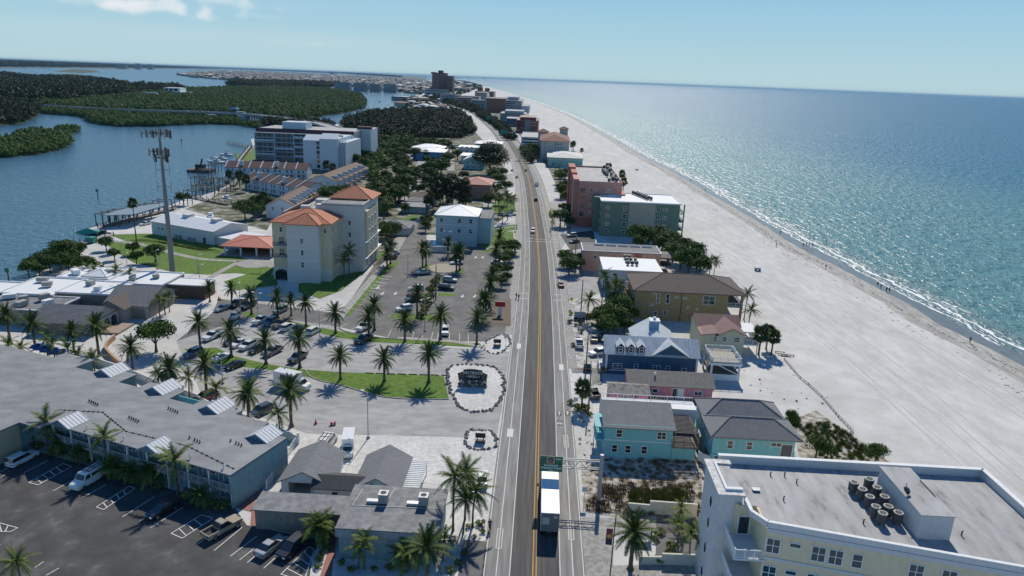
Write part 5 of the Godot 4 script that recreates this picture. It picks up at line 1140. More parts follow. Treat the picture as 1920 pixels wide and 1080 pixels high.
func condos() -> void:
	var cw := W("condo_white", 0.50, 0.56, 0.62, 0.05)
	var rust := N("rust_roof", [[0.3, 0.075, 0.035, 0.032], [0.7, 0.12, 0.062, 0.052]], Vector3(8, 8, 8), 0.85, 0.02, 0.0, 103)
	var red := N("dark_red_roof", [[0.3, 0.085, 0.03, 0.035], [0.7, 0.13, 0.05, 0.05]], Vector3(8, 8, 8), 0.85, 0.02, 0.0, 105)
	var dark := M("dark_metal")
	var g: Geo
	B("waterside_condominium", "dark-balconied six-storey condominium with dark red roof band beside the bay", "apartment building", -170, -520)
	bp("wall", -203, 0, -545, -134, 19.5, -508, W("condo_grey_wall", 0.27, 0.28, 0.3))
	g = Geo.new(); slope_plate(g, [Vector3(-203.4, 19.3, -507), Vector3(-134, 19.3, -507), Vector3(-134, 22.2, -509.5), Vector3(-203.4, 22.2, -509.5)]); ap("roof_band", g, red)
	bp("roof", -203, 19.52, -545, -134, 21.8, -509.6, mats["roof_membrane"]); bp("roof_house", -187, 21.82, -530, -170, 26.5, -516, cw)
	for i in 6: bp("slab", -203.4, i * 3.25 + 2.9, -508, -134, i * 3.25 + 3.2, -505.0, cw)
	for i in 6: bp("fin", -203.5 + i * 13.8, 0, -508, -203.0 + i * 13.8, 19.3, -504.9, cw)
	for i in 3: bp("spandrel", -175.5, 3.3 + i * 6.5, -505.3, -162.2, 4.6 + i * 6.5, -505.05, cw)
	for q in [[-203, 13.5], [-203, 4], [-189, 8]]: bp("spandrel", q[0], q[1], -505.3, q[0] + 13.2, q[1] + 1.2, -505.05, cw)
	for i in 20: row(Vector2(-203, -508), Vector2(-134, -508), [2.5 + i * 3.4], [3.6, 6.9, 10.1, 13.4, 16.6], 1.9, 1.8, "window", M("dark_metal"))
	B("white_condominium", "stepped white condominium with fin walls beside the dark condominium", "apartment building", -148, -490)
	for q in [[-157.5, -500, -146, -470, 18.6], [-146, -510, -134.5, -468, 20.0], [-134.5, -512, -130, -474, 17.5], [-150, -545, -136, -512, 21.5], [-137, -552, -127, -530, 22.5]]: bp("wall", q[0], 0, q[1], q[2], q[4], q[3], cw)
	for q in [[-157.5, -500, -146, -470, 18.6], [-146, -510, -134.5, -468, 20.0]]: 
		g = Geo.new(); slope_plate(g, [Vector3(q[0], q[4], q[3]), Vector3(q[2], q[4], q[3]), Vector3(q[2], q[4] + 3, q[3] - 8), Vector3(q[0], q[4] + 3, q[3] - 8)]); ap("sloped_top", g, cw)
	for i in 6: bp("stair_window", -148.6, 1 + i * 3, -470, -146.1, 3.0 + i * 3, -469.9, glass())
	for x in [-134.2, -132.4, -130.6]: bp("fin", x, 0, -474, x + 0.6, 18.6, -472.6, W("condo_bright", 0.6, 0.64, 0.68))
	for q in [[-137, -529.9, -127, 22.6], [-136, -531, -130, 19.6]]: bp("red_band", q[0], q[3], q[1] - 6, q[2], q[3] + 1.6, q[1], red)
	for i in 9: bp("roof_pot", -145 + i * 1.2, 20.2, -486 + i % 3, -144.4 + i * 1.2, 21.4, -485.4 + i % 3, dark)
	# rows of townhouses, each turned by its own angle
	for t in [[-140.5, -424, -48, 12.5, 5, "rear row of white townhouses with dark rust roofs and stepped party walls by the bay", 7, rust], [-117.5, -349.5, -52, 13.5, -35, "row of white townhouses with rust roofs between the docks and the tiled hotel", 7, rust]]:
		cur = thing("townhouse_row", t[5], "townhouses", Vector3(t[0], 0, t[1]), deg_to_rad(t[4]))
		loc = true
		bp("wall", t[2], 0, -t[3], 0, 5.6, 0, cw); gable(t[2], -t[3], 0, 0, 5.6, 3.0, true, t[7], cw, 0.4)
		for i in t[6]:
			var x: float = t[2] + i * absf(t[2]) / t[6]
			g = Geo.new(); slope_plate(g, [Vector3(x, 5.9, 0.5), Vector3(x + 0.6, 5.9, 0.5), Vector3(x + 0.6, 9.15, -t[3] / 2), Vector3(x, 9.15, -t[3] / 2)], 0.5); ap("party_wall", g, cw)
			row(Vector2(t[2], 0), Vector2(0, 0), [i * absf(t[2]) / t[6] + 2, i * absf(t[2]) / t[6] + 4.6], [0.8, 3.4], 1.3, 1.5)
			if i % 3 == 1: bp("chimney", x + 2, 5.6, -3, x + 3.6, 9.6, -1.6, cw)
			bp("balcony", x + 1, 2.6, 0.02, x + 6, 2.8, 1.4, cw)
		row(Vector2(0, 0), Vector2(0, -t[3]), [4, 8], [1, 4], 0.9, 1.4)
		loc = false
	for t in [[-126.5, -382, 16, 62, -2, "row of white townhouses with brown roof running away beside the trees"], [-119.5, -303, 13, 38, 4, "white townhouse block with brown roof behind the tiled hotel"]]:
		cur = thing("townhouse_row", t[5], "townhouses", Vector3(t[0], 0, t[1]), deg_to_rad(t[4]))
		loc = true
		bp("wall", 0, 0, -t[3], t[2], 5.6, 0, cw); gable(0, -t[3], t[2], 0, 5.6, 3.0, false, N("brown_roof", [[0.3, 0.12, 0.072, 0.054], [0.7, 0.17, 0.11, 0.085]], Vector3(8, 8, 8), 0.85, 0.02, 0.0, 107), cw, 0.5)
		row(Vector2(0, 0), Vector2(t[2], 0), [3, 7, 11], [3.6], 0.9, 1.4)
		for i in 6:
			row(Vector2(t[2], 0), Vector2(t[2], -t[3]), [3 + i * t[3] / 6.4], [0.8, 3.4], 1.3, 1.4); bp("party_wall", t[2] - 4, 6.6, -4 - i * t[3] / 6.4, t[2] + 0.6, 8.0, -3.6 - i * t[3] / 6.4, cw)
			bp("porch_roof", t[2] + 0.05, 2.7, -6 - i * t[3] / 6.4, t[2] + 3, 3.0, -2 - i * t[3] / 6.4, mats["brown_roof"])
		loc = false

# ---------------------------------------------------------------- far along the island, the bridge, docks and boats
func blk(called: String, label: String, x0: float, z0: float, x1: float, z1: float, h: float, m: Material, roof: Material, floors := 0, group := "", cat := "apartment building") -> Node3D:
	var o := B(called, label, cat, (x0 + x1) / 2, (z0 + z1) / 2, group)
	bp("wall", x0, 0, z0, x1, h, z1, m)
	flat(x0, z0, x1, z1, h, roof, 0.3, 0.8, m)
	for i in floors:
		var y := (i + 0.35) * h / floors
		bp("window_band", x0 + 1.2, y, z1, x1 - 1.2, y + h / floors * 0.45, z1 + 0.06, glass())
		if x1 < 0: bp("window_band", x1, y, z0 + 1.2, x1 + 0.06, y + h / floors * 0.45, z1 - 1.2, glass())
	return o
func far_buildings() -> void:
	var white := wh()
	var mem: Material = mats["roof_membrane"]
	var whiter: Material = mats["white_metal_roof"]
	var tile := N("dark_red_tile", [[0.3, 0.17, 0.065, 0.045], [0.7, 0.24, 0.10, 0.075]], Vector3(8, 8, 3), 0.85, 0.02, 0.0, 111)
	var fcream := W("far_cream", 0.44, 0.43, 0.40, 0.08)
	B("seafoam_house", "long seafoam green house with pale hipped roof by the beach", "house", 15.5, -560)
	bp("wall", 3, 0, -582, 28.6, 7.0, -540, W("seafoam_wall", 0.22, 0.42, 0.38)); hip(3, -582, 28.6, -540, 7.1, 2.2, W("pale_roof", 0.62, 0.6, 0.57), 0.9); bp("upper_band", 2.95, 4.8, -540, 28.65, 6.9, -539.9, W("seafoam_pale", 0.34, 0.48, 0.42)); row(Vector2(3, -540), Vector2(28.6, -540), [4, 9, 15, 21], [1.2], 1.8, 1.6)
	B("red_roofed_hotel", "cream beachfront hotel with dark red hipped roof and corner turrets", "hotel", 8, -620)
	bp("wall", -3, 0, -660, 19.5, 15.4, -580, fcream); hip(-3, -640, 19.5, -580, 15.6, 4, tile, 1.0); bp("turret", 13, 15.4, -655, 20, 21, -646, fcream); hip(13, -655, 20, -646, 21.1, 2, tile, 0.8, "turret_roof"); bp("turret", -6, 0, -668, 3, 17, -655, fcream); hip(-6, -668, 3, -655, 17.1, 2.5, tile, 0.8, "turret_roof")
	for i in 5: row(Vector2(-3, -580), Vector2(19.5, -580), [3, 12, 14, 16], [1 + i * 2.9], 1.1, 1.5)
	row(Vector2(-3, -660), Vector2(-3, -580), [10, 20, 30, 40, 50, 60, 70], [2, 5, 8, 11], 1.6, 1.6)
	blk("white_motel", "white stepped motel wing between the red block and the red-roofed hotel", -22, -760, 2, -690, 9, W("condo_white", 0.5, 0.56, 0.62), mem, 3)
	blk("red_block", "dark red beachfront block with grey stair panel", -34, -930, -8, -880, 14, W("brick_red", 0.22, 0.045, 0.05), mem, 4); bp("panel", -24, 2, -879.9, -17, 15.5, -879.6, W("grey_gravel_roof", 0.2, 0.2, 0.2)); bp("upper_storey", -30, 14.85, -925, -11, 18, -885, W("brick_red", 0.22, 0.045, 0.05)); hip(-30, -925, -11, -885, 18.05, 1.5, W("pale_tile", 0.42, 0.34, 0.28), 0.6)
	for q in [[-4, -5], [-4, -20], [-4, -35]]: bp("frame_post", -7.6, 0, -880 + q[1], -7.0, 15, -879.4 + q[1], white)
	blk("terraced_block", "grey-white terraced beachfront block with stacked balconies", -66, -1150, -28, -1080, 12, W("terrace_grey", 0.36, 0.39, 0.42), mem, 4); bp("upper_storey", -60, 12.9, -1145, -32, 16, -1095, W("terrace_grey", 0.36, 0.39, 0.42))
	blk("blue_inn", "blue-grey inn half hidden by roadside trees", -52, -1040, -30, -985, 10, W("inn_blue", 0.10, 0.17, 0.26), mem, 3)
	blk("brown_block", "tall brown block with a narrow teal-grey flank", -108, -1450, -74, -1370, 25, W("brown_stucco", 0.22, 0.10, 0.07), mem, 0); bp("flank", -112, 0, -1450, -108.02, 25.5, -1369.5, W("teal_grey_wall", 0.17, 0.265, 0.29))
	for i in 6: bp("window_band", -74, 2 + i * 4, -1449, -73.9, 4 + i * 4, -1371, glass())
	blk("stepped_block", "blue-grey stepped block at the beach edge beside the brown block", -74, -1500, -44, -1380, 22, W("terrace_grey", 0.36, 0.39, 0.42), mem, 6); bp("upper_storey", -72, 22.9, -1495, -52, 28, -1420, W("terrace_grey", 0.36, 0.39, 0.42)); bp("step", -44, 0, -1490, -30, 14, -1370, W("terrace_grey", 0.36, 0.39, 0.42))
	var mixes := [W("far_pale_blue", 0.33, 0.40, 0.46), W("far_pink", 0.40, 0.24, 0.20), W("far_cream", 0.44, 0.43, 0.40), W("far_grey", 0.30, 0.32, 0.34), W("far_teal", 0.2, 0.33, 0.36)]
	var i := 0
	for q in [[-152, -1560, -122, -1520, 16, 0, "pale blue"], [-190, -1640, -160, -1600, 18, 1, "pink-walled"], [-205, -1720, -150, -1680, 19, 2, "cream"], [-250, -1800, -212, -1760, 20, 0, "long pale blue"], [-262, -1930, -222, -1880, 16, 3, "grey"], [-300, -2080, -262, -2040, 18, 4, "teal-grey"], [-180, -1990, -150, -1900, 24, 3, "tall grey"]]:
		blk("roadside_block", q[6] + " apartment block in the crowded row beside the far road, %s" % ["nearest", "second along", "third along", "fourth along", "fifth along", "sixth along", "closest to the sea"][i], q[0], q[1], q[2], q[3], q[4], mixes[q[5]], mem, 5)
		i += 1
	blk("brick_twin_block", "dark red beach block with two square roof towers", -205, -2240, -150, -2160, 22, W("far_brick", 0.19, 0.075, 0.065), mem, 6); bp("roof_tower", -200, 22.9, -2200, -185, 34, -2180, W("far_brick", 0.19, 0.075, 0.065)); bp("roof_tower", -178, 22.9, -2200, -165, 32, -2180, W("far_brick", 0.19, 0.075, 0.065))
	# the tall dark red tower
	var tb := W("tower_brick", 0.16, 0.075, 0.07, 0.1)
	B("high_rise", "tall dark red high-rise standing far along the shore", "tower", -305, -2230)
	bp("wall", -338, 0, -2250, -296, 70, -2210, tb); bp("wing", -296, 0, -2250, -276, 62, -2205, tb); bp("roof_house", -322, 70.05, -2240, -308, 77, -2225, tb); bp("crown", -341, 66, -2252, -330, 71.5, -2208, tb)
	for k in 16:
		bp("balcony_band", -336, 4 + k * 4, -2210, -316, 5.6 + k * 4, -2208.5, W("tower_pale", 0.3, 0.2, 0.18)); bp("window_band", -314, 3.4 + k * 4, -2210, -298, 5.6 + k * 4, -2209.9, glass()); bp("window_band", -294, 3.4 + k * 3.6, -2205, -278, 5.4 + k * 3.6, -2204.9, glass())
	blk("tower_podium", "pale low building in front of the dark red high-rise", -350, -2190, -285, -2150, 22, W("far_pale_blue", 0.33, 0.40, 0.46), mem, 3)
	# row of four pale condominium slabs beyond the channel
	i = 0
	for q in [[655, 697], [700, 736], [740, 766], [770, 802]]:
		var a := [[-692, -640], [-628, -580], [-572, -536], [-524, -480]][i] as Array
		blk("condominium_slab", "long pale grey-blue condominium slab beyond the channel, %s from the left" % ["first", "second", "third", "fourth"][i], a[0] - 30, -2560, a[1] - 30, -2530, 27, W("slab_blue", 0.38, 0.42, 0.46), mem, 7)
		i += 1
	blk("bay_house", "pale blue waterside building with white roof at the channel mouth", -375, -1850, -335, -1800, 9, W("far_pale_blue", 0.33, 0.40, 0.46), whiter, 2, "", "house")
	# houses of the island and the far shores
	var rng2 := RandomNumberGenerator.new(); rng2.seed = 21
	var roofs := [W("town_white_roof", 0.66, 0.67, 0.68), W("town_grey_roof", 0.22, 0.23, 0.24), W("town_brown_roof", 0.16, 0.12, 0.1), W("town_red_roof", 0.26, 0.12, 0.09), W("town_pale_roof", 0.42, 0.4, 0.37)]
	var walls := [W("town_white", 0.62, 0.63, 0.62), W("town_cream", 0.42, 0.38, 0.3), W("town_blue", 0.25, 0.33, 0.4), W("town_pinkish", 0.4, 0.28, 0.24)]
	var protos := []
	for k in 10:
		var g := Geo.new(); var w := rng2.randf_range(6, 11); var d := rng2.randf_range(6, 10); var h := rng2.randf_range(3.4, 8)
		g.box(-w, 0, -d, w, h, d)
		var r := Geo.new(); r.box(-w - 0.8, h, -d - 0.8, w + 0.8, h + 0.3, d + 0.8)
		var tp := [Vector3(-w - 0.8, h + 0.3, -d - 0.8), Vector3(w + 0.8, h + 0.3, -d - 0.8), Vector3(w + 0.8, h + 0.3, d + 0.8), Vector3(-w - 0.8, h + 0.3, d + 0.8)]
		var ap0 := Vector3(-w * 0.4, h + 2.6, 0); var ap1 := Vector3(w * 0.4, h + 2.6, 0)
		r.face([tp[3], tp[2], ap1, ap0], Vector3.ZERO); r.face([tp[0], tp[1], ap1, ap0], Vector3.ZERO); r.face([tp[0], tp[3], ap0], Vector3.ZERO); r.face([tp[1], tp[2], ap1], Vector3.ZERO)
		var wn := Geo.new(); wn.box(-w * 0.8, 1, d, w * 0.8, 2.4, d + 0.08)
		protos.append([g.mesh(), r.mesh(), wn.mesh(), walls[k % 4], roofs[(k * 3) % 5 if k % 2 else 0]])
	var lands := [[pv([-2476.6, -4998.9, -2034.7, -4230.8, -1640.3, -3754.2, -1266.3, -3346.9, -1133.9, -3390.8, -905.9, -3281.6, -719.1, -3093.2, -545.7, -2680.8, -400.1, -2390.4, -529.9, -3312.5, -816.6, -5402, -1429.7, -8565.2, -3394.2, -12329.9, -5449.9, -13911.3, -4726.8, -10845.7, -3205, -6776.9]), 165, "small house in the crowded town beyond the bay", "houses of the town beyond the bay", 1.7], [pv([-5403.9, -8032.5, -4976.4, -8528.8, -6817, -13010, -12012.9, -27586.3, -6527.4, -23723.4, -2543.7, -13496.5, -13809.5, -50203.3, -19848, -37908, -17043.8, -22829.9]), 40, "tiny distant house along the far mainland shore", "houses on the far mainland", 2.2], [pv([-292, -1455.9, -219.9, -1369.8, -175.6, -1413.7, -173.9, -1586.2, -257.5, -2076.2, -367, -2291.6, -362.9, -1916.8]), 26, "waterside house beside the channel mouth left of the far road", "houses by the channel mouth", 0.9], [pv([-631.7, -2716, -422.7, -2526, -595.9, -3726.2, -834.4, -3591.3]), 22, "house on the spit beyond the channel", "houses on the spit", 1.1], [pv([-526.6, -3322.1, -810.5, -5440.1, -1373.7, -10492.9, -1045.4, -9558, -458.6, -5219.3, -328.2, -3208.8, -270, -2177.8, -340.7, -2338.9]), 30, "building on the farthest stretch of the island", "buildings at the island's far end", 1.6], [pv([-1378.4, -1841, -1354.8, -1990.8, -994.8, -1590.3, -936.5, -1656.2, -902, -1327.6, -824.3, -1094.5]), 7, "pale house half hidden in the dark wood across the bay", "houses in the wood across the bay", 0.9], [pv([-646.8, -852.8, -629.5, -854, -556.1, -756.6, -549.4, -722]), 3, "waterside house on the wooded point at the left edge", "houses on the wooded point", 0.8]]
	for l in lands:
		var poly: PackedVector2Array = l[0]
		var tri := Geometry2D.triangulate_polygon(poly)
		var n := 0
		var lo := poly[0]; var hi := poly[0]
		for p in poly: lo = lo.min(p); hi = hi.max(p)
		while n < l[1]:
			# spread evenly over the picture of the ground rather than its area: more houses nearer
			var t := pow(rng2.randf(), 1.6)
			var p := Vector2(rng2.randf_range(lo.x, hi.x), lerpf(hi.y, lo.y, t))
			if not Geometry2D.is_point_in_polygon(p, poly): continue
			n += 1
			var q: Array = protos[rng2.randi() % 10]
			var o := thing("far_house", l[2], "house", v3(p, -0.1), rng2.randf() * 3.0, l[3])
			o.scale = Vector3.ONE * float(l[4]) * rng2.randf_range(0.8, 1.3)
			part(o, "wall", q[0], q[3]); part(o, "roof", q[1], q[4]); part(o, "window_band", q[2], glass())
	# the rest of the town, too small to pick apart
	var gh := Geo.new(); gh.painted = true
	gh.col = Color(0.3, 0.29, 0.27); gh.box(-9, 0, -8, 9, 6, 8)
	gh.col = Color(0.16, 0.16, 0.16)
	for s in [-9.0, 9.0]: gh.face([Vector3(-10, 6, s), Vector3(10, 6, s), Vector3(8, 9, 0), Vector3(-8, 9, 0)], Vector3(0, 4, 0))
	stuff_wood("town_houses", "countless pale houses of the far town", gh.mesh(), scatter(far_land()[1], 52.0, 0.8, 1.7, -0.2), "houses", M("town_mix", 1, 1, 1, 0.85))
	mats["town_mix"].vertex_color_use_as_albedo = true
	B("white_mansion", "large white flat-roofed mansion at the edge of the green marsh", "house", -880, -1500)
	var mp := [V(-780.5, -1546.6), V(-774.5, -1414.2), V(-767.7, -1425.3)]
	cur.position = v3(mp[0], 0)
	loc = true
	bp("wall", -26, 0, -16, 26, 9, 16, white); bp("upper_storey", -20, 9.02, -14, 14, 17, 14, white)
	for x in [-18, -8, 2]: bp("window_band", x, 10.5, 14, x + 7, 15, 14.1, glass())
	bp("window_band", -22, 2, 16, 22, 7, 16.1, glass())
	loc = false
	for k in [1, 2]:
		B("dome_house", "small house with shining white domed roof, %s of the pair in the marsh trees" % ["left", "right"][k - 1], "house", 0, 0)
		cur.position = v3(mp[k], 0); loc = true
		bp("wall", -10, 0, -9, 10, 6, 9, white)
		var gd := Geo.new(); gd.tube([Vector3(0, 6, 0), Vector3(0, 8, 0), Vector3(0, 10, 0), Vector3(0, 11, 0)], [11.0, 10.0, 6.5, 0.5], 12); ap("roof", gd, W("dome_white", 0.8, 0.8, 0.8))
		loc = false
	i = 0
	for q in [[228, 128, 60, 40], [258, 129, 40, 45], [281, 129.5, 40, 42], [350, 124, 60, 30], [390, 124.5, 40, 34], [455, 127, 90, 24], [540, 131, 110, 22], [620, 136, 60, 40]]:
		var p := [V(-5076.5, -8790.1), V(-5167, -9305.6), V(-5278.5, -9807.5), V(-14372.5, -30067.5), V(-14462.2, -31717.6), V(-15298.2, -37332), V(-9960.3, -28639.1), V(-5200.2, -18040.5)][i] as Vector2
		blk("distant_tower", "pale block on the hazy far shore, number %s from the left on the skyline" % ["one", "two", "three", "four", "five", "six", "seven", "eight"][i], p.x - q[2] * 0.9, p.y - 40, p.x + q[2] * 0.9, p.y, q[3] * 1.5, W("far_cream", 0.44, 0.43, 0.4), mem, 6)
		i += 1
	bridge_and_docks()
func bridge_and_docks() -> void:
	var conc: Material = mats["concrete"]
	var deckm := W("bridge_deck", 0.3, 0.305, 0.31, 0.1)
	var line := smooth_line(pv([-900, -1010, -656, -952, -560, -920, -479, -903, -407, -895, -355, -888, -286, -850, -247, -806, -207, -750, -150, -690, -95, -668, -45, -664]), 10.0)
	B("road_bridge", "low concrete road bridge crossing the bay on many piles", "bridge", -420, -895)
	var hgt := func(p: Vector2) -> float: return 4.8 + 3.4 * exp(-pow((p.x + 400.0) / 130.0, 2)) if p.x < -240 else maxf(0.1, 5.2 - (p.x + 240.0) * 0.045)
	var g := Geo.new(); var gl := Geo.new(); var gr := Geo.new()
	for k in line.size() - 1:
		var a := line[k]; var b := line[k + 1]
		var n := side(line, k); var n2 := side(line, k + 1)
		var ha: float = hgt.call(a); var hb: float = hgt.call(b)
		g.quad(v3(a - n * 7, ha), v3(b - n2 * 7, hb), v3(b + n2 * 7, hb), v3(a + n * 7, ha))
		g.quad(v3(a + n * 7, ha - 1.3), v3(a + n * 7, ha), v3(b + n2 * 7, hb), v3(b + n2 * 7, hb - 1.3)); g.quad(v3(a - n * 7, ha), v3(a - n * 7, ha - 1.3), v3(b - n2 * 7, hb - 1.3), v3(b - n2 * 7, hb))
		gl.bar(v3(a - n * 7, ha + 0.45), v3(b - n2 * 7, hb + 0.45), 0.35, 0.95); gr.bar(v3(a + n * 7, ha + 0.45), v3(b + n2 * 7, hb + 0.45), 0.35, 0.95)
	ap("deck", g, deckm); ap("barrier", gl, W("barrier_concrete", 0.36, 0.37, 0.37)); ap("barrier", gr, mats["barrier_concrete"])
	for k in range(0, line.size()):
		var a := line[k]
		if a.x > -470 and a.x < -265 and absf(a.x + 388) > 22:
			for s in [-4.5, 0.0, 4.5]:
				var q: Vector2 = a + side(line, k) * float(s)
				bp("pile", q.x - 0.5, -1.5, q.y - 0.5, q.x + 0.5, hgt.call(a) - 1.2, q.y + 0.5, conc)
	for x in [-405.0, -368.0]:
		bp("bascule_pier", x - 5, -1.5, -901, x + 5, 6.4, -880, W("barrier_concrete", 0.36, 0.37, 0.37))
	B("bridge_house", "small blue tender's house with pitched roof on the bridge", "bridge house", -384, -899)
	bp("wall", -388, 4, -903, -380, 13, -897, W("tender_blue", 0.1, 0.19, 0.3)); hip(-388, -903, -380, -897, 13.1, 3, W("tender_roof", 0.06, 0.16, 0.3), 1.0); bp("window_band", -387, 9.5, -897, -381, 12, -896.9, glass())
	for k in range(4, line.size(), 7):
		var a := line[k]
		if a.x > -250: break
		g = Geo.new(); g.tube([v3(a - side(line, k) * 6.6, hgt.call(a)), v3(a - side(line, k) * 6.6, 14.0), v3(a - side(line, k) * 4.4, 14.4)], [0.16, 0.12, 0.1], 6)
		solo("bridge_lamp", g, W("grey_rail", 0.36, 0.39, 0.41), "slim street lamp along the bridge parapet", "street lamp", "lamps along the bridge")
	# docks, boat lifts, pilings
	var wood := W("dock_wood", 0.17, 0.155, 0.14, 0.2)
	var piles := W("pile_wood", 0.09, 0.08, 0.075, 0.2)
	var docks := [["long pale finger pier beside the row of moored yachts", V(-240.4, -588.7), V(-196.8, -451), 2.4], ["short wooden pier running out from the marsh edge", V(-270.1, -615.6), V(-245, -591.5), 2.2], ["wooden walkway beside the rear townhouses", V(-180.8, -424.7), V(-168.3, -383.7), 2.4], ["wooden dock reaching out behind the townhouses", V(-160.3, -366.7), V(-185.2, -374.6), 2.0], ["dock with boat lifts near the white hall", V(-146.9, -328.8), V(-174.6, -345), 2.2], ["narrow dock at the end of the boat lifts", V(-183.6, -400.2), V(-189.3, -387.6), 2.0], ["seawall dock before the white hall", V(-164.9, -314), V(-171.9, -268.8), 3.0], ["pale seawall walk at the park corner", V(-163.8, -219.2), V(-161, -256.2), 3.0]]
	for d in docks:
		var a: Vector2 = d[1]; var b: Vector2 = d[2]
		var o := B("dock", d[0], "dock", (a.x + b.x) / 2, (a.y + b.y) / 2)
		g = Geo.new(); g.bar(v3(a, 0.75), v3(b, 0.75), d[3], 0.18); ap("planking", g, mats["concrete"] if "pale" in d[0] else wood)
		var n := int(a.distance_to(b) / 4.5)
		var perp: Vector2 = (b - a).normalized().orthogonal() * float(d[3]) * 0.5
		for k in n + 1:
			var p := a.lerp(b, float(k) / n)
			for s in [-1, 1]:
				var q: Vector2 = p + perp * float(s)
				g = Geo.new(); g.tube([v3(q, -1.6), v3(q, 1.9)], [0.2, 0.18], 6); ap("pile", g, piles)
	for p in [V(-189.3, -387.6), V(-181, -379.9), V(-179.3, -386.5), V(-174.9, -358.8), V(-167.2, -353.9), V(-164.4, -361.9), V(-169.9, -379.2), V(-171.3, -342.6), V(-199.6, -418.4), V(-204.1, -437.4), V(-204.8, -448.1), V(-166.1, -323.8), V(-175.7, -278.8), V(-175, -285.9), V(-171.9, -291.5), V(-170.6, -301.8), V(-170.3, -312.7)]:
		B("boat_lift", "dark timber boat lift with crossbeams standing in the bay", "boat lift", p.x, p.y, "boat lifts in the bay")
		for s in [[-3, -2.2], [3, -2.2], [-3, 2.2], [3, 2.2]]:
			g = Geo.new(); g.tube([Vector3(p.x + s[0], -1.5, p.y + s[1]), Vector3(p.x + s[0], 4.2, p.y + s[1])], [0.2, 0.18], 6); ap("pile", g, piles)
		for s in [-2.2, 2.2]: bp("beam", p.x - 3.3, 3.8, p.y + s - 0.15, p.x + 3.3, 4.1, p.y + s + 0.15, wood)
		for s in [-2.4, 0.0, 2.4]: bp("crossbeam", p.x + s - 0.1, 4.11, p.y - 2.4, p.x + s + 0.1, 4.3, p.y + 2.4, wood)
	B("boathouse", "long boathouse with blue-grey metal roof over the water", "boathouse", -168, -288)
	var br := pv([-171.2, -269.3, -161.5, -274, -160.1, -297.1, -163.2, -300.4, -170, -289.2, -171.7, -278.6])
	g = Geo.new(); g.prism(br, 4.8, 5.05); ap("roof", g, W("boathouse_roof", 0.2, 0.26, 0.31, 0.1, 0.5))
	for k in br.size():
		for t in [0.0, 0.5]:
			var q := br[k].lerp(br[(k + 1) % br.size()], t); g = Geo.new(); g.tube([v3(q, -1.5), v3(q, 4.8)], [0.2, 0.2], 6); ap("post", g, piles)
	for p in [[V(-211.4, -331.5), "channel marker with green board standing in the bay"], [V(-294.9, -582.9), "distant channel marker pole near the tall mast"], [V(-153.6, -193.6), "lone piling standing in the bay at the left edge"]]:
		var q: Vector2 = p[0]
		B("channel_marker", p[0 + 1], "channel marker", q.x, q.y)
		g = Geo.new(); g.tube([v3(q, -1.5), v3(q, 4.2)], [0.2, 0.18], 7); ap("pole", g, piles)
		bp("board", q.x - 0.6, 3.2, q.y + 0.18, q.x + 0.6, 4.4, q.y + 0.26, M("marker_green", 0.02, 0.14, 0.06))
	for b in [[V(-223.8, -487), 1.4, 13.0, "white sport yacht with dark flybridge moored at the finger pier", 0], [V(-228.8, -505.8), 1.4, 11.0, "white cabin yacht moored behind the sport yacht", 0], [V(-235.2, -529.6), 1.4, 10.0, "white motor yacht farthest along the finger pier", 0], [V(-170.8, -260.9), 1.3, 8.5, "dark inflatable workboat tied by the park seawall", 1], [V(-166.7, -260.8), 1.35, 7.0, "small dark skiff beside the workboat", 1], [V(-465.9, -2045.3), 0.3, 9.0, "small boat far up the channel, farthest of three", 0], [V(-374.3, -1667.4), 0.8, 9.0, "small boat trailing a wake in the far channel", 0], [V(-278.9, -1145.6), 1.2, 8.0, "small dark boat nearest in the far channel", 1], [V(-143.7, -302.1), 0.4, 8.0, "white powerboat on the lift nearest the white hall", 0], [V(-156, -346.9), 1.0, 7.5, "white motorboat beside the dock behind the townhouses", 0], [V(-179.6, -401.5), 0.6, 8.0, "dark boat on the dock beside the townhouses", 1], [V(-607.9, -887.7), 0.8, 8, "boat under a small shelter at the wooded point", 0]]:
		boat(b[0], b[1], b[2], b[3], b[4])
	var bg := V(-212, -440.1)
	B("crane_barge", "rusty work barge with dark crane and tall spud poles in the bay", "barge", bg.x, bg.y)
	bp("hull", bg.x - 7, -0.9, bg.y - 5, bg.x + 7, 0.9, bg.y + 5, W("barge_rust", 0.13, 0.09, 0.07, 0.2)); bp("crane_body", bg.x - 3, 0.92, bg.y - 2, bg.x + 2, 4, bg.y + 2, M("crane_dark", 0.03, 0.03, 0.035, 0.6))
	g = Geo.new(); g.bar(Vector3(bg.x, 4, bg.y), Vector3(bg.x + 1, 7.5, bg.y), 0.8); ap("crane_boom", g, M("crane_dark"))
	for x in [5.2, 6.4]: 
		g = Geo.new(); g.tube([Vector3(bg.x + x, -1.5, bg.y - 3), Vector3(bg.x + x, 11.0 - x * 0.4, bg.y - 3)], [0.3, 0.3], 7); ap("spud_pole", g, W("grey_rail", 0.36, 0.39, 0.41))
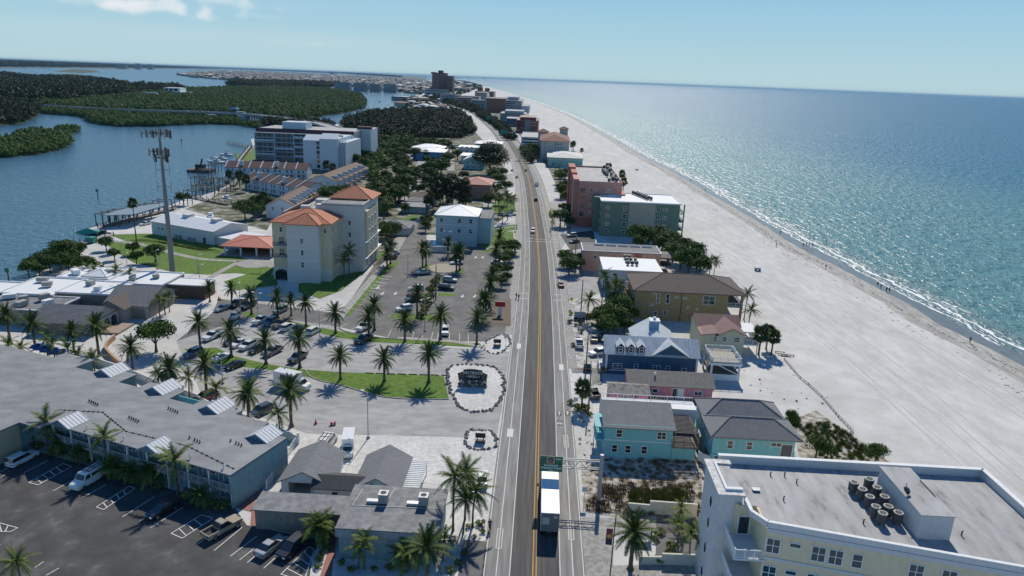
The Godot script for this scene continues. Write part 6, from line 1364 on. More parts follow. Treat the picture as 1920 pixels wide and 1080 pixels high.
func boat(p: Vector2, turn: float, l: float, label: String, dark: int) -> void:
	var o := thing("boat", label, "boat", Vector3(p.x, -0.75, p.y), turn)
	var w := l * 0.15
	var sec := [[-0.5, 0.85, 0.0], [-0.2, 1.0, 0.0], [0.15, 0.95, 0.05], [0.36, 0.6, 0.15], [0.5, 0.03, 0.3]]
	var g := Geo.new()
	for i in sec.size() - 1:
		var a: Array = sec[i]; var b: Array = sec[i + 1]
		var mid := Vector3(0, 0.3, -(a[0] + b[0]) / 2 * l)
		var A := func(s: Array, sx: float, top: bool) -> Vector3: return Vector3(sx * w * s[1] * (1.0 if top else 0.7), (1.1 + s[2] * 2.0) if top else 0.0, -s[0] * l)
		for sx in [-1.0, 1.0]: g.face([A.call(a, sx, false), A.call(b, sx, false), A.call(b, sx, true), A.call(a, sx, true)], mid)
		g.face([A.call(a, -1.0, true), A.call(b, -1.0, true), A.call(b, 1.0, true), A.call(a, 1.0, true)], mid + Vector3(0, -1, 0))
	g.face([Vector3(-w * 0.85, 1.1, l * 0.5), Vector3(w * 0.85, 1.1, l * 0.5), Vector3(w * 0.6, 0, l * 0.5), Vector3(-w * 0.6, 0, l * 0.5)], Vector3.ZERO)
	part(o, "hull", g, M("boat_dark", 0.035, 0.035, 0.04, 0.5) if dark else M("boat_white", 0.7, 0.71, 0.72, 0.3))
	g = Geo.new(); g.box(-w * 0.62, 1.15, -l * 0.12, w * 0.62, 2.3 if dark == 0 else 1.9, l * 0.22); part(o, "cabin", g, M("boat_white", 0.7, 0.71, 0.72, 0.3) if dark == 0 else M("crane_dark", 0.03, 0.03, 0.035, 0.6))
	g = Geo.new(); g.box(-w * 0.64, 1.5, -l * 0.13, w * 0.64, 2.0 if dark == 0 else 1.75, l * 0.1); part(o, "windscreen", g, glass())
	if dark == 0 and l > 9: g = Geo.new(); g.box(-w * 0.5, 2.9, -l * 0.04, w * 0.5, 3.1, l * 0.16); g.bar(Vector3(0, 2.3, l * 0.05), Vector3(0, 3.0, l * 0.05), 0.4); part(o, "flybridge", g, M("boat_navy", 0.04, 0.05, 0.1, 0.6))

# ---------------------------------------------------------------- plants
var leafm: StandardMaterial3D
var fronds := {}
func leaf_mat(key: String, tint := Color(1, 1, 1), rough := 0.55) -> StandardMaterial3D:
	if mats.has(key): return mats[key]
	var m := StandardMaterial3D.new()
	m.resource_name = key
	m.vertex_color_use_as_albedo = true
	m.albedo_color = tint
	m.roughness = rough; m.metallic_specular = 0.18
	m.backlight_enabled = true; m.backlight = Color(0.035, 0.05, 0.01)
	mats[key] = m
	return m
# a feather frond along +z from the origin; a rise, a droop, leaflets both sides
func frond(key: String, l: float, rise: float, droop: float, leaf: float, n: int, c0: Color, c1: Color, hang := 0.25) -> ArrayMesh:
	var g := Geo.new(); g.painted = true
	var at := func(t: float) -> Vector3: return Vector3(0, rise * t - droop * t * t, l * t * (1.0 - 0.12 * t * droop / l))
	for i in 6:
		var a: Vector3 = at.call(i / 6.0); var b: Vector3 = at.call((i + 1) / 6.0)
		var w := 0.055 * (1.1 - i / 6.0)
		g.col = c0.lerp(Color(0.16, 0.14, 0.05), 0.5)
		g.quad(a + Vector3(-w, 0, 0), b + Vector3(-w * 0.8, 0, 0), b + Vector3(w * 0.8, 0, 0), a + Vector3(w, 0, 0))
	for i in n:
		var t := lerpf(0.12, 1.0, float(i) / (n - 1))
		var p: Vector3 = at.call(t)
		var f: Vector3 = (at.call(minf(t + 0.05, 1.05)) - at.call(t - 0.05)).normalized()
		var len: float = leaf * (sin(PI * clampf(0.18 + t * 0.78, 0, 1)) * 0.75 + 0.3)
		for s in [-1.0, 1.0]:
			g.col = c0.lerp(c1, rng.randf())
			var d := (Vector3(s, rng.randf_range(-0.05, 0.3) - hang, 0) + f * rng.randf_range(0.5, 0.9)).normalized()
			var q := f * (l / n * 1.0)
			g.tri(p - q * 0.5, p + q * 0.5, p + d * len)
	return g.mesh()
func fan(l: float, c0: Color, c1: Color) -> ArrayMesh:
	var g := Geo.new(); g.painted = true
	g.col = c0.lerp(Color(0.15, 0.13, 0.05), 0.4)
	var tip := Vector3(0, 0.1 * l, l * 0.55)
	g.quad(Vector3(-0.03, 0, 0), tip + Vector3(-0.02, 0, 0), tip + Vector3(0.02, 0, 0), Vector3(0.03, 0, 0))
	for i in 15:
		var a := lerpf(-2.1, 2.1, i / 14.0)
		g.col = c0.lerp(c1, rng.randf())
		var d := Vector3(sin(a), -0.15 - 0.25 * absf(sin(a)), cos(a)) * l * rng.randf_range(0.5, 0.62)
		var w := Vector3(cos(a), 0, -sin(a)) * l * 0.075
		g.tri(tip, tip + d * 0.55 + w, tip + d); g.tri(tip, tip + d * 0.55 - w, tip + d)
	return g.mesh()
func trunk(h: float, r0: float, r1: float, lean: float, k := 10, flare := 1.5) -> Geo:
	var g := Geo.new()
	var p := []; var r := []
	for i in k + 1:
		var t := float(i) / k
		p.append(Vector3(lean * t * t, h * t, lean * 0.3 * sin(t * 3.0)))
		r.append(lerpf(r0, r1, t) * (flare if i == 0 else 1.0) * (1.0 + (0.07 if i % 2 else -0.03)))
	g.tube(p, r, 8)
	return g
var bark: Material
func palm(called: String, kind: String, h: float, label: String) -> Node3D:
	var o := thing(called, label, "palm tree", Vector3(0, 0, 0))
	palm_stem(o, kind, h, Vector3.ZERO, 0.0)
	return o
func palm_stem(o: Node3D, kind: String, h: float, at: Vector3, turn: float) -> void:
	var lean := 0.0 if kind == "date" else rng.randf_range(-0.5, 0.5)
	var thick: Array = {"date": [0.27, 0.2], "coco": [0.16, 0.1], "king": [0.13, 0.08], "sabal": [0.2, 0.17], "tall": [0.24, 0.13]}[kind]
	var tr := part(o, "trunk", trunk(h, thick[0], thick[1], lean, 10, 1.9 if kind == "date" else 1.4), bark)
	tr.position = at; tr.rotation.y = turn
	var g := Geo.new()
	var top := at + Basis(Vector3.UP, turn) * Vector3(lean, h, lean * 0.3 * sin(3.0))
	if kind == "date": g.tube([Vector3(0, -0.7, 0), Vector3(0, -0.3, 0), Vector3(0, 0.25, 0), Vector3(0, 0.5, 0)], [0.2, 0.38, 0.32, 0.06], 9)
	elif kind == "king": g.tube([Vector3(0, -0.5, 0), Vector3(0, 0.1, 0), Vector3(0, 0.35, 0)], [0.1, 0.12, 0.04], 7)
	else: g.tube([Vector3(0, -0.25, 0), Vector3(0, 0.1, 0), Vector3(0, 0.4, 0)], [0.16, 0.24, 0.05], 8)
	var c := part(o, "crown", g, M("crown_boots", 0.10, 0.09, 0.045, 0.9) if kind != "king" else M("crown_shaft", 0.09, 0.14, 0.04, 0.6))
	c.position = top
	var n: int = {"date": 46, "coco": 20, "king": 13, "sabal": 26, "tall": 24}[kind]
	for i in n:
		var t := (i + 0.5) / n
		var el: float
		var key: String
		if kind == "date": el = lerpf(78, -38, pow(t, 0.85)); key = "date_%d" % (0 if t < 0.3 else (1 if t < 0.7 else 2))
		elif kind == "coco" or kind == "king": el = lerpf(70, -18, t); key = "%s_%d" % [kind, 0 if t < 0.4 else 1]
		else: el = lerpf(80, -50, t); key = "sabal_%d" % (i % 2)
		var f := part(c, "frond", fronds[key], leaf_mat("palm_leaf"))
		f.rotation = Vector3(-deg_to_rad(el + rng.randf_range(-7, 7)), i * 2.39996 + rng.randf_range(-0.2, 0.2), rng.randf_range(-0.25, 0.25))
		f.scale = Vector3.ONE * rng.randf_range(0.86, 1.1)
# a crown of many small leaf faces through a set of lobes
func leafy(lobes: Array, n: int, size: float, c0: Color, c1: Color, flat_k := 0.8) -> Geo:
	var g := Geo.new(); g.painted = true
	var tot := 0.0
	for b in lobes: tot += b[1] * b[1]
	for b in lobes:
		var m := int(n * b[1] * b[1] / tot)
		var tone := rng.randf_range(-0.25, 0.25)
		for i in m:
			var d := Vector3(rng.randfn(), rng.randfn(), rng.randfn()).normalized()
			if d.y < -0.45: d.y = -d.y
			var p: Vector3 = b[0] + d * Vector3(1, flat_k, 1) * float(b[1]) * pow(rng.randf_range(0.35, 1.0), 0.5) * rng.randf_range(0.86, 1.12)
			var nn := (d + Vector3(rng.randfn(), rng.randfn() + 0.6, rng.randfn()) * 0.6).normalized()
			var u := nn.cross(Vector3(rng.randfn(), rng.randfn(), rng.randfn())).normalized() * size * rng.randf_range(0.5, 1.0)
			var w := nn.cross(u).normalized() * size * rng.randf_range(0.35, 0.7)
			g.col = c0.lerp(c1, clampf(rng.randf() + tone, 0, 1))
			g.tri(p - u, p + w, p + u); g.tri(p - u, p + u, p - w)
	return g
func lobes(r: float, h0: float, h1: float, n: int, spread := 0.62) -> Array:
	var o := []
	for i in n:
		var a := i * 2.4 + rng.randf()
		var t := rng.randf()
		var k := sin(PI * (0.2 + 0.7 * t))
		o.append([Vector3(cos(a) * r * spread * k, lerpf(h0, h1, t), sin(a) * r * spread * k), r * rng.randf_range(0.36, 0.58)])
	return o
func tree(called: String, label: String, r: float, h: float, n: int, leaves: int, size: float, c0: Color, c1: Color, low := 0.35, cat := "tree") -> Node3D:
	var o := thing(called, label, cat)
	var g := trunk(h * (low + 0.3), 0.05 * r + 0.08, 0.03 * r + 0.03, 0.2, 5)
	for i in 5:
		var a := i * 1.26; g.tube([Vector3(0.05, h * low * 0.7, 0), Vector3(cos(a) * r * 0.3, h * (low + 0.15), sin(a) * r * 0.3), Vector3(cos(a) * r * 0.6, h * (low + 0.35), sin(a) * r * 0.6)], [0.1 + r * 0.012, 0.08, 0.03], 5, false)
	part(o, "trunk", g, bark)
	part(o, "crown", leafy(lobes(r, h * low + r * 0.3, h - r * 0.35, n), leaves, size, c0, c1), leaf_mat("tree_leaf"))
	return o
func stuff_wood(called: String, label: String, mesh: ArrayMesh, spots: Array, cat: String, m: Material = null) -> void:
	var mm := MultiMesh.new()
	mm.transform_format = MultiMesh.TRANSFORM_3D
	mm.mesh = mesh
	mm.instance_count = spots.size()
	for i in spots.size(): mm.set_instance_transform(i, spots[i])
	var o := MultiMeshInstance3D.new()
	o.multimesh = mm; o.name = numbered(called); o.material_override = m if m else leaf_mat("wood_leaf")
	add_child(o)
	tag(o, label, cat, "", "stuff")
func scatter(a: Array, step: float, s0: float, s1: float, y := -0.3, skip = null) -> Array:
	var poly := pv(a)
	var lo := poly[0]; var hi := poly[0]
	for p in poly: lo = lo.min(p); hi = hi.max(p)
	var out := []
	var x := lo.x
	while x < hi.x:
		var z := lo.y
		while z < hi.y:
			# clumps grow with distance: far ones cover more ground
			var p := Vector2(x + rng.randf_range(-0.5, 0.5) * step, z + rng.randf_range(-0.5, 0.5) * step)
			if Geometry2D.is_point_in_polygon(p, poly) and not (skip != null and skip.call(p)):
				var s := rng.randf_range(s0, s1)
				out.append(Transform3D(Basis(Vector3.UP, rng.randf() * TAU).scaled(Vector3(s, s * rng.randf_range(0.75, 1.15), s)), v3(p, y)))
			z += step
		x += step
	return out
func put(src: Node3D, first: Array, spots: Array, label: String, group: String, s0 := 0.88, s1 := 1.12) -> void:
	for i in spots.size():
		var p: Vector2 = spots[i]
		var sc := rng.randf_range(s0, s1)
		if first[0]:
			first[0] = false
			src.position = v3(p); src.rotation.y = rng.randf() * TAU; src.scale = Vector3.ONE * sc
			tag(src, label, "", group)
		else:
			copy(src, v3(p), rng.randf() * TAU, label, group, sc)
func blades(n: int, r: float, h: float, c0: Color, c1: Color) -> ArrayMesh:
	var g := Geo.new(); g.painted = true
	for i in n:
		var a := rng.randf() * TAU; var d := Vector3(cos(a), 0, sin(a))
		var p := d * r * sqrt(rng.randf()) * 0.7
		var s := d.cross(Vector3.UP) * 0.05
		g.col = c0.lerp(c1, rng.randf())
		var tip := p + d * r * rng.randf_range(0.1, 0.6) + Vector3(0, h * rng.randf_range(0.4, 1.0), 0)
		g.tri(p - s, p + s, tip)
	return g.mesh()
func plants() -> void:
	bark = N("palm_bark", [[0.3, 0.085, 0.07, 0.055], [0.6, 0.145, 0.125, 0.10], [0.8, 0.2, 0.18, 0.15]], Vector3(1.2, 0.5, 1.2), 0.95, 0.03, 3.0, 121)
	var d0 := Color(0.035, 0.062, 0.018); var d1 := Color(0.1, 0.145, 0.04)
	fronds["date_0"] = frond("", 2.9, 0.5, 0.8, 0.58, 26, d0, d1, -0.25); fronds["date_1"] = frond("", 3.25, 0.3, 1.2, 0.58, 26, d0, d1, 0.0); fronds["date_2"] = frond("", 3.0, 0.1, 1.4, 0.54, 24, d0 * 0.9, d1 * 0.85, 0.1)
	var c0 := Color(0.05, 0.085, 0.022); var c1 := Color(0.15, 0.19, 0.05)
	fronds["coco_0"] = frond("", 3.3, 1.0, 1.7, 0.8, 24, c0, c1, 0.45); fronds["coco_1"] = frond("", 3.3, 0.6, 2.3, 0.85, 24, c0, c1, 0.7)
	fronds["king_0"] = frond("", 2.2, 0.9, 1.3, 0.6, 20, Color(0.045, 0.08, 0.018), Color(0.15, 0.2, 0.05), 0.2); fronds["king_1"] = frond("", 2.3, 0.6, 1.7, 0.6, 20, Color(0.045, 0.08, 0.018), Color(0.14, 0.18, 0.05), 0.35)
	fronds["sabal_0"] = fan(2.1, Color(0.04, 0.07, 0.022), Color(0.12, 0.15, 0.05)); fronds["sabal_1"] = fan(1.9, Color(0.04, 0.07, 0.022), Color(0.14, 0.16, 0.06))
	var date := [palm("date_palm", "date", 5.6, "x"), palm("date_palm", "date", 6.3, "x"), palm("date_palm", "date", 5.1, "x")]
	var flag := [[true], [true], [true]]
	var rows := [
		["feathery date palm on the long lawn strip", "date palms on the lawn strip", [V(-23.1, -138.8), V(-32.4, -138.4), V(-41.6, -138), V(-51.9, -143.1), V(-59.7, -144.1), V(-68.6, -147)]],
		["date palm in the grassy strip between two parking rows", "date palms between the parking rows", [V(-77.2, -150.4), V(-75.7, -176.3), V(-68, -174.4), V(-59, -169.4), V(-50.4, -165.5), V(-41.5, -163), V(-41.5, -168.8), V(-32.6, -162.4), V(-24.3, -164.8), V(-15.2, -162.7)]],
		["date palm in an island bed of the upper public car park", "date palms of the upper car park", [V(-32.7, -180.3), V(-51, -228.6), V(-51.3, -235.1), V(-39.6, -230.8), V(-39, -234.5), V(-28, -228.7), V(-27.2, -231), V(-33.6, -250.1)]],
		["date palm in the bed between the upper car park and the main road", "date palms beside the main road", [V(-15.5, -235.3), V(-14.7, -182.2), V(-15.2, -180.4), V(-14.4, -193.1), V(-14.8, -207.4), V(-15.9, -262.1)]],
		["date palm near the restaurant's drive behind the motel", "date palms by the restaurant drive", [V(-83.8, -134.5), V(-71.7, -126.3), V(-65.9, -128.8), V(-96.8, -143.8), V(-103.4, -145.4), V(-112.5, -145.8), V(-119.9, -148.1), V(-123.2, -145.9), V(-52.7, -117.5), V(-44.6, -116.4)]],
		["big date palm in the gravel bed at the bottom edge of the picture", "big date palms at the bottom edge", [V(-13.4, -75.2), V(12.7, -82.1)]]]
	for r in rows:
		var k := 0
		for p in r[2]:
			k += 1
			put(date[k % 3], flag[k % 3], [p], r[0], r[1], 0.95, 1.15)
	for p in [V(-90.8, -185.1), V(-84.3, -184.2), V(-65.4, -177)]:
		var b := copy(date[2], v3(p), rng.randf() * 6, "stout silvery palm beside the cream hotel's drive", "silvery palms by the hotel drive", 0.85)
	var king := [palm("slender_palm", "king", 4.2, "x"), palm("slender_palm", "king", 3.4, "x")]
	var kf := [[true], [true]]
	for r in [["slender arching palm behind the motel by the white wall", "slender palms behind the motel", [V(-89.6, -131), V(-66.5, -123.1), V(-59.6, -120), V(-52.4, -116.5), V(-98.6, -136.2), V(-44.5, -110.4)], 1.25, 1.6], ["slender palm on the kerb in front of the motel balconies", "slender palms before the motel", [V(-80.5, -103), V(-68, -98.6), V(-53.9, -93.1)], 1.4, 1.6], ["slender pair of palms at the office front", "slender palms at the office", [V(-22.9, -79), V(-22.1, -78.8), V(-12.2, -81.5)], 0.9, 1.1], ["young palm in the walled bed by the cream condominium", "young palms by the condominium", [V(20.9, -92.8), V(20.9, -84.6), V(20, -88.3), V(21.8, -83.8)], 0.8, 1.1], ["small tropical palm by the restaurant terrace", "small palms by the restaurant", [V(-112.4, -137.9), V(-107.9, -135.5), V(-106.9, -141.7), V(-101.6, -136.4), V(-96.8, -137), V(-96.2, -168.7), V(-97, -172.9), V(-97, -175.2), V(-123.9, -196), V(-121.4, -193.6), V(-118.1, -194.2), V(-128.3, -198), V(-132.6, -197.3), V(-128.9, -195.1)], 0.9, 1.3]]:
		var k := 0
		for p in r[2]:
			k += 1
			put(king[k % 2], kf[k % 2], [p], r[0], r[1], r[3], r[4])
	# clumps of three or four stems
	var clump := thing("palm_clump", "x", "palm tree")
	for i in 4: palm_stem(clump, "king", rng.randf_range(1.8, 3.0), Vector3(cos(i * 1.7) * 0.6, 0, sin(i * 1.7) * 0.6), i * 1.6)
	var cf := [true]
	put(clump, cf, [V(-85.7, -105.3), V(-77.9, -102.6), V(-73.4, -100.4), V(-63, -95.6), V(-59, -95.1), V(-49.2, -90.5), V(-88.5, -106.3), V(-65.8, -96.8)], "bushy clump of green palms in the bed before the motel", "palm clumps before the motel", 0.85, 1.05)
	put(clump, cf, [V(-29.3, -83.7)], "bushy palm clump between parked cars and the tan annex", "", 1.1, 1.2); put(clump, cf, [V(-16.8, -79.3)], "bushy palm clump at the office corner near the big date palm", "", 1.0, 1.1)
	var coco := [palm("coconut_palm", "coco", 8.2, "x"), palm("coconut_palm", "coco", 6.0, "x")]
	var of := [[true], [true]]
	for r in [["tall coconut palm in the cluster between the office and the road", "coconut palms by the office", [V(-10.2, -87.8), V(-11.7, -88.3), V(-9, -89.4), V(-10.3, -91)], 0.85, 1.1], ["coconut palm in the overgrown yard before the mustard house", "coconut palms by the mustard house", [V(19.3, -197), V(20.5, -193.8), V(12.6, -185.5), V(17.7, -199.8), V(22.4, -197.5)], 0.85, 1.1], ["coconut palm at the edge of the sand beyond the mustard house", "palms at the edge of the sand", [V(56.1, -235.8), V(56.8, -232), V(55.9, -185.9), V(56.5, -192.3), V(56.5, -251.7)], 0.75, 1.0], ["coconut palm standing against the hotel's tower wall", "palms by the hotel tower", [V(-61.7, -214.7), V(-60.4, -216.2)], 0.9, 1.05], ["coconut palm in the green garden left of the road", "palms in the roadside garden", [V(-17.7, -313.5), V(-15.9, -324.1), V(-15.2, -340.7), V(-20.5, -332.3), V(-14.7, -352.7), V(-23.2, -346), V(-18.4, -362.7), V(-19, -577.7), V(-15.2, -595.5), V(-12.7, -580.2)], 0.9, 1.2], ["small coconut palm by the rental car behind the motel", "", [V(-74.2, -126.5)], 0.7, 0.75], ["palm top rising at the bottom left corner", "", [V(-61.5, -70.2)], 0.75, 0.8]]:
		var k := 0
		for p in r[2]:
			k += 1
			put(coco[k % 2], of[k % 2], [p], r[0], r[1], r[3], r[4])
	var sabal := palm("cabbage_palm", "sabal", 4.4, "x")
	var sf := [true]
	put(sabal, sf, [V(8.5, -129.9)], "round-headed cabbage palm on the sandy verge beside the road", "", 1.0, 1.02)
	put(sabal, sf, [V(52.9, -165.2), V(56.2, -166), V(56, -169.6)], "cabbage palm in the group on the sand beside the yellow house", "cabbage palms on the sand", 1.0, 1.3)
	put(sabal, sf, [V(26.9, -673.8), V(32.3, -632.4), V(49.7, -461.8), V(44.3, -499.8), V(47.1, -427), V(25.1, -662.8), V(39.2, -333.3)], "cabbage palm at the beach edge behind the hotels", "cabbage palms at the beach edge", 1.0, 1.5)
	put(sabal, sf, [V(-133.9, -440.3), V(-127.6, -432.4), V(-126.9, -319.6), V(-163.5, -381.2), V(-174.1, -392.3), V(-154.8, -368.3)], "cabbage palm beside the white townhouses", "cabbage palms by the townhouses", 1.1, 1.6)
	var tall := palm("fan_palm", "tall", 15.0, "tall slim fan palm standing alone on the bay lawn")
	tall.position = v3(V(-144.2, -244.4))
	var cas0 := Color(0.016, 0.028, 0.012); var cas1 := Color(0.05, 0.07, 0.028)
	var o0 := Color(0.02, 0.042, 0.01); var o1 := Color(0.085, 0.145, 0.028)
	var oak := [tree("broadleaf_tree", "x", 4.2, 7.5, 12, 2600, 0.36, o0, o1), tree("broadleaf_tree", "x", 4.8, 8.5, 14, 3000, 0.38, o0, o1 * 1.15), tree("broadleaf_tree", "x", 3.6, 6.5, 10, 2200, 0.34, o0 * 0.9, o1)]
	var bf := [[true], [true], [true]]
	var woods := []
	for i in 120:
		var p := Vector2(rng.randf_range(-132, -66), rng.randf_range(-660, -300))
		if p.x < -100 and p.y > -470: p.x += 30
		if absf(p.x + 60 + (p.y + 280) * 0.12) < 8: p.x -= 14
		woods.append(p)
	for r in [["dense green tree in the grove between the townhouses and the lane", "trees of the grove", woods, 0.8, 1.3],
			["dark tree crowding the right-hand roadside near the coral block", "trees along the right roadside", [V(10.4, -449.6), V(12.3, -421.1), V(9.9, -392.8), V(12.2, -370.8), V(9.8, -349.9), V(11.9, -333.4), V(7.8, -313.4), V(11.9, -310.8), V(14.3, -331.3), V(14.4, -476.1), V(10.2, -474.7), V(6.4, -568.3), V(2.3, -594.2), V(4.6, -630), V(-3.7, -626.6), V(0.1, -585.2), V(-10.4, -700.5), V(-5.9, -664.5), V(-11.9, -646.8)], 0.7, 1.1],
			["leafy tree before the peach and white flat-roofed blocks", "trees before the flat-roofed blocks", [V(8.7, -242.7), V(10.4, -239.4), V(11.3, -234.6), V(9.1, -231.4), V(12.1, -244.9)], 0.55, 0.8],
			["dense sea-grape bush in the hedge between the green block and the beach", "bushes by the green block", [V(37.8, -280.4), V(42.4, -283.3), V(46, -279.3), V(48.5, -275.2), V(50.4, -268.4), V(51.7, -258.7), V(53.1, -251.1), V(53.3, -242.3), V(45.2, -267.4), V(47.4, -256.2), V(48.5, -246.5), V(43.2, -274.1), V(50, -239.6), V(37.7, -271.2), V(52.7, -235.2)], 0.9, 1.25],
			["dark mangrove tree along the park seawall", "mangroves by the seawall", [V(-152, -199.7), V(-149.8, -201.3), V(-149.2, -205.2), V(-148.8, -209.7), V(-148.5, -214.5), V(-151.4, -223.1), V(-155.1, -215.3), V(-154.1, -208.7), V(-155.1, -205.3), V(-154.1, -219), V(-156.5, -229.6), V(-144, -206.1), V(-138.4, -205.2), V(-137.2, -207.4)], 0.6, 0.9],
			["small tree on the park lawn by the bay", "small trees on the park lawn", [V(-149.6, -235), V(-138, -231), V(-130.7, -219.9), V(-126, -222.9), V(-139.8, -223.2)], 0.5, 0.75],
			["bushy tree beside the white hall and the docks", "trees by the hall", [V(-124.3, -300.5), V(-123.4, -307.1), V(-122.3, -313.9), V(-126.6, -297.5), V(-119.9, -317.2), V(-111.2, -316.7), V(-129.4, -319), V(-166.1, -323.8)], 0.7, 1.05],
			["tree around the grey bungalow left of the pale blue house", "trees by the bungalow", [V(-61.3, -276), V(-59.2, -281.5), V(-62.3, -270.8), V(-57.9, -269.9), V(-49.3, -300.2), V(-48, -289.3), V(-79.5, -331.6), V(-76.2, -339.8), V(-63.8, -328.5)], 0.65, 0.95],
			["roadside tree left of the main road near the crossing", "trees left of the crossing", [V(-12.8, -238.7), V(-11, -228.4), V(-11.2, -218.7), V(-11.4, -246.5), V(-12.2, -212.4), V(-14.3, -224.5), V(-13.8, -255.7), V(-11.2, -263.1), V(-9.9, -256.5)], 0.45, 0.7],
			["scrubby tree in the overgrown yard by the road", "scrubby trees in the yard", [V(19.1, -177.9), V(21.5, -181.6), V(16.8, -183.9), V(17.3, -173.5), V(21.7, -176.2), V(15, -179.3), V(21.3, -186.9), V(24, -185), V(18.7, -181.2), V(21, -191.5)], 0.6, 0.85],
			["tree behind the long garden left of the far road", "trees left of the far road", [V(-26.5, -426.8), V(-26, -395.9), V(-31.2, -448.7), V(-27, -462.6), V(-27.2, -372), V(-27.3, -355.6), V(-21.1, -403.2), V(-22.4, -361.7)], 0.8, 1.2]]:
		var k := 0
		for p in r[2]:
			k += 1
			put(oak[k % 3], bf[k % 3], [p], r[0], r[1], r[3], r[4])
	copy(oak[1], v3(V(-86.1, -147.8)), 1.0, "round dark green tree beside the curved wall of the drive", "", 0.9)
	copy(oak[0], v3(V(49.1, -116)), 1.0, "bushy sea-grape shrub on the dune beside the stilt house", "", 0.52); copy(oak[1], v3(V(58.8, -114.8)), 2.0, "rounded sea-grape shrub behind the condominium parapet", "", 0.42); copy(oak[2], v3(V(50.8, -115.4)), 2.0, "smaller sea-grape shrub next to the stilt house", "", 0.45)
	var pine := [tree("casuarina", "x", 3.4, 16.0, 16, 3200, 0.36, cas0, cas1, 0.2), tree("casuarina", "x", 4.0, 18.5, 18, 3600, 0.38, cas0, cas1 * 1.1, 0.2)]
	var pf := [[true], [true]]
	var kk := 0
	for p in [V(-53.8, -328.3), V(-51.7, -334.4), V(-49.7, -343.6), V(-45.9, -340.2), V(-44.3, -348.1), V(-40.2, -340.2), V(-39.5, -352.4), V(-51, -362.2), V(-47.9, -369.8), V(-54.5, -358), V(-36.9, -338.1)]:
		kk += 1; put(pine[kk % 2], pf[kk % 2], [p], "tall feathery dark tree in the stand before the pink-tiled house", "feathery trees before the tiled house", 0.75, 1.05)
	var big := tree("giant_tree", "very large dark spreading tree beside the far road", 12.5, 22.0, 34, 11000, 0.5, cas0, cas1 * 1.1, 0.1)
	big.position = v3(V(-35.8, -478.6))
	# clipped shrubs and tufts
	var shrub := [tree("shrub", "x", 0.9, 1.3, 6, 260, 0.16, Color(0.05, 0.075, 0.015), Color(0.16, 0.19, 0.05), 0.1, "shrub"), tree("shrub", "x", 0.8, 1.0, 5, 220, 0.15, Color(0.06, 0.08, 0.02), Color(0.2, 0.2, 0.06), 0.1, "shrub")]
	var hf := [[true], [true]]
	for r in [["low bright shrub in the hedge along the upper car park divider", "shrubs of the car park divider", [V(-31.5, -184.1), V(-31.7, -187.9), V(-32, -191.8), V(-32.1, -195.3), V(-32.3, -198.9), V(-32.5, -203.2), V(-32.6, -207.8), V(-32.7, -211.9), V(-31.6, -180.5), V(-32.7, -214.9), V(-32.5, -218.7)], 1.6, 2.2], ["small shrub in the white gravel bed by the office", "shrubs in the gravel beds", [V(-28.9, -83.3), V(-28.2, -82.5), V(-28.4, -81.3), V(-28.3, -80), V(-28.7, -83.6), V(-28.1, -78.5), V(-25.3, -79.4), V(-23.6, -78.3), V(-20.9, -78.7), V(-18.9, -79.1), V(-11.3, -85.2), V(-9.5, -89.1), V(-8.5, -86.7), V(-8, -89.9), V(-7.5, -88.1), V(-9.6, -83.1), V(-10, -80.8), V(-10.9, -79.1)], 0.6, 0.95], ["dark shrub in the bed under the motel balconies", "shrubs before the motel", [V(-83, -103.8), V(-78.6, -102), V(-75, -101.2), V(-71.5, -99.9), V(-65.4, -97.6), V(-61.2, -95.7), V(-57.2, -94.2), V(-52.1, -92.3), V(-47.8, -90.6), V(-45.9, -90.1), V(-88.7, -105.4)], 1.0, 1.5], ["small shrub by the condominium drive", "shrubs by the condominium drive", [V(18.1, -90.6), V(19, -87), V(16.7, -83.9), V(16.8, -89.2), V(18.5, -85.7)], 0.7, 1.1], ["scrubby bush on the sandy forecourt beside the road", "scrub on the forecourts", [V(8.4, -189.5), V(9.4, -179.8), V(10.9, -181.7), V(7.9, -182.6), V(9.7, -168.5), V(8.2, -164.6), V(13.7, -181.3), V(14.6, -169.3), V(6.5, -132), V(7.9, -129.3), V(9.3, -129), V(9.9, -127.2), V(14.7, -148.9), V(15.6, -177.3), V(10.6, -174.6), V(32.6, -138.6), V(23.3, -134.9)], 0.8, 1.6]]:
		var k := 0
		for p in r[2]:
			k += 1
			put(shrub[k % 2], hf[k % 2], [p], r[0], r[1], r[3], r[4])
	# grass and scrub as stuff
	var tuft := blades(80, 0.75, 0.6, Color(0.08, 0.062, 0.03), Color(0.24, 0.18, 0.09))
	var green_tuft := blades(90, 0.75, 0.7, Color(0.05, 0.075, 0.015), Color(0.15, 0.19, 0.045))
	stuff_wood("dry_scrub", "dry brown scrub scattered over the sandy vacant plot", tuft, scatter([10.2, -102.5, 27.2, -105.1, 24.7, -95.9, 14.7, -94.4, 7.5, -95.1], 0.85, 0.5, 1.3, 0.0, func(p): return rng.randf() < 0.25) + scatter([8, -110.3, 28.8, -112.6, 27.2, -105.1, 9.8, -103.3], 1.3, 0.4, 0.9, 0.0) + scatter([7, -131.6, 10.7, -132.1, 9.2, -95, 7.6, -94.8], 1.9, 0.3, 0.6, 0.0), "scrub")
	stuff_wood("green_scrub", "patches of green scrub on the vacant plot and dune", green_tuft, scatter([14.6, -100.6, 24.2, -102.4, 23.8, -96.5, 14.8, -94.9], 0.8, 0.6, 1.5, 0.0, func(p): return rng.randf() < 0.3) + scatter([50.2, -127.5, 57.4, -130.6, 60.9, -115.4, 49.7, -114.9], 1.0, 0.5, 1.2, 0.0) + scatter([49.2, -133.1, 51.4, -134.1, 50.2, -127.5, 48.1, -127.3], 0.6, 0.6, 1.3, 0.0), "scrub")
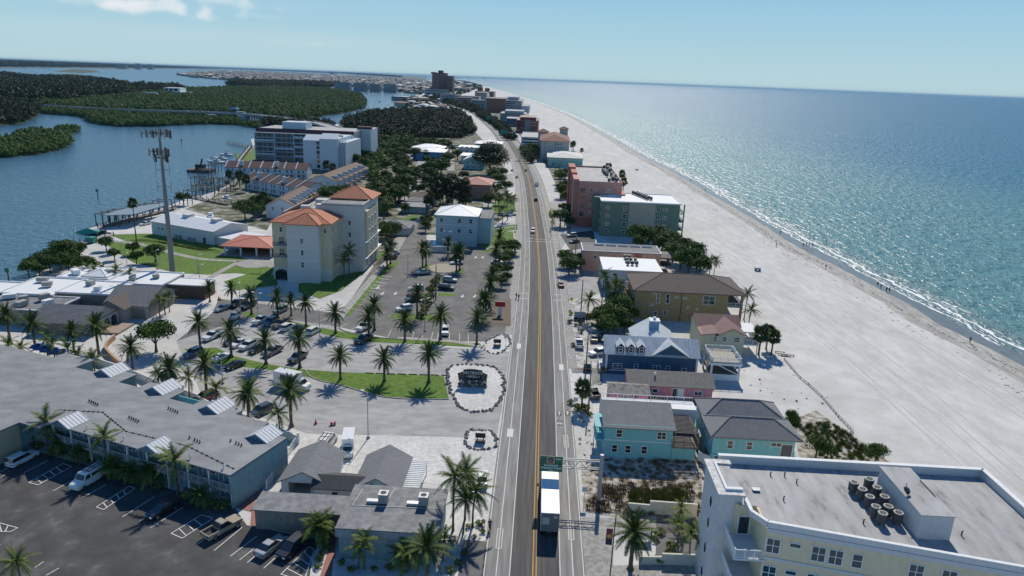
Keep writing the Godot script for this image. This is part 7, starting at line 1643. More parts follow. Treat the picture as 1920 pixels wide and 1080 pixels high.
	stuff_wood("beach_grass", "sparse beach grass and weed specks on the pale sand", tuft, scatter([47.9, -166.6, 57.7, -161, 63.8, -136.1, 54, -132.5, 45.3, -147], 2.6, 0.12, 0.5, 0.0, func(p): return rng.randf() < 0.45), "grass")
	# wrack line: bits of weed left by the tide
	var bits := []
	for i in range(20, shore.size() - 1):
		if shore[i].y < -620: break
		for k in 9:
			var wx := -9.5 + rng.randfn() * 0.5 + sin(shore[i].y * 0.07) * 0.9 + (rng.randf_range(-9, -1) if k > 5 else 0.0)
			bits.append(Transform3D(Basis(Vector3.UP, rng.randf() * 6).scaled(Vector3(1.6, 0.35, 1) * rng.randf_range(0.1, 0.38)), Vector3(shore[i].x + wx, -0.18 if wx > -13 else -0.06, shore[i].y + rng.randf_range(-2.5, 2.5))))
	stuff_wood("wrack", "dark bits of seaweed in a line along the damp sand", tuft, bits, "seaweed")
	# wooded shores: masses of canopy
	var canopy := leafy(lobes(4.2, 1.2, 4.6, 9, 0.7), 500, 0.6, Color(0.055, 0.105, 0.02), Color(0.12, 0.19, 0.042), 0.8).mesh()
	var dark_canopy := leafy(lobes(4.2, 1.5, 6.5, 9, 0.66), 520, 0.58, Color(0.016, 0.032, 0.011), Color(0.036, 0.064, 0.02), 0.9).mesh()
	var mar := marsh()
	stuff_wood("mangroves", "low green mangrove canopy covering the islets of the bay", canopy, scatter(mar[0], 4.6, 0.8, 1.15, -0.6) + scatter(mar[1], 4.4, 0.7, 1.0, -0.6) + scatter(mar[2], 5.4, 0.8, 1.2, -0.6), "mangroves")
	var road_gap := func(p: Vector2) -> bool:
		return absf((p.y + 952) - (p.x + 656) * 0.28) < 24 and p.x < -430
	stuff_wood("marsh_wood", "broad green marsh wood beyond the bridge", canopy, scatter(mar[3], 9.0, 1.2, 1.75, -0.6, road_gap), "wood")
	stuff_wood("dark_wood", "dark wood on the left shore across the bay", dark_canopy, scatter([-789.9, -946, -768.5, -1014.2, -730.3, -1059.9, -778.6, -1288.3, -850.5, -1523.1, -909, -1798.4, -983.7, -1976.6, -1078.4, -1909.5, -1285.1, -2171.6, -1470.6, -2416.7, -1606.3, -2487.5, -1655.2, -2344.6, -2072.8, -2762.5, -2440.9, -2956.9], 12.0, 1.8, 2.8, -0.6) + scatter(mar[4], 8.0, 1.0, 1.7, -0.6) + scatter(mar[5], 14.0, 2.0, 3.0, -0.6), "wood")
	stuff_wood("island_wood", "dark wood between the condominiums and the main road", dark_canopy, scatter([-243, -871.1, -263, -1123.8, -217.1, -1238.6, -147.4, -1260.1, -110, -1058.5, -80, -839.4, -87.3, -743.9, -117.6, -728.3, -146.8, -713.3, -143.7, -589.8, -178.6, -697], 7.0, 1.0, 1.7, 0.0, func(p): return sin(p.y * 0.09) > 0.93) + scatter([-325.3, -817, -269.8, -796.4, -243, -871.1, -197.5, -772.2, -223.1, -844, -280.7, -888.6, -341.2, -891.6], 7.0, 0.8, 1.3, -0.4), "wood")
	stuff_wood("island_bushes", "green bushes along the lanes behind the townhouses", canopy, scatter([-138.9, -569.9, -143.3, -696, -126.1, -686.2, -110, -541.9, -99, -415.7, -109.9, -448.3], 6.5, 0.8, 1.4, 0.0), "bushes")
	# town greenery between the far houses
	var fl := far_land()
	stuff_wood("town_trees", "mass of trees between the houses of the far town", dark_canopy, scatter(fl[1], 33.0, 0.9, 1.6, -0.3) , "trees")
	stuff_wood("far_trees", "hazy belt of trees along the far mainland", dark_canopy, scatter([-3009.2, -3079.3, -4035.7, -5393.6, -5074.7, -7985.1, -7353.5, -14035.1, -14201.6, -32614.9, -7518.7, -27328, -2543.7, -13496.5, -16584.3, -60293.5, -34501, -65905, -44694.5, -59893.6, -35565.8, -36572], 75.0, 4.0, 6.5, -0.3), "trees")
	stuff_wood("shore_trees", "trees and gardens on the farthest stretch of the island", dark_canopy, scatter([-529.9, -3312.5, -810.5, -5440.1, -1373.7, -10492.9, -1164.5, -10788.9, -444.9, -5278.7, -318.9, -3231.5, -270, -2177.8, -340.7, -2338.9], 36.0, 0.9, 1.5, -0.2), "trees")
	stuff_wood("spit_trees", "trees among the buildings along the far island road", dark_canopy, scatter([-292, -1455.9, -219.9, -1369.8, -175.6, -1413.7, -173.9, -1586.2, -257.5, -2076.2, -367, -2291.6, -362.9, -1916.8], 24.0, 0.7, 1.2, -0.2) + scatter([-105, -1250, -60, -1000, -42, -860, -30, -760, -38, -760, -52, -860, -72, -1000, -118, -1250], 6.0, 0.8, 1.3, 0.0) + scatter([-20, -640, -12, -560, -8, -540, -6, -600, -12, -680], 6.0, 0.6, 1.0, 0.0) + scatter([-100, -1300, -160, -1560, -250, -1960, -330, -2300, -360, -2300, -290, -1960, -190, -1560, -125, -1300], 11.0, 1.0, 1.8, 0.0), "trees")

# ---------------------------------------------------------------- vehicles
var kits := {}
func frustum(g: Geo, y0: float, a0: float, a1: float, w0: float, y1: float, b0: float, b1: float, w1: float, top := true, sides := true) -> void:
	var lo := [Vector3(-w0, y0, a0), Vector3(w0, y0, a0), Vector3(w0, y0, a1), Vector3(-w0, y0, a1)]
	var hi := [Vector3(-w1, y1, b0), Vector3(w1, y1, b0), Vector3(w1, y1, b1), Vector3(-w1, y1, b1)]
	var mid := Vector3(0, (y0 + y1) / 2, (a0 + a1) / 2)
	if sides:
		for i in 4: g.face([lo[i], lo[(i + 1) % 4], hi[(i + 1) % 4], hi[i]], mid)
	if top: g.face(hi, mid)
func shell(g: Geo, st: Array, y0: float) -> void:
	# stations along the car: [z, top, half width, bottom lift]
	for i in st.size() - 1:
		var a: Array = st[i]; var b: Array = st[i + 1]
		var mid := Vector3(0, 0.6, (a[0] + b[0]) / 2)
		var ca := [Vector3(-a[2] * 0.94, y0, a[0]), Vector3(-a[2], (y0 + a[1]) / 2, a[0]), Vector3(-a[2] * 0.93, a[1], a[0]), Vector3(a[2] * 0.93, a[1], a[0]), Vector3(a[2], (y0 + a[1]) / 2, a[0]), Vector3(a[2] * 0.94, y0, a[0])]
		var cb := [Vector3(-b[2] * 0.94, y0, b[0]), Vector3(-b[2], (y0 + b[1]) / 2, b[0]), Vector3(-b[2] * 0.93, b[1], b[0]), Vector3(b[2] * 0.93, b[1], b[0]), Vector3(b[2], (y0 + b[1]) / 2, b[0]), Vector3(b[2] * 0.94, y0, b[0])]
		for j in 5: g.face([ca[j], ca[j + 1], cb[j + 1], cb[j]], mid)
		if i == 0: g.face(ca, mid)
		if i == st.size() - 2: g.face(cb, mid)
func kit(kind: String) -> Dictionary:
	if kits.has(kind): return kits[kind]
	var b := Geo.new(); var gl := Geo.new(); var x := Geo.new()
	var k := {"wheels": [-1.4, 1.45], "r": 0.33, "w": 0.82, "front": -2.32, "rear": 2.32, "ly": 0.66}
	match kind:
		"sedan":
			shell(b, [[-2.35, 0.62, 0.78], [-2.2, 0.76, 0.88], [-0.9, 0.93, 0.91], [1.5, 0.97, 0.91], [2.2, 0.93, 0.88], [2.36, 0.7, 0.8]], 0.26)
			frustum(gl, 0.93, -1.0, 1.75, 0.82, 1.40, -0.15, 1.0, 0.62, false); frustum(b, 1.40, -0.17, 1.02, 0.63, 1.46, -0.1, 0.95, 0.56)
		"suv":
			shell(b, [[-2.32, 0.75, 0.8], [-2.18, 0.95, 0.92], [-0.9, 1.06, 0.95], [2.2, 1.08, 0.95], [2.36, 0.95, 0.9]], 0.32)
			frustum(gl, 1.06, -1.0, 2.3, 0.87, 1.62, -0.3, 2.05, 0.72, false); frustum(b, 1.62, -0.32, 2.07, 0.74, 1.72, -0.2, 1.95, 0.66)
		"pickup":
			shell(b, [[-2.75, 0.85, 0.85], [-2.6, 1.06, 0.97], [-1.1, 1.12, 1.0], [0.85, 1.14, 1.0]], 0.42)
			b.box(-1.0, 0.45, 0.85, -0.86, 1.15, 2.75); b.box(0.86, 0.45, 0.85, 1.0, 1.15, 2.75); b.box(-0.86, 0.45, 2.62, 0.86, 1.13, 2.75)
			x.box(-0.86, 0.5, 0.85, 0.86, 0.72, 2.62)
			frustum(gl, 1.12, -1.15, 0.8, 0.9, 1.72, -0.45, 0.6, 0.74, false); frustum(b, 1.72, -0.47, 0.62, 0.76, 1.82, -0.36, 0.52, 0.68)
			k.wheels = [-1.8, 1.75]; k.r = 0.39; k.w = 0.9; k.front = -2.74; k.rear = 2.75; k.ly = 0.9
		"van":
			shell(b, [[-2.8, 0.8, 0.85], [-2.65, 1.05, 0.98], [-1.8, 1.25, 1.0], [2.75, 1.3, 1.0]], 0.36)
			frustum(b, 1.26, -1.75, 2.75, 0.95, 2.2, -1.05, 2.7, 0.85); b.box(-0.8, 2.2, -0.9, 0.8, 2.26, 2.6)
			gl.quad(Vector3(-0.8, 1.4, -1.68), Vector3(0.8, 1.4, -1.68), Vector3(0.75, 2.05, -1.2), Vector3(-0.75, 2.05, -1.2))
			for s in [-1.0, 1.0]:
				gl.quad(Vector3(s * 0.965, 1.4, -1.5), Vector3(s * 0.965, 1.4, -0.5), Vector3(s * 0.9, 2.05, -0.5), Vector3(s * 0.9, 2.05, -1.0)); gl.quad(Vector3(s * 0.965, 1.45, -0.2), Vector3(s * 0.965, 1.45, 2.4), Vector3(s * 0.9, 1.95, 2.4), Vector3(s * 0.9, 1.95, -0.2))
			x.box(-0.7, 2.32, -0.6, -0.62, 2.4, 2.4); x.box(-0.04, 2.32, -0.6, 0.04, 2.4, 2.4); x.box(0.62, 2.32, -0.6, 0.7, 2.4, 2.4)
			for z in [-0.4, 0.8, 2.2]: x.box(-0.8, 2.26, z, 0.8, 2.32, z + 0.08)
			k.wheels = [-1.8, 1.7]; k.r = 0.37; k.w = 0.9; k.front = -2.78; k.rear = 2.76; k.ly = 0.85
		"minivan":
			shell(b, [[-2.5, 0.72, 0.82], [-2.35, 0.92, 0.94], [-1.3, 1.06, 0.98], [2.3, 1.1, 0.98], [2.5, 0.95, 0.92]], 0.3)
			frustum(gl, 1.06, -1.5, 2.42, 0.9, 1.66, -0.5, 2.1, 0.74, false); frustum(b, 1.66, -0.52, 2.12, 0.76, 1.76, -0.4, 2.0, 0.68)
			k.front = -2.5; k.rear = 2.5; k.wheels = [-1.6, 1.55]
		"box":
			shell(b, [[-3.9, 0.9, 0.85], [-3.75, 1.25, 0.98], [-2.9, 1.4, 1.02], [-1.7, 1.45, 1.02]], 0.45)
			frustum(gl, 1.42, -2.95, -1.75, 0.92, 2.1, -2.4, -1.8, 0.8, false); frustum(b, 2.1, -2.42, -1.78, 0.82, 2.22, -2.3, -1.8, 0.76)
			x.box(-1.15, 0.75, -1.6, 1.15, 3.3, 3.9); b.box(-0.9, 0.5, -1.65, 0.9, 0.74, 3.8)
			k.wheels = [-2.9, 2.4]; k.r = 0.45; k.w = 0.95; k.front = -3.88; k.rear = 3.92; k.ly = 0.95
	k.body = b.mesh(); k.glass = gl.mesh(); k.extra = x.mesh()
	var t := Geo.new(); t.tube([Vector3(-0.11, 0, 0), Vector3(0.11, 0, 0)], [k.r, k.r], 12); t.tube([Vector3(0.11, 0, 0), Vector3(-0.11, 0, 0)], [k.r, k.r], 12)
	var rm := Geo.new(); rm.tube([Vector3(-0.125, 0, 0), Vector3(0.125, 0, 0)], [k.r * 0.6, k.r * 0.6], 10); rm.tube([Vector3(0.125, 0, 0), Vector3(-0.125, 0, 0)], [k.r * 0.6, k.r * 0.6], 10)
	k.tyre = t.mesh(); k.rim = rm.mesh()
	var l := Geo.new(); l.box(-0.2, -0.08, -0.05, 0.2, 0.08, 0.05); k.lamp = l.mesh()
	kits[kind] = k
	return k
func paint(c: String) -> StandardMaterial3D:
	var key := "paint_" + c
	if mats.has(key): return mats[key]
	var v: Array = {"white": [0.72, 0.72, 0.71], "silver": [0.38, 0.39, 0.40], "grey": [0.12, 0.115, 0.11], "black": [0.012, 0.012, 0.014], "blue": [0.04, 0.07, 0.14], "red": [0.16, 0.012, 0.015], "tan": [0.42, 0.36, 0.27], "green": [0.16, 0.22, 0.16], "dark": [0.03, 0.035, 0.045], "brown": [0.13, 0.105, 0.08]}[c]
	var m := M(key, v[0], v[1], v[2], 0.35)
	m.clearcoat_enabled = true; m.clearcoat = 0.8; m.clearcoat_roughness = 0.08
	if c in ["silver", "grey", "tan"]: m.metallic = 0.3
	return m
func car(kind: String, c: String, front: Vector2, rear: Vector2, label: String, y := 0.03, group := "", c2 := "") -> Node3D:
	var k := kit(kind)
	var d := (front - rear).normalized()
	var p := (front + rear) / 2
	var o := thing({"sedan": "car", "suv": "suv", "pickup": "pickup_truck", "van": "van", "minivan": "minivan", "box": "box_truck"}[kind], label, {"sedan": "car", "suv": "car", "pickup": "pickup truck", "van": "van", "minivan": "car", "box": "truck"}[kind], v3(p, y), atan2(-d.x, -d.y), group)
	part(o, "body", k.body, paint(c)); part(o, "windows", k.glass, glass())
	if kind in ["pickup", "van", "box"]: part(o, {"pickup": "bed_floor", "van": "roof_rack", "box": "cargo_box"}[kind], k.extra, M("bed_black", 0.03, 0.03, 0.032, 0.8) if kind != "box" else paint(c2 if c2 else "white"))
	for z in k.wheels:
		for s in [-1.0, 1.0]:
			var t := part(o, "wheel", k.tyre, M("rubber", 0.018, 0.018, 0.018, 0.8)); t.position = Vector3(s * k.w, k.r, z)
			part(t, "rim", k.rim, M("rim", 0.35, 0.35, 0.36, 0.3, 0.7))
	for s in [-1.0, 1.0]:
		part(o, "headlight", k.lamp, M("headlight", 0.7, 0.7, 0.68, 0.15)).position = Vector3(s * (k.w - 0.2), k.ly, k.front)
		part(o, "taillight", k.lamp, M("taillight", 0.25, 0.01, 0.01, 0.2)).position = Vector3(s * (k.w - 0.15), k.ly + 0.05, k.rear)
	return o
func vehicles() -> void:
	for q in [
		["pickup", "white", V(-71.9, -167.1), V(-70.3, -174), "white pickup parked first from the left in the row below the grass strip"],
		["suv", "blue", V(-68.9, -166.3), V(-67.7, -173.1), "dark blue car parked beside the white pickup below the grass strip"],
		["pickup", "brown", V(-66.2, -165.2), V(-64.1, -172), "brownish pickup between the blue car and two white cars"],
		["suv", "white", V(-62, -169.4), V(-63.5, -164), "white car left of the pale sedan below the grass strip"],
		["sedan", "silver", V(-60.8, -162.5), V(-59.3, -168.6), "pale silver sedan in the middle of the row below the grass strip"],
		["suv", "white", V(-54.8, -168), V(-56.5, -162), "white car with black hood at the right end of its row"],
		["suv", "green", V(-70, -176.3), V(-68.3, -182), "pale green suv parked under the palms above the grass strip"],
		["sedan", "silver", V(-85.3, -176.6), V(-83.7, -181), "silver car parked by the restaurant drive near the cones"],
		["pickup", "black", V(-82.7, -179.7), V(-82, -186.1), "black pickup, left of the two black pickups above the strip"],
		["pickup", "black", V(-79.4, -178.4), V(-78.3, -185.2), "black pickup, right of the two black pickups above the strip"],
		["sedan", "dark", V(-72.9, -152.4), V(-71.4, -158.3), "dark grey sedan at the left end of the lower row"],
		["sedan", "white", V(-70.9, -151.3), V(-68.9, -157.2), "white sedan parked second in the lower row"],
		["suv", "white", V(-68.3, -150), V(-66.5, -155.8), "white car parked third in the lower row"],
		["sedan", "black", V(-65.3, -148.1), V(-63.6, -154.1), "black sedan parked fourth in the lower row"],
		["pickup", "grey", V(-61.5, -147), V(-59.5, -153.3), "dull grey-green pickup parked fifth in the lower row"],
		["pickup", "black", V(-54.7, -143.6), V(-52.9, -150.8), "black pickup alone at the right end of the lower row"],
		["pickup", "white", V(-78.7, -154.7), V(-76.9, -160.9), "white pickup standing alone on the drive near the tall palm"],
		["suv", "blue", V(-77.9, -144.8), V(-76.5, -148.8), "blue-grey car in the shade behind the motel palms"],
		["sedan", "white", V(-69.6, -147.5), V(-70.9, -143.5), "white convertible at the left tip of the lawn strip"],
		["sedan", "black", V(-66.6, -139.3), V(-64.4, -143.8), "black sedan parked below the lawn strip's left end"],
		["suv", "black", V(-77.1, -129.7), V(-74.8, -133.7), "black suv half hidden by a palm behind the motel"],
		["suv", "red", V(-65.6, -123.4), V(-63.5, -126.6), "dark red suv parked behind the motel wall"],
		["suv", "dark", V(-52.6, -119.3), V(-51.1, -122.2), "dark car partly hidden by slender palms behind the motel"],
		["pickup", "white", V(-45.4, -165.9), V(-43, -173.1), "white pickup parked alone on the upper side of the strip"],
		["pickup", "black", V(-43.5, -157.3), V(-41.1, -163.8), "black pickup in palm shade below the strip"],
		["suv", "white", V(-23.4, -166), V(-24, -172.7), "white jeep nosed towards the strip near the sidewalk"],
		["pickup", "silver", V(-41.2, -222.3), V(-35.2, -225.4), "pale blue pickup beside the round planted island"],
		["suv", "white", V(-39.7, -204.8), V(-35.1, -206.2), "white car behind the big island palm, upper of three"],
		["sedan", "red", V(-39.1, -199.4), V(-34.6, -201.2), "dark red car parked under the big island palm"],
		["suv", "dark", V(-38.3, -193.2), V(-34.2, -196), "dark suv with pale roof under the big island palm"],
		["suv", "white", V(-39.2, -184.3), V(-35.4, -187.3), "white car hidden under the palm at the island's lower tip"],
		["suv", "silver", V(-25.8, -216.1), V(-31.3, -217), "silver suv parked right of the planted divider"],
		["minivan", "black", V(-25.7, -207.2), V(-31.4, -208.5), "black minivan parked below the silver suv"],
		["sedan", "white", V(-31.6, -238.1), V(-26.7, -239.7), "white sedan in the upper car park's far row"],
		["pickup", "dark", V(-33.1, -243.8), V(-27, -245.8), "dark pickup behind the white sedan in the far row"],
		["suv", "red", V(-54.8, -239.6), V(-50.4, -243.6), "red suv parked beside the cream hotel"],
		["sedan", "white", V(-54.7, -247.6), V(-51.3, -249.9), "white car behind the red suv"],
		["sedan", "silver", V(-12.5, -242.5), V(-18, -242.1), "silver car behind the palm nearest the road in the upper lot"],
		["suv", "white", V(-81.9, -101.7), V(-83, -97.7), "white suv parked nose-in at the left edge of the motel lot"],
		["van", "white", V(-69.5, -91.5), V(-67.7, -98.3), "white van with roof rack in the motel lot"],
		["sedan", "black", V(-55, -85.9), V(-52.5, -90.8), "black sedan parked in the motel's shade"],
		["pickup", "tan", V(-41.9, -87.6), V(-45.1, -82.2), "tan pickup truck with open bed at the motel lot's end"],
		["sedan", "silver", V(-34.5, -84), V(-36.4, -79.4), "white coupe parked beside the black minivan"],
		["minivan", "black", V(-33.6, -78.9), V(-31.5, -84.5), "black minivan parked beside the tan annex"],
		["van", "white", V(-36, -112.1), V(-36.3, -108), "white van without rack behind the gabled cottage"],
		["sedan", "white", V(-8.7, -103.2), V(-8.6, -100), "white sports car behind the coconut palms near the road"],
		["suv", "white", V(-4.1, -293.7), V(-3.8, -302.6), "white suv driving towards the camera near the crossing"],
		["suv", "dark", V(-4.1, -388.9), V(-3.6, -373.3), "dark suv driving away along the main road"],
		["van", "white", V(-4.2, -445.1), V(-3.7, -429.3), "white van driving along the main road beyond the dark suv"],
		["sedan", "grey", V(-13, -516.2), V(-12.2, -498.1), "small grey car far down the main road"],
		["sedan", "white", V(-23.2, -512.6), V(-20.9, -495.1), "white car parked left of the far road"],
		["sedan", "silver", V(-18.1, -479), V(-16.7, -460.8), "silver car parked left of the far road, nearer one"],
		["pickup", "black", V(10.5, -139.8), V(11.9, -134.2), "black pickup with grey bed cover beside the pink cottage"],
		["suv", "black", V(11.1, -154.1), V(10.7, -149), "black suv with bright roof in the sandy drive of the navy house"],
		["suv", "white", V(12.1, -158.8), V(15.5, -160.7), "white suv parked beside the navy house"],
		["pickup", "white", V(9.7, -169.3), V(9.6, -161.2), "white pickup parked by the overgrown yard"],
		["sedan", "dark", V(13.5, -172.2), V(13.4, -167.2), "dark car under the scrubby trees by the navy house"],
		["suv", "dark", V(15.7, -173.3), V(15.6, -168.3), "dark suv under the scrubby trees, right one"],
		["sedan", "red", V(6, -219.8), V(6.4, -215.1), "red car with white roof at the road edge by the peach block"],
		["suv", "silver", V(9.6, -291.4), V(14.7, -294.6), "silver suv in the green block's shaded car park"],
		["sedan", "black", V(10.3, -279.5), V(15.3, -283.5), "black sedan in the green block's car park"],
		["pickup", "white", V(-13.2, -335.5), V(-16.9, -334.6), "white pickup parked left of the road by the garden"],
		["sedan", "silver", V(-20.7, -335.1), V(-18.1, -332.9), "silver car parked beside the garden's white pickup"],
		["suv", "dark", V(-87.9, -495.7), V(-85.2, -506.2), "dark car in the lane's sandy yard"],
		["sedan", "white", V(-160.4, -275.7), V(-158.7, -280.5), "white pickup-like car beside the boathouse"]]:
		car(q[0], q[1], q[2], q[3], q[4])
	car("box", "white", V(-45.2, -131.4), V(-54.7, -134.7), "white box truck with dark side print beside the lawn strip", 0.03, "", "white")
	var tr := car("box", "white", V(-31.3, -104.3), V(-33.1, -113.7), "white box truck parked between the gabled wings", 0.03)
	tr.scale = Vector3(0.85, 0.85, 0.8)
	car("van", "white", V(-78.8, -168.9), V(-78.2, -175.9), "small white utility cart with box body near the drive", 0.03).scale = Vector3(0.8, 0.85, 0.6)
	var pr := get_node("box_truck") as Node3D
	var gp := Geo.new(); gp.box(-1.17, 1.2, -0.9, -1.155, 2.9, 2.2); gp.box(1.155, 1.2, -0.9, 1.17, 2.9, 2.2)
	part(pr, "side_print", gp, M("print_dark", 0.06, 0.06, 0.07, 0.6))
	# articulated lorry under the sign
	var o := thing("lorry", "long white articulated lorry driving under the green road sign", "truck", Vector3(1.95, 0.07, -95.2))
	var g := Geo.new(); g.box(-1.28, 1.1, -6.2, 1.28, 4.0, 7.4); part(o, "trailer", g, M("lorry_white", 0.8, 0.8, 0.8, 0.4))
	g = Geo.new(); g.box(-1.25, 1.15, 7.402, 1.25, 3.9, 7.45); var dr := part(o, "rear_door", g, M("door_grey", 0.13, 0.145, 0.15, 0.6))
	g = Geo.new(); g.box(-1.1, 2.2, 7.452, -0.1, 3.3, 7.46); g.box(0.5, 3.2, 7.452, 1.0, 3.6, 7.46); part(dr, "print", g, M("print_pale", 0.4, 0.42, 0.43, 0.6))
	g = Geo.new(); g.box(-1.28, 4.0, -6.2, 1.28, 4.04, 7.4); part(o, "trailer_roof", g, M("lorry_roof", 0.82, 0.82, 0.82, 0.5))
	g = Geo.new(); shell(g, [[-11.2, 1.3, 1.05], [-11.0, 1.9, 1.15], [-9.4, 2.1, 1.2], [-7.0, 2.2, 1.2]], 0.6); frustum(g, 2.1, -9.3, -7.0, 1.15, 3.6, -8.3, -7.0, 1.1); part(o, "cab", g, M("lorry_white", 0.8, 0.8, 0.8, 0.4))
	g = Geo.new(); g.quad(Vector3(-1.05, 2.2, -9.3), Vector3(1.05, 2.2, -9.3), Vector3(1.0, 3.2, -8.65), Vector3(-1.0, 3.2, -8.65)); part(o, "windscreen", g, glass())
	g = Geo.new(); g.box(-0.5, 0.7, -10, 0.5, 1.09, 7.3); part(o, "chassis", g, M("chassis", 0.03, 0.03, 0.03, 0.7))
	for s in [-1.0, 1.0]:
		g = Geo.new(); g.box(s * 1.45 - 0.12, 2.3, -9.2, s * 1.45 + 0.12, 3.0, -9.05); part(o, "mirror", g, M("chassis", 0.03, 0.03, 0.03, 0.7))
		for z in [-10.2, -6.8, -5.7, 5.2, 6.4]:
			var t := Geo.new(); t.tube([Vector3(s * 0.9, 0.5, z), Vector3(s * 1.22, 0.5, z)], [0.5, 0.5], 14); t.tube([Vector3(s * 1.22, 0.5, z), Vector3(s * 0.9, 0.5, z)], [0.5, 0.5], 14); part(o, "wheel", t, M("rubber", 0.018, 0.018, 0.018, 0.8))
	var hgt := [[-440.0, -899.0, "white", "car", 6.6], [-355.0, -884.0, "white", "car", 6.9], [-320, -866, "white", "car", 5.8], [-560, -919, "dark", "car", 2.5], [-590, -930, "silver", "car", 2.4], [-372, -890, "white", "coach", 7.3], [-420, -893, "dark", "car", 7.6]]
	var n := 0
	for q in hgt:
		n += 1
		if q[3] == "coach":
			var c := thing("coach", "white bus crossing the bridge", "bus", Vector3(q[0], q[4] + 0.3, q[1]), 1.25)
			g = Geo.new(); g.box(-1.3, 0.5, -6, 1.3, 3.3, 6); part(c, "body", g, paint("white")); g = Geo.new(); g.box(-1.32, 1.7, -5.6, 1.32, 2.6, 5.6); part(c, "windows", g, glass())
			for z in [-4, 4]: g = Geo.new(); g.tube([Vector3(-1.2, 0.5, z), Vector3(1.2, 0.5, z)], [0.5, 0.5], 10); part(c, "wheel", g, M("rubber"))
		else: car("suv", q[2], Vector2(q[0], q[1]), Vector2(q[0] - 4, q[1] - 1), "car crossing the bridge over the bay, number %s" % ["one", "two", "three", "four", "five", "six", "seven"][n - 1], q[4] + 0.3, "cars on the bridge")

# ---------------------------------------------------------------- smaller things
func seg(g: Geo, a: Vector2, b: Vector2, w: float, y: float) -> void:
	var n := (b - a).normalized().orthogonal() * w / 2
	g.quad(v3(a - n, y), v3(b - n, y), v3(b + n, y), v3(a + n, y))
	if g.n[g.n.size() - 1].y < 0:
		for i in range(g.n.size() - 6, g.n.size()): g.n[i] = Vector3.UP
		var s := g.v.size()
		for i in [s - 6, s - 3]:
			var t := g.v[i + 1]; g.v[i + 1] = g.v[i + 2]; g.v[i + 2] = t
func stall(under: Node3D, a: Vector2, b: Vector2, w := 0.13) -> void:
	var g := Geo.new(); seg(g, a, b, w, 0.062)
	part(under, "stall_line", g, W("white_marking"))
func hatch(under: Node3D, p: Array, n: int) -> void:
	var g := Geo.new()
	for i in 4: seg(g, p[i], p[(i + 1) % 4], 0.14, 0.063)
	for i in range(1, n): seg(g, p[0].lerp(p[3], float(i) / n), p[1].lerp(p[2], (i - 0.5) / n), 0.14, 0.064)
	part(under, "hatched_bay", g, W("white_marking"))
func person(p: Vector2, label: String, c: Color, legs: Color, turn := 0.0, stride := 0.15, y := 0.0, group := "") -> void:
	var g := Geo.new(); g.painted = true
	var o := thing("person", label, "person", v3(p, y), turn, group)
	for s in [-1.0, 1.0]:
		g.col = Color(0.35, 0.2, 0.14) if legs.r > 0.5 else legs
		g.tube([Vector3(s * 0.1, 0.02, s * stride), Vector3(s * 0.1, 0.48, s * stride * 0.4 - 0.03), Vector3(s * 0.09, 0.92, 0)], [0.055, 0.07, 0.1], 8)
		g.tube([Vector3(s * 0.1, 0.03, s * stride + 0.03), Vector3(s * 0.1, 0.05, s * stride - 0.16)], [0.05, 0.035], 6)
		g.col = c
		g.tube([Vector3(s * 0.2, 1.42, 0), Vector3(s * 0.26, 1.15, -s * stride * 0.4)], [0.065, 0.055], 7)
		g.col = Color(0.35, 0.2, 0.14)
		g.tube([Vector3(s * 0.26, 1.15, -s * stride * 0.4), Vector3(s * 0.27, 0.86, -s * stride * 0.9)], [0.05, 0.035], 7)
	g.col = c
	g.tube([Vector3(0, 0.84, 0), Vector3(0, 1.05, 0), Vector3(0, 1.32, 0), Vector3(0, 1.47, 0)], [0.17, 0.15, 0.19, 0.1], 10)
	g.col = Color(0.35, 0.2, 0.14)
	g.tube([Vector3(0, 1.45, 0), Vector3(0, 1.56, 0), Vector3(0, 1.66, -0.01), Vector3(0, 1.74, 0)], [0.055, 0.08, 0.095, 0.06], 9)
	var m := M("person_skin_cloth", 1, 1, 1, 0.8); m.vertex_color_use_as_albedo = true
	part(o, "body", g, m)
	var h := Geo.new(); h.tube([Vector3(0, 1.64, 0.02), Vector3(0, 1.72, 0.02), Vector3(0, 1.78, 0.01)], [0.1, 0.1, 0.04], 9)
	part(o, "hair", h, M("hair_dark", 0.03, 0.022, 0.016, 0.8))
var lampm := {}
func lamp(p: Vector2, h: float, label: String, group: String, heads := 1, turn := 0.0) -> void:
	var o := thing("street_lamp", label, "street lamp", v3(p), turn, group)
	var g := Geo.new(); g.tube([Vector3.ZERO, Vector3(0, h, 0)], [0.11, 0.07], 7); part(o, "pole", g, W("lamp_grey", 0.40, 0.41, 0.42))
	for s in ([-1.0, 1.0] if heads == 2 else [1.0]):
		g = Geo.new(); g.bar(Vector3(0, h - 0.05, 0), Vector3(s * 0.9, h + 0.1, 0), 0.06); part(o, "arm", g, W("lamp_grey"))
		g = Geo.new(); g.box(s * 1.15 - 0.4, h + 0.05, -0.16, s * 1.15 + 0.4, h + 0.2, 0.16); part(o, "lamp_head", g, W("lamp_white", 0.6, 0.6, 0.6))
	g = Geo.new(); g.box(-0.22, 0, -0.22, 0.22, 0.4, 0.22); part(o, "footing", g, mats["concrete"])
func pole(p: Vector2, h: float, label: String) -> void:
	var o := thing("utility_pole", label, "utility pole", v3(p))
	var g := Geo.new(); g.tube([Vector3.ZERO, Vector3(0, h, 0)], [0.17, 0.12], 8); part(o, "shaft", g, W("pole_wood", 0.12, 0.105, 0.09, 0.2))
	g = Geo.new(); g.tube([Vector3(0, h - 0.6, 0), Vector3(0, h, 0)], [0.13, 0.13], 8); part(o, "cap", g, W("lamp_grey"))
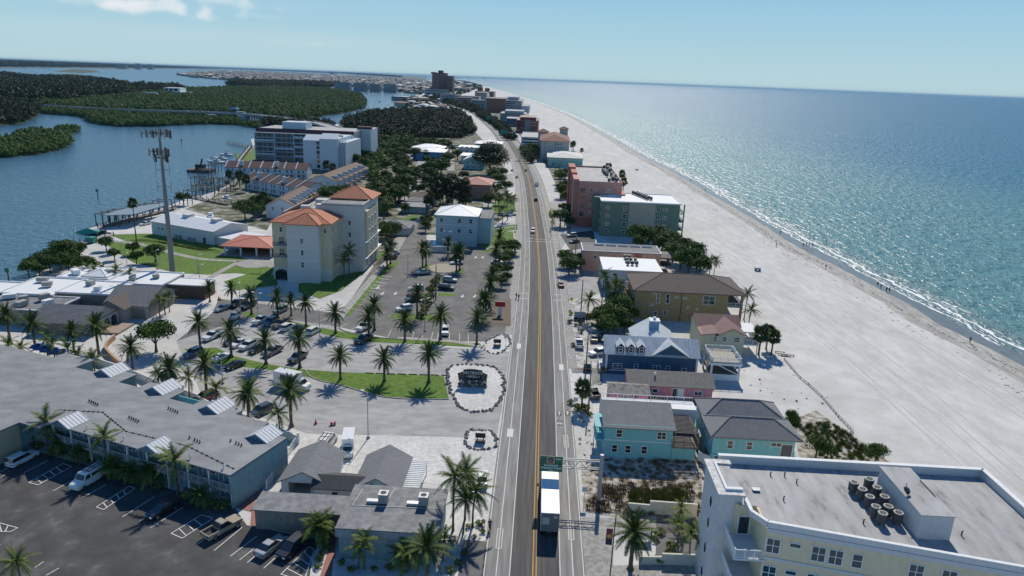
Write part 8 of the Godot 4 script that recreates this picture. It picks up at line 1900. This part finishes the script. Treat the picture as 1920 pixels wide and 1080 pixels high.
func rock_bed(label: String, a: Array, n: int, s: float) -> Node3D:
	var poly := pv(a)
	var o := B("rock_edged_bed", label, "garden bed", (poly[0].x + poly[int(poly.size() / 2.0)].x) / 2, (poly[0].y + poly[int(poly.size() / 2.0)].y) / 2)
	var ring := PackedVector2Array(poly); ring.append(poly[0])
	var line := smooth_line(ring, 0.4)
	var g := Geo.new(); g.prism(line.slice(0, line.size() - 1), 0.05, 0.085); ap("gravel", g, mats["shell_gravel"])
	var rocks := []
	for k in 5:
		g = Geo.new()
		for lobe in 3:
			var c := Vector3(rng.randf_range(-0.2, 0.2), 0.15, rng.randf_range(-0.2, 0.2))
			g.tube([c + Vector3(0, -0.3, 0), c + Vector3(rng.randf_range(-0.1, 0.1), 0.0, 0), c + Vector3(0, rng.randf_range(0.2, 0.4), 0)], [0.3, rng.randf_range(0.32, 0.45), 0.12], 6)
		rocks.append(g.mesh())
	var step: float = float(line.size()) / n
	for i in n:
		var p := line[int(i * step)] + Vector2(rng.randf_range(-0.3, 0.3), rng.randf_range(-0.3, 0.3))
		var r := part(o, "rock", rocks[i % 5], W("rock_grey", 0.26, 0.25, 0.23, 0.2) if i % 2 else W("rock_pale", 0.4, 0.385, 0.355, 0.2))
		r.position = v3(p, 0.06) - o.position; r.rotation.y = rng.randf() * 6; r.scale = Vector3.ONE * s * rng.randf_range(0.7, 1.35)
	return o
func details() -> void:
	var white := wh()
	var steel := W("steel_grey", 0.33, 0.34, 0.35, 0.1, 0.5)
	var dark := M("dark_metal", 0.05, 0.05, 0.055, 0.5, 0.5)
	var g: Geo
	# the grill's sign in its rock-edged bed
	rock_bed("large rock-edged white gravel bed around the grill's sign", [-18, -134.8, -14.6, -127.1, -10.7, -126.6, -8.3, -129.3, -7.3, -136.2, -7.9, -144.4, -10.2, -148.7, -14.5, -149.9, -19.1, -148.7, -19.9, -143.7], 84, 0.68)
	rock_bed("small rock-edged bed with a little sign beside the road", [-12.9, -115.6, -12.3, -112.9, -10.1, -111.8, -7.7, -112.7, -7.3, -115.4, -8.4, -118.3, -10.7, -118.9, -12.6, -118], 38, 0.58)
	rock_bed("rock-edged bed with a small sign at the upper drive mouth", [-13.6, -160.8, -10.8, -157, -8.1, -160.2, -7.4, -167.6, -9.7, -170.4, -12.7, -165.3], 36, 0.55)
	var sp := V(-13.8, -138.3)
	var o := thing("grill_sign", "dark curved restaurant sign reading SALTROCK GRILL on a stone base", "sign", v3(sp, 0.08))
	g = Geo.new(); g.box(-2.9, 0, -0.7, 2.9, 0.9, 0.5); g.box(-2.2, 0.9, -0.6, 2.2, 1.5, 0.4); part(o, "stone_base", g, W("rock_dark", 0.12, 0.11, 0.1, 0.2))
	for i in 46:
		var st := Geo.new(); st.tube([Vector3(0, -0.15, 0), Vector3(0, 0.1, 0), Vector3(0, 0.22, 0)], [0.25, 0.3, 0.1], 6)
		var r := part(o, "stone", st, W("rock_pale", 0.26, 0.245, 0.22, 0.2) if i % 3 == 0 else W("rock_mid", 0.17, 0.16, 0.145, 0.2))
		r.position = Vector3(rng.randf_range(-2.9, 2.9), rng.randf_range(0.1, 1.4) * (1.0 if i % 2 else 0.6), rng.randf_range(0.3, 0.62)); r.rotation.z = rng.randf() * 6
	g = Geo.new()
	var board := PackedVector2Array([Vector2(-1.6, 0), Vector2(1.6, 0), Vector2(2.0, -2.0)])
	for i in 9: board.append(Vector2(lerpf(1.9, -1.9, i / 8.0), -2.05 - 0.22 * sin(PI * i / 8.0)))
	board.append(Vector2(-2.0, -2.0))
	g.prism(board, -0.12, 0.12); var bd := part(o, "board", g, M("sign_dark", 0.022, 0.02, 0.018, 0.7)); bd.rotation.x = PI / 2; bd.position = Vector3(0, 1.5, 0)
	words(o, "lettering", "SALTROCK", 0.86, Vector3(0, 2.95, 0.15), Vector3.ZERO, M("sign_letters", 0.6, 0.6, 0.58, 0.7), 0.04); words(o, "lettering", "• GRILL •", 0.72, Vector3(0, 2.15, 0.15), Vector3.ZERO, M("sign_letters"), 0.04)
	for s in [-1.0, 1.0]:
		g = Geo.new(); g.box(-0.7, 0, -0.08, 0.7, 1.7, 0.08); var wi := part(o, "side_panel", g, W("sign_grey", 0.1, 0.1, 0.095)); wi.position = Vector3(s * 2.25, 1.4, 0.2); wi.rotation = Vector3(0, -s * 0.5, -s * 0.16)
	for q in [[V(-10.1, -114.3), "small dark sign in the little rock-edged bed"], [V(-10.2, -162), "small dark sign in the upper rock-edged bed"]]:
		o = thing("small_sign", q[1], "sign", v3(q[0], 0.08))
		g = Geo.new(); g.box(-0.9, 0.9, -0.08, 0.9, 1.8, 0.08); part(o, "board", g, M("sign_dark")); g = Geo.new(); g.box(-0.6, 0, -0.1, -0.45, 0.9, 0.1); g.box(0.45, 0, -0.1, 0.6, 0.9, 0.1); part(o, "posts", g, dark); g = Geo.new(); g.box(-0.9, 0, -0.3, 0.9, 0.45, 0.4); part(o, "stone_base", g, W("rock_dark"))
	# gantry sign over the lane
	var gp := V(9.6, -97.9)
	o = thing("gantry_sign", "green highway sign on a lattice arm from a stout grey pole", "road sign", v3(gp))
	g = Geo.new(); g.tube([Vector3(0, 0, 0), Vector3(0, 8.0, 0)], [0.34, 0.3], 12); part(o, "pole", g, steel)
	g = Geo.new()
	for y in [6.9, 5.6]: g.bar(Vector3(0, y, 0.25), Vector3(-9.2, y, 0.25), 0.13); g.bar(Vector3(0, y, -0.25), Vector3(-9.2, y, -0.25), 0.13)
	for i in 9: g.bar(Vector3(-i * 1.0 - 0.3, 6.9 if i % 2 else 5.6, 0.25), Vector3(-(i + 1) * 1.0 - 0.3, 5.6 if i % 2 else 6.9, 0.25), 0.08)
	part(o, "lattice_arm", g, steel)
	g = Geo.new(); g.box(-9.3, 4.9, 0.36, -5.9, 7.5, 0.42); var sb := part(o, "sign_panel", g, M("sign_green", 0.005, 0.13, 0.08, 0.5))
	g = Geo.new(); g.box(-8.3, 6.3, 0.43, -7.1, 7.35, 0.45); part(sb, "shield_field", g, M("shield_gold", 0.5, 0.33, 0.08, 0.6)); g = Geo.new(); var pent := PackedVector2Array([Vector2(-0.45, -0.35), Vector2(0, -0.48), Vector2(0.45, -0.35), Vector2(0.36, 0.38), Vector2(-0.36, 0.38)]); g.prism(pent, 0, 0.02)
	var pe := part(sb, "shield", g, M("shield_blue", 0.02, 0.04, 0.2, 0.5)); pe.rotation.x = PI / 2; pe.position = Vector3(-7.7, 6.83, 0.455)
	var wl := M("sign_white", 0.75, 0.77, 0.75, 0.6)
	words(sb, "lettering", "694", 0.34, Vector3(-7.7, 6.82, 0.49), Vector3.ZERO, M("shield_gold")); words(sb, "lettering", "East", 0.4, Vector3(-6.5, 7.1, 0.45), Vector3.ZERO, wl); words(sb, "lettering", "Seminole", 0.5, Vector3(-7.6, 5.98, 0.45), Vector3.ZERO, wl); words(sb, "lettering", "Pinellas Park", 0.5, Vector3(-7.6, 5.53, 0.45), Vector3.ZERO, wl); words(sb, "lettering", "1 MILE", 0.26, Vector3(-7.6, 5.12, 0.45), Vector3.ZERO, wl)
	for q in [[V(-42.3, -767.1), "distant green road sign by the road, nearer one"], [V(-77.7, -1028.4), "distant green road sign by the road, farther one"]]:
		var p: Vector2 = q[0]
		o = thing("gantry_sign", q[1], "road sign", v3(p)); g = Geo.new(); g.tube([Vector3(9, 0, 0), Vector3(9, 9, 0)], [0.35, 0.3], 8); part(o, "pole", g, steel); g = Geo.new(); g.bar(Vector3(9, 7.8, 0), Vector3(0, 7.8, 0), 0.4); part(o, "lattice_arm", g, steel); g = Geo.new(); g.box(-4, 5.6, 0.3, 3.4, 10.2, 0.4); part(o, "sign_panel", g, M("sign_green_far", 0.0, 0.17, 0.1, 0.5))
	# mobile phone mast
	var tp := V(-110.9, -204.7)
	o = thing("phone_mast", "tall grey phone mast with antenna arrays rising before the bay", "mast", v3(tp))
	g = Geo.new(); g.tube([Vector3.ZERO, Vector3(0, 16, 0), Vector3(0, 32, 0), Vector3(0, 44.5, 0)], [0.85, 0.66, 0.46, 0.32], 12); part(o, "pole", g, W("mast_grey", 0.2, 0.205, 0.21))
	for q in [[43.4, 4.4, 15], [38.2, 3.0, 12], [36.4, 2.4, 7]]:
		g = Geo.new()
		for k in 3:
			var a := TAU * k / 3 + 0.4; var b := TAU * (k + 1) / 3 + 0.4
			g.bar(Vector3(cos(a), 0, sin(a)) * q[1] + Vector3(0, q[0], 0), Vector3(cos(b), 0, sin(b)) * q[1] + Vector3(0, q[0], 0), 0.14); g.bar(Vector3(0, q[0], 0), Vector3(cos(a), 0, sin(a)) * q[1] + Vector3(0, q[0], 0), 0.14); g.bar(Vector3(0, q[0] - 0.8, 0), (Vector3(cos(a), 0, sin(a)) + Vector3(cos(b), 0, sin(b))) * q[1] * 0.5 + Vector3(0, q[0], 0), 0.12)
		var fr := part(o, "antenna_frame", g, dark)
		for k in q[2]:
			var t: float = float(k) / float(q[2]) * 3.0; var a := TAU * floorf(t) / 3 + 0.4; var b := a + TAU / 3
			var p: Vector3 = Vector3(cos(a), 0, sin(a)).lerp(Vector3(cos(b), 0, sin(b)), t - floorf(t)) * q[1] * 1.03
			g = Geo.new(); g.box(p.x - 0.2, q[0] - 1.3, p.z - 0.12, p.x + 0.2, q[0] + 0.9, p.z + 0.12); part(fr, "antenna", g, W("antenna_grey", 0.3, 0.3, 0.29) if k % 3 else dark)
	for y in [28.0, 33.0, 22.0]:
		g = Geo.new(); g.bar(Vector3(-2.0, y, 0), Vector3(2.0, y, 0), 0.1)
		for s in [-2.0, 2.0]: g.bar(Vector3(s, y - 1.6, 0), Vector3(s, y + 1.6, 0), 0.08)
		part(o, "whip_antennas", g, dark)
	g = Geo.new(); g.bar(Vector3(0, 44.5, 0), Vector3(0, 47.5, 0), 0.08); part(o, "lightning_rod", g, dark)
	# lamps and poles
	for q in [[V(-71.4, -170), 8.0, 2], [V(-52.5, -159.6), 8.0, 2], [V(-99.2, -197.4), 7.0, 1], [V(-78.7, -176.7), 8.0, 1], [V(-29, -169.9), 8.5, 2], [V(-42.4, -219.5), 7.5, 1], [V(-34.5, -254.1), 8, 2], [V(-59.8, -253.2), 7, 1], [V(-38.6, -266.4), 7, 1], [V(-29.9, -113.6), 8.8, 1], [V(-81.1, -126.8), 7.5, 1], [V(-64.4, -132.9), 5.5, 1]]: lamp(q[0], q[1], "slender grey parking-lot lamp with pale head", "parking-lot lamps", q[2], rng.randf() * 3)
	for q in [[V(-127.4, -209.2), 6.0], [V(-121.1, -214.9), 6.0], [V(-107.1, -212.9), 6.0], [V(-164.6, -233.6), 5.0], [V(-166.7, -244.1), 5.0]]: lamp(q[0], q[1], "dark lamp post in the bayside park", "park lamps", 1, rng.randf() * 3)
	for q in [[V(-30.2, -197.2), 10.5, "thick wooden pole at the planted divider of the upper lot"], [V(10.9, -186.2), 11.0, "wooden utility pole on the sandy forecourt by the road"], [V(10.3, -148.3), 9.0, "utility pole beside the navy house's drive"], [V(9.8, -129.1), 9.5, "utility pole beside the verge palm"], [V(11.8, -247.9), 10, "utility pole near the peach block"], [V(9.5, -307.9), 10, "utility pole near the green block's car park"]]: pole(q[0], q[1], q[2])
	o = thing("banner_pole", "tall pole with a dark red and blue banner at the bottom edge", "banner pole", v3(V(9.9, -80.7)))
	g = Geo.new(); g.tube([Vector3.ZERO, Vector3(0.1, 9.0, 0)], [0.09, 0.07], 7); part(o, "pole", g, dark); g = Geo.new(); g.box(-0.95, 4.6, -0.02, -0.1, 7.0, 0.02); var bn := part(o, "banner", g, M("banner_red", 0.16, 0.03, 0.035, 0.7)); g = Geo.new(); g.box(-0.95, 4.6, 0.022, -0.1, 5.4, 0.03); part(bn, "lower_field", g, M("banner_navy", 0.02, 0.02, 0.06, 0.7)); g = Geo.new(); g.tube([Vector3(-0.52, 5.9, 0.022), Vector3(-0.52, 5.9, 0.034)], [0.32, 0.32], 10); part(bn, "emblem", g, M("banner_gold", 0.45, 0.3, 0.08, 0.7))
	for q in [[V(7.9, -183.9), "yellow diamond warning sign beside the road", "diamond"], [V(8.7, -195.8), "second yellow warning sign behind the first", "diamond"], [V(7.2, -128.8), "white notice on a post by the verge palm", "notice"], [V(7.3, -96.9), "small white road sign on a thin post by the plot", "notice"], [V(3.2, -288.9), "yellow crossing sign at the right of the crossing", "diamond"], [V(-11.1, -284.8), "yellow crossing sign at the left of the crossing", "diamond"], [V(-8.2, -162.3), "small white sign at the corner of the upper lot", "notice"]]:
		o = thing("traffic_sign", q[1], "traffic sign", v3(q[0])); g = Geo.new(); g.tube([Vector3.ZERO, Vector3(0, 2.9, 0)], [0.04, 0.04], 6); part(o, "post", g, steel)
		g = Geo.new(); g.box(-0.42, -0.42, -0.02, 0.42, 0.42, 0.02)
		var pl := part(o, "plate", g, M("sign_yellow", 0.5, 0.62, 0.02, 0.5) if q[2] == "diamond" else M("sign_plate", 0.55, 0.58, 0.6, 0.5)); pl.position = Vector3(0, 2.6, 0.06); pl.rotation.z = PI / 4 if q[2] == "diamond" else 0.0
	o = thing("red_sign", "red and white board on a post at the upper lot's corner", "sign", v3(V(-11, -185.5))); g = Geo.new(); g.box(-1.4, 2.6, -0.1, 1.4, 4.0, 0.1); part(o, "board", g, M("board_red", 0.5, 0.02, 0.03, 0.5)); g = Geo.new(); g.box(-0.5, 0, -0.1, 0.5, 2.6, 0.1); part(o, "post", g, white)
	# cones and barriers
	for p in [V(-40.6, -117.9), V(-87.5, -137.4), V(-86.9, -137.2), V(-86.9, -137.8), V(-34, -115.2), V(-89.4, -187.4), V(-88.8, -187)]:
		o = thing("traffic_cone", "red traffic cone standing on the lot", "traffic cone", v3(p, 0.03), 0.0, "traffic cones on the lots"); g = Geo.new(); g.tube([Vector3(0, 0.05, 0), Vector3(0, 0.95, 0)], [0.24, 0.05], 9); part(o, "cone", g, M("cone_red", 0.5, 0.03, 0.02, 0.6)); g = Geo.new(); g.box(-0.3, 0, -0.3, 0.3, 0.05, 0.3); part(o, "base", g, dark)
	o = thing("fallen_barrel", "red barrel lying on the lot beside the cone", "barrel", v3(V(-37.4, -117.9), 0.35), 0.4); g = Geo.new(); g.tube([Vector3(-0.45, 0, 0), Vector3(0.45, 0, 0)], [0.34, 0.34], 10); part(o, "drum", g, M("cone_red", 0.5, 0.03, 0.02, 0.6)); g = Geo.new(); g.tube([Vector3(-0.1, 0, 0), Vector3(0.1, 0, 0)], [0.35, 0.35], 10); part(o, "band", g, white)
	# curved drive wall, planters, condominium garden walls
	B("curved_wall", "low curved orange wall round the restaurant drive", "wall", -90, -140)
	var cw := smooth_line(pv([-99.3, -154.2, -98.5, -150.1, -97.2, -146.9, -94.7, -144, -91.9, -141.3, -89, -138.7]), 1.5)
	g = Geo.new()
	for i in cw.size() - 1: g.bar(v3(cw[i], 0.6), v3(cw[i + 1], 0.6), 0.35, 1.2)
	ap("wall", g, W("terracotta", 0.36, 0.2, 0.12)); g = Geo.new()
	for i in cw.size() - 1: g.bar(v3(cw[i], 1.25), v3(cw[i + 1], 1.25), 0.45, 0.1)
	ap("coping", g, W("terracotta_pale", 0.45, 0.3, 0.2))
	var cream := W("cream_wall", 0.55, 0.54, 0.46, 0.06)
	for q in [["cream garden wall between the vacant plot and the condominium drive", [13.8, -95.6, 17, -95.4, 17, -95.4, 24, -95.2], 1.5, 2.2], ["cream garden wall nearest the bottom edge beside the condominium", [14.0, -83.4, 17.0, -83.6, 17.0, -83.6, 22.6, -83.8], 1.2, 1.7]]:
		B("garden_wall", q[0], "wall", q[1][4], q[1][5]); g = Geo.new(); g.bar(Vector3(q[1][0], q[2] / 2, q[1][1]), Vector3(q[1][2], q[2] / 2, q[1][3]), 0.3, q[2]); ap("panel", g, cream); g = Geo.new(); g.bar(Vector3(q[1][4], q[3] / 2, q[1][5]), Vector3(q[1][6], q[3] / 2, q[1][7]), 0.3, q[3]); ap("panel", g, cream)
	B("gate", "dark slatted gate beside the big date palm at the bottom", "gate", 14.9, -88.5)
	for i in 9: bp("slat", 14.0, 0.25 + i * 0.2, -88.55, 16.2, 0.37 + i * 0.2, -88.45, W("grey_rail"))
	bp("post", 13.85, 0, -88.6, 14.0, 2.1, -88.4, dark); bp("post", 16.2, 0, -88.6, 16.35, 2.1, -88.4, dark)
	B("picnic_umbrella", "turquoise shade canopy over the bayside playground", "canopy", 0, 0); var up := V(-164.6, -248.9); cur.position = v3(up); loc = true
	g = Geo.new(); g.tube([Vector3(0, 3.0, 0), Vector3(0, 4.4, 0)], [4.2, 0.1], 8); ap("canopy", g, M("turquoise", 0.02, 0.36, 0.32, 0.7)); g = Geo.new(); g.tube([Vector3(0, 0, 0), Vector3(0, 3.2, 0)], [0.12, 0.1], 7); ap("post", g, steel); bp("climbing_frame", 2, 0, 3, 5, 2.2, 5, W("play_green", 0.05, 0.28, 0.22)); loc = false
	B("storage_trailer", "grey storage trailer with orange barrier beside the yard", "trailer", 10.5, -186.5); bp("box", 9.2, 0.4, -187.6, 12.2, 2.2, -185.6, W("grey_rail")); bp("barrier", 12.3, 0, -187, 13.6, 1.5, -186.8, M("barrier_orange", 0.45, 0.1, 0.03, 0.7))
	for s in [9.6, 11.8]: g = Geo.new(); g.tube([Vector3(s, 0.35, -187.7), Vector3(s, 0.35, -185.5)], [0.35, 0.35], 9); ap("wheel", g, M("rubber"))
	for q in [[V(-95.2, -137.2), 4], [V(-109.5, -142.9), 0], [V(-107.9, -142.2), 1], [V(-106, -141.2), 2], [V(-103.6, -140.3), 3]]:
		o = thing("terrace_umbrella", ["bright blue awning nearest the left edge of the restaurant terrace", "bright blue awning second along the terrace", "bright blue awning third along the terrace", "bright blue awning nearest the curved wall", "bright blue awning by the white wall behind the motel"][q[1]], "awning", v3(q[0]), rng.randf()); g = Geo.new(); g.tube([Vector3(0, 2.0, 0), Vector3(0, 2.7, 0)], [2.0, 0.1], 6); part(o, "canopy", g, M("awning_blue", 0.02, 0.12, 0.5, 0.7)); g = Geo.new(); g.tube([Vector3.ZERO, Vector3(0, 2.2, 0)], [0.06, 0.05], 6); part(o, "post", g, white)
	# parking markings
	var lots := []
	for c in get_children():
		if str(c.name).begins_with("parking_lot"): lots.append(c)
	for q in [[V(-83.8, -96.3), V(-83.4, -98.1)], [V(-80.1, -96.5), V(-78.9, -100.4)], [V(-72.5, -92.2), V(-71.4, -95.4)], [V(-67.2, -91), V(-65.8, -94.6)], [V(-58.8, -86.8), V(-57, -92.2)], [V(-56, -85.8), V(-55.5, -87.3)], [V(-53.6, -84.7), V(-51.6, -89.9)], [V(-45.6, -81.7), V(-44.8, -84)], [V(-42.8, -80.7), V(-41.2, -86.1)], [V(-40.2, -79.8), V(-38.4, -84.3)], [V(-38.7, -79.2), V(-37.8, -81.5)], [V(-35, -77.8), V(-34.2, -80.3)], [V(-37.5, -78.7), V(-36.9, -80.5)], [V(-66.3, -76), V(-65.8, -77.5)], [V(-63.5, -75.3), V(-63.2, -76.5)], [V(-61.2, -74), V(-60.5, -75.5)], [V(-82.5, -93.5), V(-82.5, -95.8)], [V(-71.6, -77.2), V(-71, -79.3)]]: stall(lots[0], q[0], q[1], 0.14)
	for q in [[[V(-77.5, -94), V(-75.7, -93.5), V(-74.1, -99.1), V(-76, -99.8)], 5], [[V(-63.8, -88.8), V(-62.4, -88.3), V(-61, -94), V(-62.2, -94.6)], 5], [[V(-50.2, -83.8), V(-48.2, -82.9), V(-46.1, -87.8), V(-48.1, -88.4)], 4], [[V(-32.4, -76.9), V(-29.1, -75.9), V(-29.7, -82.1), V(-30.6, -82.8)], 5], [[V(-76.3, -84.3), V(-73.1, -82), V(-71.7, -82.1), V(-71.3, -83)], 3]]: hatch(lots[0], q[0], q[1])
	for q in [[V(-37.2, -164.4), V(-37.5, -170.2)], [V(-31.2, -164.1), V(-31.6, -169.9)], [V(-28.9, -164.1), V(-29.3, -169.8)], [V(-26.5, -164.1), V(-26.9, -169.8)], [V(-25, -164.3), V(-25.5, -169.6)], [V(-22.1, -164.3), V(-22.7, -170)], [V(-19.5, -164.3), V(-20.2, -170)], [V(-17.4, -164.3), V(-18, -169.9)], [V(-54.3, -170.1), V(-52.6, -174.6)], [V(-51.3, -168.2), V(-49.4, -173)], [V(-48.1, -166.3), V(-46.3, -171.8)], [V(-75.8, -179.4), V(-73.6, -182.1)], [V(-57.7, -172.1), V(-55.6, -176.3)], [V(-14.3, -168.9), V(-11.6, -168.5)]]: stall(lots[3], q[0], q[1])
	for i in 7: stall(lots[3], V(-52.3, -185.5).lerp(V(-51.9, -212.7), i / 6.0), V(-46.6, -183.2).lerp(V(-47.2, -209.9), i / 6.0))
	for i in 5: stall(lots[3], V(-50.9, -219.9).lerp(V(-51.3, -205.7), i / 4.0), V(-47.5, -219.2).lerp(V(-47.7, -204.6), i / 4.0), 0.3)
	for i in 6: stall(lots[3], V(-32.9, -231.3).lerp(V(-30.5, -204.7), i / 5.0), V(-27.2, -231).lerp(V(-24.6, -203.5), i / 5.0))
	for i in 6: stall(lots[3], V(-41.9, -219.6).lerp(V(-37.8, -184.5), i / 5.0), V(-36.6, -220.5).lerp(V(-33.1, -185.3), i / 5.0))
	for q in [V(-46.4, -200.3), V(-42.7, -201), V(-23, -201.6), V(-19.4, -202.1), V(-49.1, -206.1), V(-23.6, -249.7), V(-21.1, -250.1)]:
		var p: Vector2 = q; g = Geo.new(); g.tri(Vector3(p.x - 0.7, 0.066, p.y), Vector3(p.x + 0.7, 0.066, p.y), Vector3(p.x, 0.066, p.y + 1.3)); g.box(p.x - 0.2, 0.06, p.y - 1.8, p.x + 0.2, 0.066, p.y); part(lots[3], "arrow", g, W("white_marking"))
	# kerbs round the islands and strips
	for a in [[-54, -179.7, -49.8, -168.4, -40.7, -164.3, -32.7, -163.5], [-40.1, -178.7, -39.2, -182.9, -35.4, -178.1, -31.7, -177, -25.4, -178.8, -25.1, -183.3], [-40.8, -230.5, -39.3, -226.7, -25.7, -227.1, -26, -233.3], [-50.7, -142.3, -46.9, -137.6, -40.6, -135.1, -30.8, -130.7, -22.2, -130.7, -17.8, -131.3], [-16.5, -195.3, -15.4, -182.1, -13, -179.4, -8.1, -178.8], [-56.8, -264.5, -53.7, -254.4, -43.3, -262.7, -37.5, -264.8]]:
		var gk := Geo.new(); var kl := smooth_line(pv(a), 2.5)
		for i in kl.size() - 1: gk.bar(v3(kl[i], 0.09), v3(kl[i + 1], 0.09), 0.2, 0.18)
		struct("kerb", gk, mats["concrete"])
	for i in 15:
		var p := V(-36.5, -141.3).lerp(V(-20.1, -142.3), i / 14.0)
		if i % 2: continue
		o = thing("wheel_stop", "weathered concrete wheel stop at the lawn strip's edge", "wheel stop", v3(p + Vector2(0, -0.8), 0.05), 0.0, "wheel stops along the lawn"); g = Geo.new(); g.box(-0.9, 0, -0.1, 0.9, 0.13, 0.1); part(o, "bar", g, W("rock_mid", 0.17, 0.16, 0.145)); g = Geo.new(); g.box(-0.75, 0.13, -0.06, 0.75, 0.16, 0.06); part(o, "top", g, mats["concrete"])
	var isl := V(-32.8, -232.8); g = Geo.new(); var el := PackedVector2Array()
	for i in 18: el.append(isl + Vector2(cos(TAU * i / 18) * 5.2, sin(TAU * i / 18) * 6.0))
	g.prism(el, 0.0, 0.11); struct("planted_island", g, W("mulch_pale", 0.3, 0.27, 0.22))
	sheet("mulch_bed", [-15.8, -186.6, -8.7, -201.8, -7.6, -177.2, -14.9, -176.1], 0.07, W("mulch_brown", 0.12, 0.085, 0.06, 0.2))
	# people
	var k := 0
	for q in [[V(106.1, -320.2), "person in dark clothes walking near the waterline, farthest of the right-hand walkers"], [V(108, -295.9), "person walking the wet sand, leftmost of a group of four"], [V(109.4, -296.2), "person walking the wet sand, second of a group of four"], [V(110.5, -296.5), "person in dark top walking third of a group of four"], [V(111.6, -295.7), "person walking the wet sand, rightmost of a group of four"], [V(112.3, -236.5), "person in dark clothes, first of two pairs walking the wet sand"], [V(111.9, -233.2), "person in grey, second of two pairs walking the wet sand"], [V(112.4, -230.2), "person in black, third of two pairs walking the wet sand"], [V(113.1, -229.7), "person in black, last of two pairs walking the wet sand"], [V(113, -183.1), "person with a dog's shadow standing alone near the waterline"], [V(-7.2, -202), "person walking on the left path near the crossing, left of two"], [V(-6.5, -201.1), "person walking on the left path near the crossing, right of two"], [V(95.8, -292.4), "person sitting with gear on the upper beach"], [V(103.2, -258.2), "person crouching alone on the upper beach"], [V(99, -490.1), "person far along the beach by the water, nearer one"], [V(94.7, -590.3), "person far along the beach by the water, farther one"], [V(99.5, -446.6), "person far along the beach near the foam"], [V(78.1, -773), "person very far along the beach"], [V(59.2, -918.9), "person near the far beach edge"]]:
		k += 1
		person(q[0], q[1].replace("with a dog's shadow ", ""), [Color(0.03, 0.03, 0.035), Color(0.1, 0.1, 0.11), Color(0.05, 0.06, 0.1)][k % 3], Color(0.03, 0.03, 0.04), rng.randf() * 6, 0.18, -0.25 if q[0].x > 90 else 0.06)
	o = thing("cyclist", "person in dark clothes riding a bicycle on the left path", "cyclist", v3(V(-6.5, -88.7), 0.07))
	for z in [-0.55, 0.55]: g = Geo.new(); g.tube([Vector3(-0.03, 0.35, z), Vector3(0.03, 0.35, z)], [0.35, 0.35], 14); part(o, "wheel", g, M("rubber"))
	g = Geo.new(); g.bar(Vector3(0, 0.35, -0.55), Vector3(0, 0.85, -0.35), 0.05); g.bar(Vector3(0, 0.85, -0.35), Vector3(0, 0.8, 0.25), 0.05); g.bar(Vector3(0, 0.8, 0.25), Vector3(0, 0.35, 0.0), 0.05); g.bar(Vector3(0, 0.35, 0.0), Vector3(0, 0.35, 0.55), 0.05); g.bar(Vector3(-0.3, 1.0, -0.4), Vector3(0.3, 1.0, -0.4), 0.04); part(o, "frame", g, dark)
	person(V(-6.5, -88.7), "rider in dark top seated on the bicycle", Color(0.05, 0.05, 0.07), Color(0.04, 0.04, 0.05), 0.0, 0.22, 0.25)
	# driftwood and beach furniture specks
	for p in [V(58.7, -167.4), V(59, -166), V(59.5, -165.4), V(60.4, -165.5)]:
		o = thing("beach_bench", "weathered plank bench lying on the sand by the cabbage palms", "bench", v3(p), rng.randf_range(-0.2, 0.2), "planks on the sand"); g = Geo.new(); g.box(-1.2, 0.3, -0.2, 1.2, 0.38, 0.2); part(o, "plank", g, W("weathered_wood")); g = Geo.new(); g.box(-1.0, 0, -0.15, -0.9, 0.3, 0.15); part(o, "leg", g, W("weathered_wood")); g = Geo.new(); g.box(0.9, 0, -0.15, 1.0, 0.3, 0.15); part(o, "leg", g, W("weathered_wood"))
	for q in [[V(76.4, -250.2), "small parked beach cart alone on the sand"], [V(69.2, -542), "lifeguard cart parked on the far beach"]]:
		var p: Vector2 = q[0]; o = thing("beach_cart", q[1], "cart", v3(p)); g = Geo.new(); g.box(-1.0, 0.4, -0.6, 1.0, 0.9, 0.6); part(o, "body", g, W("grey_rail")); g = Geo.new(); g.box(-1.0, 1.7, -0.6, 1.0, 1.8, 0.6); g.bar(Vector3(-0.9, 0.9, 0), Vector3(-0.9, 1.7, 0), 0.06); g.bar(Vector3(0.9, 0.9, 0), Vector3(0.9, 1.7, 0), 0.06); part(o, "canopy", g, white)
		for s in [-0.7, 0.7]: g = Geo.new(); g.tube([Vector3(s, 0.3, -0.65), Vector3(s, 0.3, 0.65)], [0.3, 0.3], 9); part(o, "wheel", g, M("rubber"))
	# dune fence along the sand
	B("sand_fence", "low post fence running across the sand", "fence", 55, -145)
	var fl := pv([58.3, -162.8, 58.3, -151.6, 58.9, -148.2, 59.5, -141.9, 59.4, -132.5, 59.7, -126])
	for i in fl.size() - 1:
		g = Geo.new(); rail_geo(g, v3(fl[i]), v3(fl[i + 1]), 0.5, 1.2); ap("rails", g, W("weathered_wood"))
